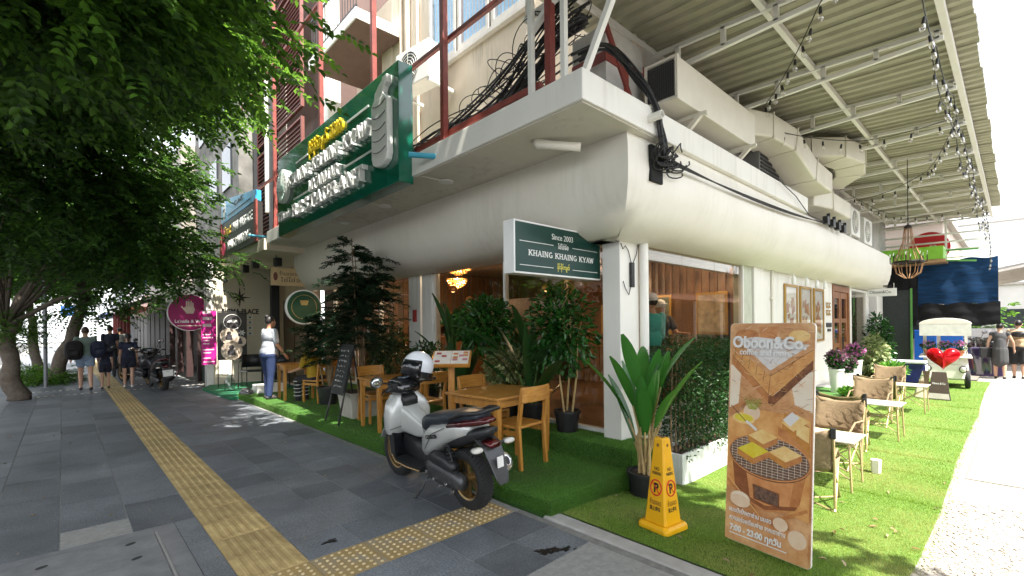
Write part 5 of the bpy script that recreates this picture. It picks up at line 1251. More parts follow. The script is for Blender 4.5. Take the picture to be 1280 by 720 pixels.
def wood_chair(label, loc, rz):
    """faces local +y"""
    t = thing('wooden_chair', label, 'chair', loc, rz, 'orange-brown wooden chairs on the turf step')
    w_ = .21
    MB().box((-.22, -.20, .42), (.22, .22, .45)).build('seat', m_teak, t, bev=.008)
    for a in (-1, 1):
        MB().bar((a * w_, .19, 0), (a * w_, .19, .42), .036, k=0).build('leg', m_teakz, t, bev=.004)
        MB().bar((a * w_, -.23, 0), (a * w_, -.20, .44), .04).bar((a * w_, -.20, .44), (a * w_, -.26, .84), .038).build('leg', m_teakz, t, bev=.004)
        MB().bar((a * w_, -.19, .37), (a * w_, .18, .37), .02, .05).build('side_rail', m_teak, t)
    MB().bar((-w_, .19, .38), (w_, .19, .38), .02, .05).build('front_rail', m_teak, t)
    mb = MB(); n = 8
    mb.loft([[(x, -.262 - .03 * (1 - (x / w_) ** 2) + dy, z) for dy, z in ((-.012, .70), (.012, .70), (.008, .86), (-.016, .86))] for x in np.linspace(-w_ - .02, w_ + .02, n)])
    mb.build('backrest', m_teak, t, bev=.004)
    return t
wood_table('square wooden table in front of the silver scooter nearest the corner', (3.60, 4.12, PZ1), R(6), .96, .84)
wood_chair('wooden chair with its back to the corner pillar at the nearest table', (3.50, 3.72, PZ1), R(6))
wood_chair('wooden chair on the far side of the nearest table by the menu stand', (3.74, 4.56, PZ1), R(184))
wood_table('square wooden table behind the helmet further along the shop front', (3.48, 6.40, PZ1), R(-3), .86, .72)
wood_chair('wooden chair tucked at the far side of the table behind the helmet', (3.48, 6.95, PZ1), R(178))
wood_chair('wooden chair on the near side of the table behind the helmet', (3.62, 5.80, PZ1), R(4))
wood_table('wooden table beside the standing man in the grey shirt', (3.36, 10.42, PZ1), R(-5), .66, .66)
wood_chair('wooden chair in which the guest in yellow sits', (3.55, 9.62, PZ1), R(20))
# menu lectern
t = thing('menu_stand', 'orange-brown wooden menu stand with an open picture menu', 'stand', (3.33, 4.70, PZ1), R(-43))
MB().bar((0, 0, .03), (0, 0, 1.06), .075).build('post', m_teakz, t, bev=.005)
MB().box((-.2, -.18, 0), (.2, .18, .035)).build('base', m_teak, t, bev=.006)
TM = T(0, 0, 1.10, 0, R(28))
MB().box((-.24, -.17, -.012), (.24, .17, .012), M=TM).box((-.24, -.185, -.012), (.24, -.168, .035), M=TM).build('tray', m_teak, t, bev=.004)
MB().box((-.215, -.155, .0125), (-.003, .15, .018), M=TM).box((.003, -.155, .0125), (.215, .15, .018), M=TM).build('menu', mat('paper', (.70, .66, .60), .45), t)
mp = MB(); g = random.Random(2)
for i in range(11):
    x = g.choice([-.16, -.09, .05, .12, .17]); y = g.uniform(-.11, .12); mp.box((x - .03, y - .022, .0182), (x + .03, y + .022, .0187 + i * .0001), M=TM, k=i % 3)
tag(mp.build('menu_pictures', [mat('food_red', (.35, .05, .04), .5), mat('food_orange', (.5, .2, .05), .5), mat('food_pink', (.5, .18, .22), .5)], t), kind='stuff')
# chalkboard A-frame
t = thing('chalkboard', 'black chalkboard on an easel with white writing on the turf step', 'chalkboard', (2.92, 7.25, PZ1), 0)
up = Vector((.26, .05, 1.12)).normalized()
CB = frame((-.06, 0, 0), (0, -1, 0), up) @ Matrix.Diagonal((1.2, 1.08, 1, 1))
mb = MB()
for y in (-.21, .21): mb.bar(CB @ Vector((y, 0, 0)), CB @ Vector((y * .86, 1.16, 0)), .022)
mb.bar(CB @ Vector((-.19, 1.15, 0)), CB @ Vector((.19, 1.15, 0)), .022).build('easel_frame', m_black, t)
MB().bar((.40, .16, 0), CB @ Vector((-.1, 1.12, -.03)), .02).build('back_leg', m_black, t); MB().bar((.40, -.16, 0), CB @ Vector((.1, 1.12, -.03)), .02).build('back_leg', m_black, t)
MB().add([CB @ Vector(p) for p in ((-.195, .42, .012), (.195, .42, .012), (.175, 1.14, .012), (-.175, 1.14, .012), (-.195, .42, .026), (.195, .42, .026), (.175, 1.14, .026), (-.175, 1.14, .026))], [(0,3,2,1),(4,5,6,7),(0,1,5,4),(1,2,6,5),(2,3,7,6),(3,0,4,7)]).build('board', mat('chalkboard_slate', (.018, .022, .02), .7, var=.4, scale=6), t, bev=.003)
mb = MB(); g = random.Random(8)
for r_ in range(8):
    y = 1.06 - r_ * .075; x = -.13
    while x < .12:
        pts = []
        for k in range(5): pts.append(CB @ Vector((x + k * .008, y + g.uniform(-.018, .018), .0275)))
        mb.tube(pts, .002, 4, cap=False); x += g.choice([.045, .05, .07])
mb.build('chalk_writing', mat('chalk', (.55, .55, .52), .9), t)
# yellow no-parking cone
m_cone = mat('cone_yellow', (.78, .40, .005), .42, var=.05, scale=6)
t = thing('warning_cone', 'yellow square no-parking cone standing on the turf', 'cone', (3.40, 1.93, lane_z(3.4) + .012), R(-8)); t.scale = (.84, .84, 1)
def oct_(s_, c_): return [(-s_ + c_, -s_), (s_ - c_, -s_), (s_, -s_ + c_), (s_, s_ - c_), (s_ - c_, s_), (-s_ + c_, s_), (-s_, s_ - c_), (-s_, -s_ + c_)]
MB().loft([[(x, y, z) for x, y in oct_(s_, c_)] for s_, c_, z in ((.172, .03, 0), (.172, .03, .035), (.150, .03, .055))]).build('base', m_cone, t, bev=.008)
MB().loft([[(x, y, z) for x, y in oct_(s_, c_)] for s_, c_, z in ((.122, .014, .055), (.118, .016, .09), (.056, .012, .70), (.050, .012, .715))]).build('body', m_cone, t, bev=.004)
MB().box((-.018, -.018, .714), (.018, .018, .722)).build('handle_hole', m_ink, t)
m_sred = mat('sign_red', (.55, .02, .015), .5)
sl = math.atan((.118 - .056) / .61)
for side in (0, 1):
    fx_ = lambda u, z: (frame((-(.1185 - (z - .09) * math.tan(sl)), u, z), (0, -1, 0), (math.sin(sl), 0, math.cos(sl))) if side == 0 else frame((u, -(.1185 - (z - .09) * math.tan(sl)), z), (1, 0, 0), (0, math.sin(sl), math.cos(sl))))
    ps = t
    text('cone_print', 'NO', .036, fx_(0, .475), m_ink, ps, .0008, bold=.0008); text('cone_print', 'PARKING', .034, fx_(0, .44), m_ink, ps, .0008, bold=.0008, width=.095)
    text('cone_print', 'P', .10, fx_(0, .325), m_ink, ps, .0008, bold=.004)
    mb = MB(); M_ = fx_(0, .33)
    mb.tube([M_ @ Vector((.06 * math.cos(a), .06 * math.sin(a), .001)) for a in np.linspace(0, 6.283, 26)], .006, 5); mb.bar(M_ @ Vector((-.042, .042, .003)), M_ @ Vector((.042, -.042, .003)), .009, .003); mb.build('ban_symbol', m_sred, ps)
    text('cone_print', 'ห้ามจอด', .055, fx_(0, .215), mat('cone_ink', (.20, .08, .01), .5), ps, .0008, bold=.0008, width=.125); text('cone_print', '禁止停车', .038, fx_(0, .165), m_ink, ps, .0008, bold=.0008, width=.12)
    MB().lathe([(.014, 0), (.014, .001)], 14, fx_(0, .66)).build('cone_badge', mat('cone_ink', (.20, .08, .01), .5), ps)

# ---- banner stand
t = thing('banner_stand', 'tall orange watercolour cafe banner board leaning on the turf', 'banner', (3.53, 1.22, lane_z(3.53) + .01), R(-9.5))
BW, BH = .60, 1.62
BM = frame((0, 0, .01), (0, -1, 0), (.065, 0, 1))
def rrect(x0, y0, x1, y1, r_, n=5):
    out = []
    for cx_, cy_, a0 in ((x1 - r_, y0 + r_, -90), (x1 - r_, y1 - r_, 0), (x0 + r_, y1 - r_, 90), (x0 + r_, y0 + r_, 180)):
        out += [(cx_ + r_ * math.cos(R(a0 + 90 * i / n)), cy_ + r_ * math.sin(R(a0 + 90 * i / n))) for i in range(n + 1)]
    return out
MB().prism(rrect(-BW/2, 0, BW/2, BH, .03), .018, BM @ Matrix.Translation((0, 0, -.018))).build('board', mat('board_white', (.75, .70, .62), .5), t)
def wcol(name, a, b_, sc=14, con=(.3, .7)): return mat(name, a, .42, col2=b_, scale=sc, contrast=con, var=.1)
W = dict(bg=wcol('print_wash', (.50, .19, .055), (.78, .48, .24), 6), pale=wcol('print_pale', (.82, .66, .48), (.86, .76, .62), 9), wood=wcol('print_wood', (.60, .24, .06), (.80, .45, .16), 10), woodd=wcol('print_woodd', (.42, .14, .04), (.64, .28, .09), 12),
         dark=wcol('print_dark', (.10, .035, .015), (.30, .11, .04), 22), white=wcol('print_white', (.72, .68, .64), (.78, .76, .74), 6), pot=wcol('print_pot', (.50, .17, .05), (.74, .36, .14), 9), potd=wcol('print_potd', (.20, .06, .02), (.34, .12, .04), 15),
         toast=wcol('print_toast', (.78, .46, .14), (.88, .66, .30), 16), crust=wcol('print_crust', (.45, .17, .03), (.62, .28, .06), 20), yellow=wcol('print_yellow', (.70, .52, .01), (.76, .66, .08), 18), green=wcol('print_green', (.26, .30, .03), (.45, .42, .10), 25), glass=wcol('print_glass', (.74, .52, .34), (.80, .62, .46), 20), line=mat('print_line', (.16, .06, .03), .5, var=0), coal=wcol('print_coal', (.05, .025, .02), (.25, .14, .09), 45))
keys = list(W); pr = MB(); lay = [0]
def ink(poly, key, z=None):
    lay[0] += 1; h_ = .0012 + lay[0] * .00003
    M_ = BM @ Matrix.Translation((-.30, 0, h_)); n = len(poly)
    pr.add([M_ @ Vector((x, y, 0)) for x, y in poly], [tuple(range(n))], keys.index(key))
def ell(cx_, cy_, rx, ry, n=28, a0=0, a1=360): return [(cx_ + rx * math.cos(R(a0 + (a1 - a0) * i / n)), cy_ + ry * math.sin(R(a0 + (a1 - a0) * i / n))) for i in range(n + (0 if a1 - a0 == 360 else 1))]
def seg(x0, y0, x1, y1, w_, key='line'):
    d = Vector((x1 - x0, y1 - y0)); 
    if d.length < 1e-6: return
    nn = Vector((-d.y, d.x)).normalized() * w_ / 2; ink([(x0 - nn.x, y0 - nn.y), (x1 - nn.x, y1 - nn.y), (x1 + nn.x, y1 + nn.y), (x0 + nn.x, y0 + nn.y)], key)
ink(rrect(.002, .002, .598, BH - .002, .03), 'bg')
ink([(.01, 1.30), (.10, 1.36), (.08, 1.02), (.01, .98)], 'pale'); ink([(.45, 1.22), (.592, 1.30), (.592, 1.02), (.48, 1.06)], 'pale')
ink(ell(.13, 1.53, .09, .045), 'woodd'); ink([(.22, 1.595), (.36, 1.595), (.34, 1.46), (.24, 1.46)], 'pot'); ink(ell(.50, 1.53, .07, .04), 'toast')
# table corner with paper sheet
ink([(.02, 1.47), (.31, 1.24), (.59, 1.44), (.59, 1.37), (.33, 1.10), (.30, 1.11), (.02, 1.38)], 'wood'); ink([(.02, 1.38), (.30, 1.11), (.30, 1.05), (.02, 1.31)], 'woodd'); ink([(.30, 1.11), (.33, 1.10), (.59, 1.37), (.59, 1.31), (.33, 1.03), (.30, 1.05)], 'dark')
ink([(.05, 1.50), (.31, 1.28), (.57, 1.47), (.40, 1.50), (.2, 1.52)], 'white')
for i in range(5): seg(.05 + i * .055, 1.45 - i * .043, .05 + i * .055 - .01, 1.37 - i * .043, .003)
seg(.30, 1.11, .31, 1.235, .003); seg(.31, 1.24, .59, 1.44, .003); seg(.02, 1.38, .30, 1.11, .003)
# sketchy shading strokes
g = random.Random(4)
for i in range(420):
    x = g.uniform(.02, .56); y = g.uniform(.30, 1.58); a = g.uniform(-.9, .9); l_ = g.uniform(.02, .07); seg(x, y, x + l_ * math.cos(a), y + l_ * math.sin(a), g.uniform(.001, .003), g.choice(['wood', 'woodd', 'woodd', 'pale', 'toast', 'dark', 'dark', 'potd']))
# tabletop with dishes
ink([(.01, .90), (.15, 1.0), (.59, .98), (.59, .30), (.01, .40)], 'wood'); ink([(.42, 1.0), (.58, .93), (.59, .72), (.40, .86)], 'crust')
ink([(.40, .93), (.50, 1.00), (.58, .96), (.48, .88)], 'toast'); ink([(.41, .95), (.47, 1.01), (.52, .98), (.46, .91)], 'white'); ink([(.38, .90), (.46, .86), (.58, .74), (.58, .70), (.38, .84)], 'woodd'); ink([(.50, .95), (.58, .92), (.58, .82), (.50, .86)], 'toast')
ink(ell(.19, .97, .062, .06), 'glass')
for i in range(16): seg(.17 + .003 * i, .99, .13 + .009 * i, 1.06 + .02 * math.sin(i * 2), .005, 'green')
ink(ell(.13, .915, .085, .04), 'toast'); ink(ell(.13, .92, .07, .028), 'yellow'); seg(.03, 1.0, .19, .86, .006, 'line'); seg(.15, .90, .23, .845, .02, 'white')
# charcoal grill pot
ink([(.05, .62), (.08, .40), (.14, .33), (.30, .29), (.46, .33), (.53, .40), (.57, .62), (.31, .50)], 'pot'); ink([(.05, .62), (.08, .40), (.14, .33), (.20, .31), (.16, .55)], 'potd'); ink([(.50, .60), (.57, .62), (.53, .40), (.46, .33)], 'woodd')
ink([(.09, .385), (.30, .33), (.52, .385), (.50, .355), (.30, .30), (.12, .35)], 'potd')
ink(ell(.31, .66, .285, .155), 'dark'); ink(ell(.31, .672, .275, .145), 'coal')
for i in range(15):
    x = -.26 + i * .037; h_ = .142 * math.sqrt(max(0, 1 - (x / .272) ** 2)); seg(.31 + x, .672 - h_, .31 + x, .672 + h_, .0022, 'pale')
    y = -.13 + i * .0187; w2 = .272 * math.sqrt(max(0, 1 - (y / .145) ** 2)); seg(.31 - w2, .672 + y, .31 + w2, .672 + y, .0022, 'pale')
for a in range(40): seg(.31 + .282 * math.cos(R(9 * a)), .668 + .15 * math.sin(R(9 * a)), .31 + .282 * math.cos(R(9 * a + 9)), .668 + .15 * math.sin(R(9 * a + 9)), .008, 'pot')
ink([(.21, .46), (.40, .44), (.40, .34), (.22, .355)], 'dark'); ink([(.225, .45), (.39, .43), (.39, .352), (.235, .365)], 'coal')
def toast(x, y, s_, top='toast'):
    ink([(x, y), (x + .11 * s_, y - .045 * s_), (x + .11 * s_, y - .085 * s_), (x, y - .04 * s_)], 'crust'); ink([(x + .11 * s_, y - .045 * s_), (x + .21 * s_, y + .02 * s_), (x + .21 * s_, y - .02 * s_), (x + .11 * s_, y - .085 * s_)], 'woodd')
    ink([(x, y), (x + .11 * s_, y - .045 * s_), (x + .21 * s_, y + .02 * s_), (x + .10 * s_, y + .06 * s_)], top)
toast(.17, .80, 1.0); toast(.32, .71, 1.05); toast(.09, .69, 1.1, 'yellow')
seg(.02, .45, .30, .20, .022, 'woodd'); seg(.30, .20, .58, .38, .020, 'woodd'); seg(.02, .47, .30, .215, .005, 'toast')
ink(ell(.12, .33, .075, .05), 'glass'); ink(ell(.12, .34, .062, .035), 'pale'); ink(ell(.41, .235, .05, .045), 'glass'); ink(ell(.41, .25, .045, .02), 'pale')
ink([(.01, .01), (.59, .01), (.59, .24), (.40, .20), (.01, .28)], 'bg')
ink(ell(.52, .17, .06, .06), 'glass'); ink(ell(.41, .235, .05, .045), 'glass'); ink(ell(.12, .31, .075, .045), 'glass')
pr.build('printed_picture', [W[k] for k in keys], t)
m_bt = mat('banner_letter', (.82, .82, .80), .4, var=0)
BT = lambda x, y: BM @ Matrix.Translation((x - .30, y, .030))
text('banner_word', 'Oboon&Co.', .118, BT(.30, 1.475), m_bt, t, .001, bold=.0035, width=.52); text('banner_word', 'coffee and more', .062, BT(.28, 1.405), m_bt, t, .001, bold=.0008, width=.37)
text('banner_word', 'ขนมปังปิ้งเตาถ่าน นมสด', .045, BT(.20, .235), m_bt, t, .001, bold=.0006, width=.31); text('banner_word', 'ความอร่อยเรียบง่าย จากเตาถ่าน', .045, BT(.25, .175), m_bt, t, .001, bold=.0006, width=.40)
text('banner_word', '7:00 - 23:00 ทุกวัน', .06, BT(.24, .105), m_bt, t, .001, bold=.002, width=.37)
MB().prism([(.05, .062), (.46, .062), (.46, .068), (.05, .068)], .001, BM @ Matrix.Translation((-.30, 0, .028))).build('rule', m_bt, t)
MB().bar((.10, 0, 1.1), (.46, 0, 0), .02).bar((.25, -.2, .01), (.25, .2, .01), .02).build('prop_leg', m_black, t)

# ---- camping furniture on the turf
m_can = mat('canvas_tan', (.195, .138, .08), .85, col2=(.265, .19, .11), scale=10, bump=.3, bscale=40); m_cano = mat('canvas_olive', (.12, .09, .035), .85, col2=(.16, .12, .05), scale=10, bump=.3, bscale=40)
m_bam = mat('frame_tan', (.50, .38, .20), .4, .3)
CG = 'folding canvas chairs on the turf'
def camp_chair(label, loc, rz, cm):
    """faces local +y; low folding chair with sling seat"""
    t = thing('folding_chair', label, 'chair', loc, rz, CG)
    for a in (-1, 1):
        x = a * .27
        MB().tube([(x, -.24, 0), (x * .98, .20, .40)], .011, 7).build('leg', m_bam, t); MB().tube([(x, .26, 0), (x * .98, -.20, .36)], .011, 7).build('leg', m_bam, t)
        MB().tube([(x, -.22, .02), (x, -.25, .36), (x, -.34, .78)], .012, 7).build('back_post', m_bam, t)
        MB().tube([(x, -.27, .52), (x, .0, .53), (x, .22, .42)], .012, 6).build('arm_strap', cm, t)
        MB().cbox((x, -.342, .74), (.045, .03, .10)).build('corner_pocket', m_black, t, bev=.006)
    MB().tube([(-.27, -.24, .0), (.27, .26, .0)], .009, 6).tube([(.27, -.24, .0), (-.27, .26, .0)], .009, 6).build('cross_brace', m_bam, t)
    n, k = 8, 8
    mb = MB(); mb.loft([[(-.28 + .56 * i / n, -.235 - .10 * (j / k) * 1.0 + .05 * math.sin(math.pi * i / n) * -1 + .016 * math.sin(i * 2.2 + j * 1.3) + .008 * math.sin(i * 3.7 - j * 2.1), .36 + .42 * j / k + .055 * math.sin(math.pi * i / n) * (-1 if j == k else -.5 * j / k)) for i in range(n + 1)] for j in range(k + 1)], closed=False, cap=False)
    b = mb.build('back_sling', cm, t, smooth=True); md = b.modifiers.new('s', 'SOLIDIFY'); md.thickness = .008
    mb = MB(); mb.loft([[(-.28 + .56 * i / n, -.24 + .46 * j / k, .37 + .04 * j / k - .07 * math.sin(math.pi * i / n) * math.sin(math.pi * (j / k * .8 + .1)) + .006 * math.sin(i * 3 + j * 2)) for i in range(n + 1)] for j in range(k + 1)], closed=False, cap=False)
    b = mb.build('seat_sling', cm, t, smooth=True); md = b.modifiers.new('s', 'SOLIDIFY'); md.thickness = .008
    return t
def camp_table(label, loc, rz=0):
    t = thing('folding_table', label, 'table', loc, rz, 'slatted folding tables on the turf')
    for i in range(7): MB().box((-.28 + i * .081, -.27, .50), (-.28 + i * .081 + .074, .27, .516)).build('slat', mat('slat_cream', (.50, .47, .38), .4, .2, rand=.06), t, bev=.003)
    for a in (-1, 1):
        MB().tube([(a * .24, -.24, 0), (a * .24, -.22, .50)], .011, 7).build('leg', m_bam, t); MB().tube([(a * .24, .24, 0), (a * .24, .22, .50)], .011, 7).build('leg', m_bam, t)
        MB().tube([(a * .24, -.23, .12), (a * .24, .22, .44)], .007, 6).tube([(a * .24, .23, .12), (a * .24, -.22, .44)], .007, 6).build('side_brace', m_bam, t)
    for b in (-.22, .22): MB().tube([(-.24, b, .45), (.24, b, .45)], .008, 6).build('rail', m_bam, t)
    return t
gz = lane_z(9) + .012
camp_chair('nearest tan folding chair half hidden behind the orange banner', (5.28, 1.45, lane_z(5.28) + .012), R(-90 + 8), m_can)
camp_table('nearest slatted folding table beside the orange banner', (6.02, 1.40, gz))
camp_chair('crumpled tan folding chair facing the nearest slatted table', (6.85, 1.60, gz), R(90 - 6), m_can)
camp_chair('olive folding chair back to back with the crumpled tan chair', (7.95, 1.68, gz), R(-90 + 5), m_cano)
camp_table('middle slatted folding table on the turf', (8.95, 1.42, gz))
camp_chair('tan folding chair on the far side of the middle slatted table', (9.95, 1.74, gz), R(90), m_can)
camp_chair('olive folding chair on the near side of the farthest slatted table', (10.9, 1.74, gz), R(-90), m_cano)
camp_table('farthest slatted folding table before the red heart balloon', (11.85, 1.42, gz))
camp_chair('farthest tan folding chair in front of the blue cooler', (13.0, 1.95, gz), R(90), m_can)
o = MB().loft([[(x * s_, y * s_, z) for x, y in oct_(.06, .02)] for s_, z in ((.7, 0), (.8, .15))]).build('white_bag', mat('bag_white', (.7, .66, .58), .6), None, loc=(6.75, 1.12, gz)); tag(o, 'small white paper bag standing beside the crumpled tan chair', 'bag')
# cooler
t = thing('cooler_box', 'dark blue cooler box with white lid and end by the cafe', 'cooler', (16.3, 2.05, gz), 0)
MB().box((-.30, -.42, .12), (.30, .42, .62)).build('body', mat('cooler_blue', (.02, .025, .16), .4), t, bev=.03); MB().box((-.315, -.435, .63), (.315, .435, .70)).build('lid', mat('cooler_white', (.66, .68, .74), .4), t, bev=.02)
MB().box((-.29, -.437, .14), (.29, -.425, .60)).build('end_panel', mat('cooler_white', (.66, .68, .74), .4), t, bev=.01)
for a in (-.22, .22): MB().box((a - .04, -.36, 0), (a + .04, .36, .115)).build('foot', m_black, t)

# ---- vendor cart
m_cartw = mat('cart_white', (.72, .70, .62), .35, var=.05, coat=.4)
t = thing('vendor_cart', 'cream vintage vendor cart with canopy and round headlamps at the lane end', 'cart', (16.75, 1.30, gz), R(-90 + 4 + 180)); t.scale = (.85, 1, 1)
# local frame: front faces +y after rotation towards the camera; x is its width
mb = MB(); 
mb.loft([[(x, y, z) for x, y in ((-.52, -1.1), (.52, -1.1), (.52, .10), (.40, .26), (-.40, .26), (-.52, .10))] for z in (.24, .62)]); mb.loft([[(x, y, z) for x, y in ((-.52 * s_, -1.1), (.52 * s_, -1.1), (.52 * s_, .10), (.40 * s_, .26 - k_), (-.40 * s_, .26 - k_), (-.52 * s_, .10 - k_))] for s_, k_, z in ((1.001, 0, .62), (.96, .06, .78))])
mb.build('body', m_cartw, t, bev=.03)
MB().box((-.60, -1.15, .785), (.60, .30, .825)).build('counter', mat('counter_white', (.75, .73, .68), .4), t, bev=.01)
for a in (-1, 1):
    MB().bar((a * .48, .10, .826), (a * .48, .10, 1.62), .045).build('canopy_post', m_cartw, t); MB().bar((a * .48, -1.0, .826), (a * .48, -1.0, 1.62), .045).build('canopy_post', m_cartw, t)
    hl = MB().lathe([(.085, 0), (.095, .03), (.085, .05)], 18, frame((a * .40, .24, .50), (1, 0, 0), (0, 0, -1)) @ Matrix.Rotation(math.pi, 4, 'X') @ Matrix.Rotation(math.pi, 4, 'X')).build('headlamp', m_iron, t)
    MB().ball((a * .40, .30, .50), (.07, .03, .07), 12).build('lens', mat('lens', (.6, .6, .55), .1, .3), hl)
    w_ = MB().lathe([(.10, -.05), (.23, -.06), (.25, -.03), (.25, .03), (.23, .06), (.10, .05)], 22, frame((a * .50, .0, .25), (0, 1, 0), (0, 0, 1))).build('wheel', mat('tyre', (.015, .015, .015), .8, var=.3), t, smooth=True, autos=40)
    MB().lathe([(.13, -.065), (.13, .065)], 14, frame((a * .50, .0, .25), (0, 1, 0), (0, 0, 1))).build('rim', m_cartw, w_)
    w_ = MB().lathe([(.10, -.05), (.23, -.06), (.25, -.03), (.25, .03), (.23, .06), (.10, .05)], 22, frame((a * .50, -.85, .25), (0, 1, 0), (0, 0, 1))).build('wheel', mat('tyre', (.015, .015, .015), .8, var=.3), t, smooth=True, autos=40)
    MB().tube([(a * .44, .16, .83), (a * .52, .2, 1.05)], .008, 5).ball((a * .54, .2, 1.10), (.06, .02, .05), 8).build('mirror', m_iron, t)
    MB().lathe([(.05, 0), (.05, .06)], 12, frame((a * .46, .16, 1.42), (1, 0, 0), (0, 0, 1))).build('canopy_lamp', m_iron, t)
mb = MB(); n = 10
mb.loft([[(x, y, z) for x, z in [(.60 * math.cos(R(180 - 18 * i)), 1.66 + .16 * math.sin(R(180 - 18 * i))) for i in range(n + 1)]] for y in (-1.25, .35)]); mb.build('canopy', m_cartw, t, bev=.01)
MB().box((-.58, .33, 1.36), (.58, .348, 1.68)).build('front_valance', mat('valance', (.62, .64, .58), .6), t)
MB().add([(.52, -.3, .63), (.95, .30, .50), (.95, -.5, .50), (.52, -.3, .60), (.95, .30, .47), (.95, -.5, .47)], [(2, 1, 0), (3, 4, 5), (1, 4, 3, 0), (2, 5, 4, 1), (0, 3, 5, 2)]).build('side_flap', m_cartw, t)
m_terra = mat('terracotta', (.42, .14, .06), .75)
for i, (dy, lab) in enumerate(((-.30, 'terracotta flower pot at the left of the cart counter'), (.28, 'terracotta flower pot with pink blooms at the right of the cart counter'), (.02, 'small white flower pot in the middle of the cart counter'))):
    f = thing('flower_pot', lab, 'flower pot', (16.55, 1.30 - dy, gz + .827), 0, 'flower pots on the vendor cart'); pot(f, .07, .10, .16, m_terra if i < 2 else m_wpot, n=14)
    P_, D_ = bushpts(160, (0, 0, .26), (.14, .14, .12)); foliage(f, P_, D_, .06, .03, m_gl); P_, D_ = bushpts(90, (0, 0, .32), (.13, .13, .08)); foliage(f, P_, D_, .035, .035, m_pink, 'blossoms')
# heart balloon
t = thing('heart_balloon', 'shiny red heart balloon in front of the vendor cart', 'balloon', (15.6, 1.25, .38), R(4))
hp = [(16 * math.sin(a) ** 3 / 17, (13 * math.cos(a) - 5 * math.cos(2 * a) - 2 * math.cos(3 * a) - math.cos(4 * a)) / 17) for a in np.linspace(0, 2 * math.pi, 40, endpoint=False)]
rings = []
for s_, d_ in ((.05, .17), (.35, .165), (.62, .14), (.84, .095), (.96, .045), (1.0, 0), (.96, -.045), (.84, -.095), (.62, -.14), (.35, -.165), (.05, -.17)):
    rings.append([(-d_, -x * s_ * .34, .34 + y * s_ * .33) for x, y in hp])
MB().loft(rings).build('balloon', mat('foil_red', (.55, .006, .012), .12, .55, var=.1, scale=3), t, smooth=True)
MB().tube([(0, 0, -.02), (.02, .02, -.25), (0, 0, -.50)], .004, 5).build('ribbon', m_lw, t)
# folded metal sign
t = thing('floor_sign', 'brown and silver folded floor sign under the red heart balloon', 'sign', (14.05, 1.24, gz), R(-4))
AM = frame((-.12, -.05, 0), (0, -1, 0), (.22, 0, 1))
MB().prism([(-.19, 0), (.21, 0), (.12, .62), (-.12, .62)], .012, AM).build('front_panel', mat('panel_brown', (.10, .075, .06), .25, .4), t)
MB().add([(-.12, .14, 0), (.10, .42, 0), (.05, .24, .62), (-.02, .10, .62)], [(0, 1, 2, 3)]).build('side_panel', mat('panel_silver', (.55, .52, .40), .12, .9), t)
text('floor_word', 'Oboon & Co', .06, AM @ Matrix.Translation((0, .36, .014)), m_bt, t, .001, width=.22)
MB().prism([(-.17, .02), (.19, .02), (.17, .14), (-.155, .14)], .003, AM @ Matrix.Translation((0, 0, .012))).build('pale_band', mat('band_pale', (.45, .42, .38), .4), t)
# orange barrier cone at the lane end
t = thing('traffic_cone', 'orange and white traffic cone with green foot beyond the vendor cart', 'cone', (19.6, 1.35, gz), 0)
MB().box((-.26, -.26, 0), (.26, .26, .10)).build('base', mat('base_green', (.05, .18, .13), .6), t, bev=.02)
MB().loft([[(x, y, z) for x, y in oct_(s_, .05)] for s_, z in ((.19, .10), (.15, .62))]).build('body', mat('cone_orange', (.75, .19, .01), .5), t); MB().loft([[(x, y, z) for x, y in oct_(s_, .05)] for s_, z in ((.152, .62), (.135, .88))]).build('white_band', m_lw, t)
# framed pictures on the lane wall
m_gold = mat('frame_gold', (.45, .27, .07), .35, .6)
art = [((.55, .35, .14), (.20, .08, .04)), ((.62, .50, .34), (.35, .18, .08)), ((.60, .32, .08), (.28, .12, .05))]
for i, x in enumerate((9.70, 10.62, 11.55)):
    t = thing('framed_picture', ('gold-framed brown picture nearest the corner on the lane wall', 'gold-framed pale picture in the middle of the three on the lane wall', 'gold-framed orange picture nearest the wooden door')[i], 'picture', (x, SY - .03, 1.20), 0, 'three framed pictures on the lane wall')
    fb = MB(); w_, h_ = .74, 1.15
    for a, b in (((0, 0), (w_, .05)), ((0, h_ - .05), (w_, h_)), ((0, .05), (.05, h_ - .05)), ((w_ - .05, .05), (w_, h_ - .05))): fb.box((a[0], -.03, a[1]), (b[0], .005, b[1]))
    fb.build('frame', m_gold, t, bev=.004); MB().box((.05, -.008, .05), (w_ - .05, .004, h_ - .05)).build('mount', mat('mount_pale', (.66, .62, .54), .5), t)
    pb = MB(); g = random.Random(i + 3)
    for q in range(14):
        x0, z0 = g.uniform(.1, .45), g.uniform(.15, .75); pb.add([(x0, -.0085 - q * .0004, z0), (x0 + g.uniform(.08, .2), -.0085 - q * .0004, z0 + g.uniform(-.05, .1)), (x0 + g.uniform(.1, .2), -.0085 - q * .0004, z0 + g.uniform(.12, .25)), (x0, -.0085 - q * .0004, z0 + g.uniform(.1, .2))], [(0, 1, 2, 3)], q % 2)
    pb.build('picture_print', [wcol('art_a%d' % i, art[i][0], art[i][1], 12), wcol('art_b%d' % i, art[i][1], tuple(min(1, c_ * 2) for c_ in art[i][1]), 12)], t)
    MB().box((.05, -.022, .05), (w_ - .05, -.018, h_ - .05)).build('glass', glassmat('picture_glass', (.96, .96, .96), .45), t)
t = thing('wall_plaque', 'gold script emblem and small black name plates beside the cafe door', 'plaque', (12.55, SY - .022, 1.4), 0)
g = MB(); 
for k, zz in enumerate((.62, .45)): 
    for q in range(3): g.tube([(.05 + q * .13 + .05 * math.cos(a), -.012, zz + .06 * math.sin(a) + .02 * math.cos(2 * a)) for a in np.linspace(0, 5.6, 14)], .008, 5)
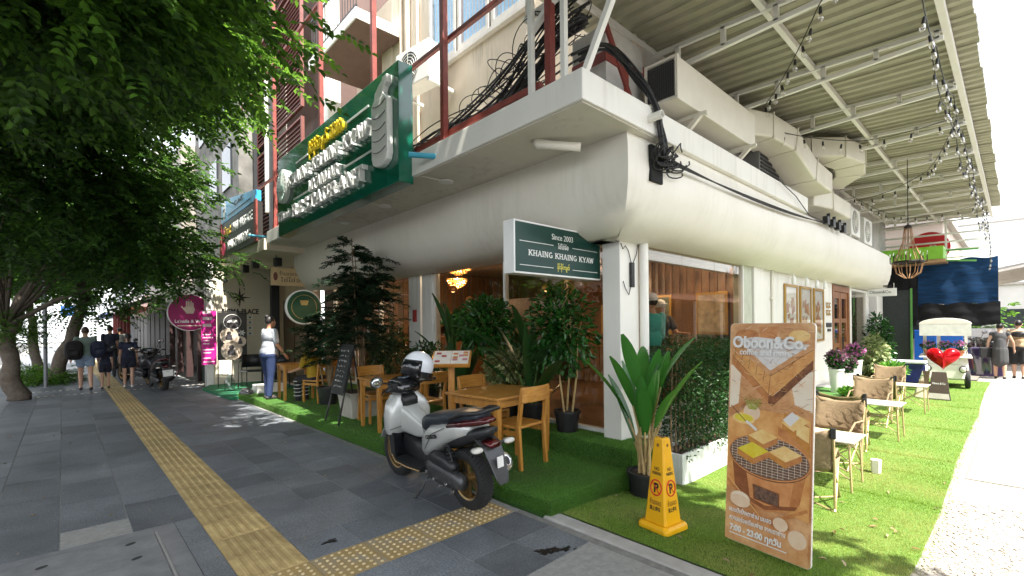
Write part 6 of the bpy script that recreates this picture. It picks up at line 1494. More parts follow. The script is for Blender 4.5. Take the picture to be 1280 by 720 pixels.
g.build('script', m_gold, t)
MB().box((.02, -.02, .10), (.42, 0, .20)).build('name_plate', m_ink, t, bev=.004); MB().box((.12, -.02, .0), (.36, 0, .06)).build('name_plate', m_ink, t, bev=.004)
for i, x in enumerate((9.9, 10.7, 11.4, 12.0)):
    t = thing('track_spotlight', ('white track spotlight nearest the corner above the pictures', 'second white track spotlight from the corner above the pictures', 'third white track spotlight from the corner above the pictures', 'white track spotlight nearest the cafe door')[i], 'lamp', (x, 2.86, 2.50), 0, 'white spotlights above the framed pictures'); MB().lathe([(.035, -.16), (.04, -.04), (.02, 0)], 12).build('shade', m_lw, t, smooth=True, autos=40); MB().tube([(0, 0, 0), (0, 0, .045)], .01, 6).build('stem', m_lw, t)

# ---- props at the far entrance
t = thing('banner_stand', 'black roll-up massage banner with round photos by the white entrance', 'banner', (2.98, 14.2, .06), R(-4))
MB().box((-.32, -.01, .72), (.32, .01, 1.98)).build('panel', mat('banner_black', (.02, .018, .016), .5), t)
for x in (-.33, .33): MB().bar((x, .02, 0), (x, .02, 2.0), .022).build('pole', m_black, t)
MB().bar((-.33, .02, 2.0), (.33, .02, 2.0), .022).build('crossbar', m_black, t); MB().bar((0, .02, .72), (0, .22, 0), .02).build('back_leg', m_black, t)
m_ph = wcol('photo_skin', (.45, .33, .24), (.66, .56, .46), 9); m_ph2 = mat('photo_dark', (.04, .035, .04), .5)
mb = MB(); FMB = lambda x, z, o_=.0: frame((x, -.0115 - o_, z), (1, 0, 0), (0, 0, 1))
mb.tube([FMB(0, 1.72, .002) @ Vector((.20 * math.cos(a), .20 * math.sin(a), 0)) for a in np.linspace(0, 6.283, 30)], .007, 5); mb.lathe([(.17, 0), (.17, .001)], 26, FMB(0, 1.72), k=1); mb.prism([(-.13, -.03), (.13, -.03), (.1, .03), (.02, .05), (-.08, .02)], .001, FMB(0, 1.74, .002), k=0)
for x, z, r_ in ((-.08, 1.35, .21), (.18, 1.20, .14), (-.02, .96, .25)):
    mb.lathe([(r_, 0), (r_, .001)], 28, FMB(x, z), k=2); mb.lathe([(r_ * .25, 0), (r_ * .25, .001)], 14, FMB(x, z + r_ * .35, .002), k=1); mb.prism([(-r_ * .4, -r_ * .5), (r_ * .4, -r_ * .5), (r_ * .3, r_ * .15), (-r_ * .3, r_ * .15)], .001, FMB(x, z, .002), k=1)
for i in range(6): a = i * 1.05; mb.prism([(0, 0), (.05 * math.cos(a - .3), .05 * math.sin(a - .3)), (.09 * math.cos(a), .09 * math.sin(a)), (.05 * math.cos(a + .3), .05 * math.sin(a + .3))], .002, FMB(.22, 1.43, .002), k=0)
mb.build('printed_photos', [m_lw, m_ph2, m_ph], t)
t = thing('pink_banner', 'narrow magenta price banner hanging left of the black massage banner', 'banner', (2.50, 14.5, .66), 0)
MB().box((-.17, -.006, 0), (.17, .006, 1.42)).build('panel', mat('banner_magenta', (.50, .01, .22), .5), t)
mb = MB(); g = random.Random(3)
for z in (1.34, 1.18, 1.0, .78, .70, .62, .54, .38, .30, .16, .06): mb.box((-.14, -.009, z), (-.14 + g.uniform(.15, .27), -.0065, z + (.03 if z < .9 else .08)))
mb.build('price_print', mat('print_pale_pink', (.75, .55, .62), .5), t); MB().bar((-.17, 0, 1.43), (.17, 0, 1.43), .015).tube([(.17, 0, 1.43), (.3, .4, 1.5)], .006, 5).build('hanger', m_black, t)
def cafe_chair(label, loc, rz):
    t = thing('black_armchair', label, 'chair', loc, rz, 'black woven armchairs by the entrance wall')
    MB().box((-.25, -.23, .40), (.25, .25, .43)).build('seat', m_black, t, bev=.01)
    for a in (-1, 1):
        MB().tube([(a * .27, .24, 0), (a * .27, .22, .62), (a * .27, .0, .66), (a * .26, -.24, .70)], .012, 6).build('leg', m_black, t); MB().tube([(a * .25, -.26, 0), (a * .25, -.22, .45), (a * .24, -.28, .84)], .012, 6).build('leg', m_black, t)
    mb = MB(); n = 10
    mb.loft([[(.25 * math.sin(R(-70 + 140 * i / n)), -.05 - .24 * math.cos(R(-70 + 140 * i / n)), z) for i in range(n + 1)] for z in (.50, .84)], closed=False, cap=False); b = mb.build('backrest', m_black, t, smooth=True); b.modifiers.new('s', 'SOLIDIFY').thickness = .012
    return t
cafe_chair('black woven armchair nearest the massage banner', (3.35, 13.9, .06), R(160)); cafe_chair('black woven armchair behind the standing man', (3.75, 13.1, .06), R(150))
o = MB().box((2.95, 11.75, 0), (3.55, 12.2, .30)).build('white_step', m_wpot, None, bev=.015); tag(o, 'white concrete block step behind the standing man', 'step')
t = thing('water_bottle', 'clear plastic water jug on the green carpet', 'bottle', (2.72, 13.3, .06)); MB().lathe([(.11, 0), (.12, .02), (.12, .24), (.05, .34), (.04, .40)], 16).build('jug', glassmat('plastic_clear', (.80, .85, .84), 1.5, .1), t, smooth=True, autos=50); MB().lathe([(.045, .40), (.045, .43)], 12).build('cap', m_lw, t)
t = thing('motorcycle_helmet', 'dark grey helmet lying on the concrete by the white step', 'helmet', (2.78, 11.95, .0)); MB().ball((0, 0, .13), (.15, .18, .13), 16).build('shell', mat('helmet_grey', (.06, .06, .065), .25, coat=.4), t, smooth=True); MB().add([(-.10, -.17, .08), (.10, -.17, .08), (.11, -.15, .17), (-.11, -.15, .17)], [(0, 1, 2, 3)]).build('visor', m_grille, t)
o = MB().box((2.55, 11.9, 0), (2.95, 12.1, .05)); 
# ================================================================ SCOOTERS
m_tyre = mat('tyre', (.015, .015, .015), .8, var=.3); m_rim = mat('rim_bronze', (.30, .20, .09), .35, .8); m_chrome = mat('chrome', (.6, .6, .6), .2, .9)
m_blk = mat('plastic_black', (.018, .019, .021), .45, var=.2, scale=20); m_blkg = mat('plastic_gloss', (.012, .013, .016), .15, coat=.6, var=.1); m_dgrey = mat('engine_grey', (.07, .072, .075), .4, .5)
def sec(y, xc, zc, hw, hh, p=2.6, n=20):
    out = []
    for i in range(n):
        a = 2 * math.pi * i / n; c_, s_ = math.cos(a), math.sin(a)
        out.append((xc + hw * math.copysign(abs(c_) ** (2 / p), c_), y, zc + hh * math.copysign(abs(s_) ** (2 / p), s_)))
    return out
def secz(z, yc, hw, hd, p=3, n=20):
    return [(x, yc + (zz), z) for x, _, zz in sec(0, 0, 0, hw, hd, p, n)]
def wheel(t, y, z, r_, w_, seedm, x=0):
    pr_ = [(r_ * .66, -w_ * .40), (r_ * .80, -w_ * .50), (r_ * .93, -w_ * .46), (r_, -w_ * .22), (r_ * 1.01, 0), (r_, w_ * .22), (r_ * .93, w_ * .46), (r_ * .80, w_ * .5), (r_ * .66, w_ * .4)]
    M_ = frame((x, y, z), (0, 1, 0), (0, 0, 1))
    W_ = MB().lathe(pr_, 36, M_, cap=False).build('wheel', m_tyre, t, smooth=True)
    tr_ = MB()
    for i in range(44):
        a = i * 2 * math.pi / 44
        for s_ in (-1, 1): tr_.bar(M_ @ Vector((r_ * 1.008 * math.cos(a), r_ * 1.008 * math.sin(a), 0)), M_ @ Vector((r_ * .955 * math.cos(a + .09), r_ * .955 * math.sin(a + .09), s_ * w_ * .44)), .012, .008)
    tr_.build('tread', m_tyre, W_)
    rm = MB().lathe([(r_ * .62, -w_ * .36), (r_ * .67, -w_ * .42), (r_ * .67, -w_ * .36), (r_ * .64, -w_ * .2), (r_ * .64, w_ * .2), (r_ * .67, w_ * .36), (r_ * .67, w_ * .42), (r_ * .62, w_ * .36)], 36, M_, cap=False)
    for i in range(5):
        a = i * 2 * math.pi / 5
        for da in (-.16, .16): rm.bar(M_ @ Vector((.03 * math.cos(a), .03 * math.sin(a), 0)), M_ @ Vector((r_ * .64 * math.cos(a + da), r_ * .64 * math.sin(a + da), 0)), .02, .028)
    rm.lathe([(.045, -.05), (.045, .05)], 16, M_); rm.build('rim', m_rim, W_, smooth=True, autos=40)
    return W_
def scooter(label, loc, rz, m_body, lean=0, plate=False, group=None, steer=18):
    t = thing('scooter', label, 'scooter', loc, rz, group); t.rotation_euler[1] = lean
    wheel(t, 0, .272, .27, .135, 0); wheel(t, 1.30, .262, .26, .105, 0)
    # engine and transmission, left side
    MB().loft([sec(-.06, -.115, .275, .055, .06), sec(.05, -.12, .285, .065, .085), sec(.22, -.125, .30, .07, .10), sec(.40, -.12, .31, .065, .095), sec(.50, -.10, .31, .05, .07)]).build('transmission_case', m_dgrey, t, smooth=True)
    MB().loft([sec(.02, -.135, .40, .05, .04), sec(.16, -.14, .43, .06, .065), sec(.33, -.13, .44, .055, .06), sec(.40, -.12, .43, .04, .04)]).build('air_box', m_blk, t, smooth=True)
    e = MB().loft([sec(.18, 0, .30, .10, .10), sec(.40, 0, .33, .12, .13), sec(.60, 0, .34, .10, .10)]); e.build('engine', m_dgrey, t, smooth=True)
    for i in range(5): MB().lathe([(.012, 0), (.012, .02)], 8, frame((-.195, -.02 + i * .1, .22 + .04 * (i % 2)), (0, 1, 0), (0, 0, 1)) @ Matrix.Rotation(math.pi, 4, 'X')).build('bolt', m_chrome, t)
    # shock absorbers
    for a in (-1, 1):
        s_ = MB(); p0, p1 = Vector((a * .135, .0, .30)), Vector((a * .125, .13, .62)); s_.tube([p0, p1], .014, 8)
        cs = []; 
        for i in range(90):
            u = .15 + .75 * i / 89; c_ = p0.lerp(p1, u); an = i * .56; cs.append(c_ + Vector((.03 * math.cos(an), .03 * math.sin(an), 0)))
        s_.tube(cs, .007, 5); s_.build('shock_absorber', m_blk, t, smooth=True)
    # muffler on the right
    MB().tube([(.10, .45, .20), (.14, .30, .17), (.17, .12, .24)], .02, 8).tube([(.17, .14, .23), (.19, -.05, .31), (.205, -.26, .42)], [.05, .066, .068], 14).build('exhaust', m_blk, t, smooth=True, autos=50)
    d_ = Vector((.015, -.21, .11)).normalized(); EM = frame((.205, -.262, .421), (1, 0, 0), d_.cross(Vector((1, 0, 0))))
    if (EM.to_3x3() @ Vector((0, 0, 1))).dot(d_) < 0: EM = EM @ Matrix.Rotation(math.pi, 4, 'X')
    ec = MB().lathe([(.074, -.02), (.076, .01), (.06, .025), (.034, .028)], 20, EM @ Matrix.Diagonal((.85, 1.15, 1, 1))).build('exhaust_cap', m_chrome, t, smooth=True, autos=40)
    MB().lathe([(.03, .029), (.028, .032)], 14, EM @ Matrix.Diagonal((.85, 1.3, 1, 1))).build('exhaust_hole', m_ink, ec)
    # body panels
    MB().loft([sec(.66, 0, .44, .075, .07), sec(.56, 0, .50, .13, .14), sec(.40, 0, .575, .165, .155, 3), sec(.20, 0, .655, .172, .115, 3), sec(.0, 0, .715, .165, .085, 3), sec(-.16, 0, .755, .14, .06)]).build('side_panels', m_body, t, smooth=True)
    MB().loft([sec(.10, 0, .62, .135, .09), sec(-.08, 0, .66, .135, .07), sec(-.25, 0, .72, .11, .05), sec(-.36, 0, .76, .07, .03)]).build('under_tail', m_blk, t, smooth=True)
    MB().loft([sec(.06, 0, .765, .168, .035, 3), sec(-.12, 0, .80, .150, .040, 3), sec(-.28, 0, .83, .105, .032), sec(-.37, 0, .845, .05, .02)]).build('tail_lamp', mat('lens_red', (.07, .003, .005), .12, coat=.6, var=.1), t, smooth=True)
    # seat: stepped, blue-black
    MB().loft([sec(.66, 0, .64, .055, .05), sec(.58, 0, .70, .10, .075), sec(.44, 0, .755, .135, .062, 3), sec(.25, 0, .785, .150, .056, 3), sec(.14, 0, .815, .150, .06, 3), sec(-.05, 0, .845, .140, .055, 3), sec(-.20, 0, .865, .115, .042), sec(-.27, 0, .872, .08, .025)]).build('seat', mat('seat_vinyl', (.022, .03, .042), .42, var=.15, scale=14, bump=.1, bscale=90), t, smooth=True)
    MB().tube([(-.155, .02, .83), (-.16, -.16, .90), (-.11, -.34, .925), (.11, -.34, .925), (.16, -.16, .90), (.155, .02, .83)], .017, 8).build('grab_rail', m_blk, t, smooth=True)
    # rear mudguard, lamps, plate
    MB().loft([[(x, y + dy, z) for x, dy in ((-w_, 0), (w_, 0), (w_, -.02), (-w_, -.02))] for w_, y, z in ((.10, -.20, .70), (.10, -.33, .64), (.085, -.39, .52), (.065, -.445, .38), (.04, -.46, .34))]).build('rear_mudguard', m_dgrey, t, bev=.008)
    MB().loft([sec(-.30, 0, .66, .07, .025), sec(-.40, 0, .645, .055, .022)]).build('brake_lamp', mat('lens_red', (.12, .004, .008), .12), t, smooth=True)
    if plate:
        pl = MB().box((-.11, -.475, .40), (.11, -.465, .56)).build('number_plate', m_lw, t); text('plate_mark', '•••', .06, frame((0, -.476, .52), (1, 0, 0), (0, 0, 1)), m_ink, pl, .001)
    else: MB().box((-.03, -.449, .47), (.03, -.440, .56)).build('sticker', m_lw, t)
    for a in (-1, 1):
        MB().tube([(a * .06, -.34, .635), (a * .13, -.36, .635)], .012, 6).build('indicator_stalk', m_blk, t)
        MB().loft([sec(-.335, a * .165, .637, .045, .018), sec(-.375, a * .17, .637, .05, .022), sec(-.40, a * .17, .637, .04, .016)]).build('indicator', mat('indicator', (.62, .60, .55), .2), t, smooth=True)
    # floorboards and leg shield
    for a in (-1, 1):
        MB().loft([[(a * x, y, z) for x, z in ((.07, .24), (.20, .26), (.215, .30), (.07, .31))] for y in (.52, .70, .95, 1.03)]).build('footboard', m_blk, t, bev=.006)
        MB().tube([(a * .215, .50, .285), (a * .222, .72, .275), (a * .222, .95, .285), (a * .20, 1.08, .36), (a * .19, 1.12, .50)], .008, 6).build('trim_line', m_rim, t)
        MB().loft([[(a * x, y, z) for x, y in ((.06, 1.02), (.205, 1.00), (.215, 1.06), (.06, 1.12))] for z in (.30, .44, .58)]).build('lower_shield', m_blkg, t, bev=.01)
    MB().loft([sec(.50, 0, .36, .085, .10), sec(.70, 0, .37, .085, .11), sec(1.0, 0, .42, .09, .14)]).build('tunnel', m_blk, t, smooth=True)
    MB().loft([sec(.62, 0, .60, .070, .06, 4), sec(.74, 0, .62, .085, .10, 4), sec(.88, 0, .655, .10, .13, 4), sec(1.0, 0, .70, .13, .16, 4)]).build('centre_console', m_body, t, smooth=True, autos=50)
    MB().loft([secz(.54, 1.06, .225, .05, 6), secz(.60, 1.045, .245, .07, 6), secz(.74, 1.03, .245, .08, 6), secz(.84, 1.04, .215, .085, 5), secz(.93, 1.07, .14, .07, 4)]).build('leg_shield', m_body, t, smooth=True, autos=50)
    for a in (-1, 1):
        MB().tube([(a * .238, .985, .60), (a * .10, .955, .62), (a * .085, .93, .74)], .0035, 5).build('panel_gap', m_ink, t); MB().tube([(a * .172, .44, .50), (a * .176, .30, .66), (a * .172, .08, .75)], .003, 5).build('panel_gap', m_ink, t)
        MB().tube([(a * .16, 1.02, 1.01), (a * .12, 1.13, .95), (a * .06, 1.12, .82)], .006, 5).build('control_cable', m_ink, t)
    MB().loft([secz(.82, .955, .085, .035), secz(.885, .965, .09, .045), secz(.93, .98, .07, .03)]).build('glove_pocket', m_ink, t, smooth=True)
    MB().loft([sec(1.08, 0, .62, .19, .20), sec(1.22, 0, .70, .16, .17), sec(1.33, 0, .76, .10, .09), sec(1.37, 0, .78, .04, .03)]).build('front_cowl', m_body, t, smooth=True)
    MB().lathe([(.014, 0), (.014, .012)], 10, frame((-.03, .925, .78), (1, 0, 0), (0, -.3, 1))).build('ignition', m_ink, t)
    # fork, mudguard
    for a in (-1, 1): MB().tube([(a * .075, 1.30, .26), (a * .075, 1.12, .70)], .022, 8).build('fork', m_chrome, t, smooth=True)
    MB().loft([[(x, 1.30 + .295 * math.cos(R(an)), .262 + .295 * math.sin(R(an))) for x in (-.07, .07)] + [(x, 1.30 + .285 * math.cos(R(an)), .262 + .285 * math.sin(R(an))) for x in (.07, -.07)] for an in (25, 50, 75, 100, 125, 150)]).build('front_mudguard', m_body, t)
    # handlebar group, turned
    H_ = bpy.data.objects.new('handlebar', None); COL.objects.link(H_); H_.parent = t; H_.location = (0, 1.05, 0); H_.rotation_euler = (0, 0, R(steer))
    hb = MB().loft([sec(.12, 0, 1.02, .12, .06, 3), sec(.04, 0, 1.025, .19, .085, 3), sec(-.06, 0, 1.01, .18, .075, 3), sec(-.12, 0, .985, .11, .045)])
    hb.loft([secz(.90, -.0, .06, .05), secz(1.0, .0, .08, .06)])
    hb.build('handlebar_cover', m_blkg, H_, smooth=True)
    MB().box((-.07, -.075, 1.06), (.07, .01, 1.078), M=T(0, 0, 0)).build('dashboard', mat('dash', (.10, .13, .16), .1, coat=.5), H_, bev=.006).location = (0, 0, .032)
    for a in (-1, 1):
        MB().tube([(a * .12, -.02, 1.02), (a * .22, -.05, 1.03), (a * .36, -.12, 1.02)], [.018, .019, .019], 10).build('grip', m_blk, H_, smooth=True)
        MB().cbox((a * .19, -.04, 1.03), (.07, .06, .06)).build('switch_box', m_blk, H_, bev=.01)
        MB().tube([(a * .20, .02, 1.02), (a * .28, .01, 1.0), (a * .38, -.06, .99)], .007, 6).build('brake_lever', m_ink, H_)
        MB().tube([(a * .17, -.01, 1.05), (a * .22, .02, 1.16), (a * .27, .0, 1.24)], .008, 6).build('mirror_stem', m_blk, H_) if a > 0 else MB().tube([(a * .17, -.01, 1.05), (a * .27, .0, 1.08), (a * .36, -.02, 1.10)], .008, 6).build('mirror_stem', m_blk, H_)
        mc = (a * .29, -.01, 1.27) if a > 0 else (a * .40, -.03, 1.115)
        mr_ = MB().ball(mc, (.085, .022, .058), 12).build('mirror', m_blk, H_, smooth=True); MB().ball((mc[0], mc[1] - .012, mc[2]), (.075, .014, .049), 12).build('mirror_glass', mat('mirror_glass', (.55, .58, .6), .05, .9, var=0), mr_, smooth=True)
    # side stand, foot pegs
    MB().tube([(-.10, .50, .25), (-.20, .52, .10), (-.27, .56, .01)], .012, 6).box((-.32, .53, 0), (-.24, .60, .012)).build('side_stand', m_blk, t); MB().tube([(-.12, .42, .30), (-.20, .40, .30)], .014, 6).build('pillion_peg', m_chrome, t)
    return t
m_silver = mat('paint_silver', (.50, .51, .49), .30, .2, var=.05, coat=.5)
sc1 = scooter('silver-white scooter parked on the tactile paving with a helmet on its mirror', (2.55, 3.30, 0), R(-1.0), m_silver, lean=R(-5))
dm = frame((-.176, .38, .60), (0, -1, 0), (0, -.35, 1)); text('side_lettering', 'CLICK125i', .05, frame((-.181, .30, .635), (0, -1, .22), (0, .22, 1)), m_ink, sc1, .002, bold=.001, width=.19)
scooter('dark parked scooter with a white number plate by the green hoarding', (1.62, 15.3, 0), R(8), mat('paint_dark', (.03, .03, .035), .3, coat=.5), plate=True, lean=R(-4), group='parked scooters down the pavement', steer=5)
scooter('dark parked scooter behind the one with the white plate', (1.55, 17.6, 0), R(25), mat('paint_dark2', (.05, .015, .015), .3, coat=.5), lean=R(-4), group='parked scooters down the pavement', steer=10)
# helmet hung on the right mirror
t = thing('motorcycle_helmet', 'white open-face helmet with dark visor hanging on the silver scooter mirror', 'helmet', (2.60, 4.32, 1.03), R(95)); t.scale = (1.1, 1.1, 1.1); t.rotation_euler[0] = R(12)
mb = MB(); rings = []
for i in range(13):
    a = math.pi * i / 12 * .86; z = .155 + .145 * math.cos(a); r_ = math.sin(a) * .145 + .002
    rings.append([(r_ * math.cos(b) * .90, r_ * math.sin(b) * 1.08, z) for b in np.linspace(0, 6.283, 24, endpoint=False)])
mb.loft(rings[::-1]); mb.build('shell', mat('helmet_white', (.72, .75, .80), .18, coat=.5, var=.03), t, smooth=True)
vs = MB()
vs.loft([[(.150 * math.cos(b) * .92, .158 * math.sin(b) * 1.05, z) for b in np.linspace(R(20), R(160), 14)] for z in (.06, .13, .20)], closed=False, cap=False); v_ = vs.build('visor', m_blkg, t, smooth=True); v_.modifiers.new('s', 'SOLIDIFY').thickness = .006
MB().loft([[(.151 * math.cos(b) * .9, .157 * math.sin(b) * 1.07, z) for b in np.linspace(R(150), R(390), 20)] for z in (.04, .10)], closed=False, cap=False).build('lower_rim', m_blkg, t, smooth=True)
MB().ball((0, .02, .10), (.115, .125, .09), 12).build('padding', m_ink, t)

# ================================================================ PEOPLE
m_skin = mat('skin', (.42, .22, .13), .55, var=.06); m_skinl = mat('skin_light', (.55, .33, .23), .55, var=.06); m_hair = mat('hair_black', (.012, .009, .008), .5, var=.3)
def blob(name, pieces, mats, parent, voxel):
    """union of capsules and ellipsoids, remeshed into one continuous surface"""
    mb = MB()
    for p in pieces:
        if p[0] == 'c':
            _, a, b, ra, rb = p; a = Vector(a); b = Vector(b); mb.tube([a, a.lerp(b, .5), b], [ra, (ra + rb) / 2, rb], 12); mb.ball(a, ra, 12); mb.ball(b, rb, 12)
        else: mb.ball(p[1], p[2], 16)
    me = mb.mesh('tmp', mats); o = bpy.data.objects.new('tmp', me)
    md = o.modifiers.new('r', 'REMESH'); md.mode = 'VOXEL'; md.voxel_size = voxel; md2 = o.modifiers.new('s', 'SMOOTH'); md2.iterations = 3
    me2 = baked(o)
    me2.materials.clear(); me2.materials.append(mats)
    return link(name, me2, parent, smooth=True)
def rot(v, ax, a): return Matrix.Rotation(a, 3, ax) @ Vector(v)
def person(label, loc, rz, s_=1.0, skin=None, top=(.3, .3, .3), bottom=(.1, .1, .1), legs=((0, 0), (0, 0)), arms=((0, 10, 5), (0, 10, 5)), sit=False, sleeve=.5, trouser=1.0, hair='short', hairm=None, dress=False, shoes=(.03, .03, .03), bulk=1.0, group=None, vox=.015, headturn=0, lean=0, cap=None, longtop=0):
    """faces local +y. legs: (swing, knee) degrees left,right; arms: (swing, elbow, spread)"""
    t = thing('person', label, 'person', loc, rz, group); sk_ = skin or m_skin; k = bulk
    hipz = .92 if not sit else .50
    P = {}
    for i, a in enumerate((-1, 1)):
        sw, kn = legs[i]; sw, kn = (85, 88) if sit else (sw, kn)
        h = Vector((a * .095, 0, hipz)); kne = h + rot((0, 0, -.43), 'X', R(sw)); an = kne + rot((0, 0, -.41), 'X', R(sw - kn)); P[a, 'h'], P[a, 'k'], P[a, 'a'] = h, kne, an
        P[a, 't'] = an + rot((0, .15, -.05), 'X', R((sw - kn) * .5 if not sit else 0))
        fs, el, sp = arms[i]
        sh = Vector((a * .175 * (.9 + .1 * k), .0, hipz + .50)); u = rot(rot((0, 0, -.29), 'Y', -a * R(sp)), 'X', R(fs)); e = sh + u
        f = rot(rot((0, 0, -.25), 'Y', -a * R(sp * .3)), 'X', R(fs + el)); wv = e + f; P[a, 's'], P[a, 'e'], P[a, 'w'] = sh, e, wv; P[a, 'd'] = f.normalized()
    L = lambda v: rot(Vector(v) - Vector((0, 0, hipz)), 'X', R(-lean)) + Vector((0, 0, hipz))
    for a in (-1, 1):
        for q in 'sew': P[a, q] = L(P[a, q])
    hz = hipz + .70; hd = L((0, .02, hz)); nk = L((0, -.005, hipz + .56))
    body = [('e', L((0, 0, hipz + .40)), (.165 * k, .10 * k, .17)), ('e', L((0, .01, hipz + .18)), (.145 * k, .10 * k, .18)), ('e', (0, -.01, hipz), (.165 * k, .115 * k, .13)),
            ('c', L((0, -.01, hipz + .48)), nk, .07, .052), ('c', nk, hd, .052, .058), ('e', hd, (.075, .095, .115)), ('e', hd + Vector((0, .045, -.065)), (.05, .05, .05)), ('c', hd + Vector((0, .088, .005)), hd + Vector((0, .108, -.025)), .012, .016)]
    for a in (-1, 1):
        body += [('c', P[a, 'h'], P[a, 'k'], .082 * k, .055), ('c', P[a, 'k'], P[a, 'k'].lerp(P[a, 'a'], .35), .054, .056), ('c', P[a, 'k'].lerp(P[a, 'a'], .35), P[a, 'a'], .054, .036), ('c', P[a, 'a'] + Vector((0, -.03, -.035)), P[a, 't'], .036, .032),
                 ('c', P[a, 's'], P[a, 'e'], .05 * (.7 + .3 * k), .038), ('c', P[a, 'e'], P[a, 'w'], .038, .027), ('e', hd + Vector((a * .078, -.005, -.005)), (.014, .02, .03))]
        d = P[a, 'd']; pm = P[a, 'w'] + d * .05; body.append(('c', P[a, 'w'], pm, .026, .03)); body.append(('c', pm, pm + d * .02, .030, .03))
        for q in range(4):
            o_ = Vector((0, (-.027 + q * .018), 0)); ln = (.06, .075, .07, .055)[q]; mid = pm + o_ + d * (.03 + ln * .5) + Vector((-a * .006, 0, 0)); body += [('c', pm + o_ + d * .02, mid, .0105, .010), ('c', mid, mid + d * ln * .4 + Vector((-a * .015, 0, 0)), .010, .009)]
        body.append(('c', P[a, 'w'] + d * .02 + Vector((0, .02, 0)), P[a, 'w'] + d * .055 + Vector((0, .052, 0)), .013, .010))
    blob('body', body, sk_, t, vox)
    mt = mat('cloth_%.3f_%.3f_%.3f' % top, top, .85, var=.1, scale=14, bump=.25, bscale=18); mbm = mat('cloth_%.3f_%.3f_%.3f' % bottom, bottom, .85, var=.12, scale=14, bump=.25, bscale=18)
    g = .016
    if dress:
        dr = [('e', L((0, 0, hipz + .38)), (.175 * k, .115 * k, .19)), ('c', L((0, 0, hipz + .28)), (0, 0, hipz - .02), .14 * k, .18 * k), ('c', (0, 0, hipz - .02), (0, 0, hipz - .36), .19 * k, .20 * k)]
        for a in (-1, 1): dr.append(('c', P[a, 's'], P[a, 's'].lerp(P[a, 'e'], .15), .06, .055))
        blob('dress', dr, mt, t, vox)
    else:
        sh_ = [('e', L((0, 0, hipz + .40)), (.165 * k + g, .10 * k + g, .17)), ('e', L((0, .01, hipz + .18)), (.148 * k + g, .10 * k + g * 1.4, .19)), ('c', L((0, -.005, hipz + .40)), L((0, -.005, hipz + .49)), .10, .07), ('c', L((-.06, 0, hipz + .05 - longtop)), L((.06, 0, hipz + .05 - longtop)), .115 * k + g, .115 * k + g)]
        for a in (-1, 1):
            if sleeve > 0: sh_.append(('c', P[a, 's'], P[a, 's'].lerp(P[a, 'e'], min(1, sleeve)), .05 * (.7 + .3 * k) + g, .042 + g * 1.2))
            if sleeve > 1: sh_.append(('c', P[a, 'e'], P[a, 'e'].lerp(P[a, 'w'], sleeve - 1), .04 + g, .03 + g))
        blob('shirt', sh_, mt, t, vox)
        pt = [('e', (0, -.01, hipz), (.168 * k + g, .118 * k + g, .13))]
        for a in (-1, 1):
            pt.append(('c', P[a, 'h'], P[a, 'h'].lerp(P[a, 'k'], min(1, trouser * 2)), .084 * k + g, .06 + g if trouser >= .5 else .085 * k + g))
            if trouser > .5: pt.append(('c', P[a, 'k'], P[a, 'k'].lerp(P[a, 'a'], (trouser - .5) * 2), .056 + g, .045 + g))
        blob('trousers', pt, mbm, t, vox)
    for a in (-1, 1):
        blob('shoe', [('c', P[a, 'a'] + Vector((0, -.04, -.045)), P[a, 't'] + Vector((0, 0, -.005)), .042, .038)], mat('shoe_%.2f_%.2f' % shoes[:2], shoes, .6), t, .012)
    hm = hairm or m_hair
    hr = [('e', hd + Vector((0, -.018, .03)), (.084, .098, .105))]
    if hair == 'bun': hr.append(('e', hd + Vector((0, -.08, .11)), (.045, .045, .05)))
    if hair == 'pony': hr.append(('c', hd + Vector((0, -.10, .03)), hd + Vector((0, -.14, -.18)), .035, .02))
    if hair == 'long': hr.append(('c', hd + Vector((0, -.05, .0)), hd + Vector((0, -.09, -.20)), .075, .06))
    blob('hair', hr, hm, t, .012)
    if cap: 
        c_ = MB().ball(hd + Vector((0, -.01, .05)), (.092, .108, .095), 16).ball(hd + Vector((0, .10, .06)), (.07, .08, .012), 12).build('cap', mat('cap_cloth', cap, .8), t, smooth=True)
    for a in (-1, 1): MB().ball(hd + Vector((a * .032, .083, .012)), (.011, .008, .007), 8).build('eye', m_ink, t)
    MB().ball(hd + Vector((0, .092, -.058)), (.022, .008, .006), 8).build('mouth', mat('lips', (.30, .10, .08), .5), t)
    t.scale = (s_, s_, s_)
    return t
gp = lambda x: lane_z(x) + .012
person('man in pale grey shirt and blue jeans standing on the turf step', (2.93, 10.75, PZ1), R(-75), 1.0, top=(.34, .36, .40), bottom=(.015, .03, .09), legs=((3, 4), (-3, 2)), arms=((12, 35, 12), (8, 30, 10)), sleeve=.75, hair='bun', bulk=1.22, vox=.013, lean=2)
mt_ = bpy.data.objects[[o.name for o in bpy.data.objects if o.name.startswith('person')][-1]]
MB().box((-.085, .133, 1.19), (.085, .140, 1.27)).build('shirt_print', mat('print_red', (.30, .02, .04), .7), mt_); text('shirt_lettering', 'TVON', .055, frame((0, .141, 1.235), (-1, 0, 0), (0, 0, 1)), m_lw, mt_, .001, bold=.001)
person('guest in mustard yellow shirt seated at the wooden table seen from behind', (3.52, 9.66, PZ1 - .02), R(25), .98, top=(.36, .22, .012), bottom=(.02, .018, .02), sit=True, arms=((25, 60, 15), (35, 55, 12)), sleeve=.8, bulk=1.15, vox=.014, lean=12)
pn = bpy.data.objects[[o.name for o in bpy.data.objects if o.name.startswith('person')][-1]]
tp = MB()
for i in range(5): tp.lathe([(.084, .44 - .075 * i), (.084, .43 - .075 * i)], 14, T(-.1, .42, 0), cap=False); tp.lathe([(.084, .44 - .075 * i), (.084, .43 - .075 * i)], 14, T(.1, .42, 0), cap=False)
tp.build('trouser_pattern', m_lw, pn)
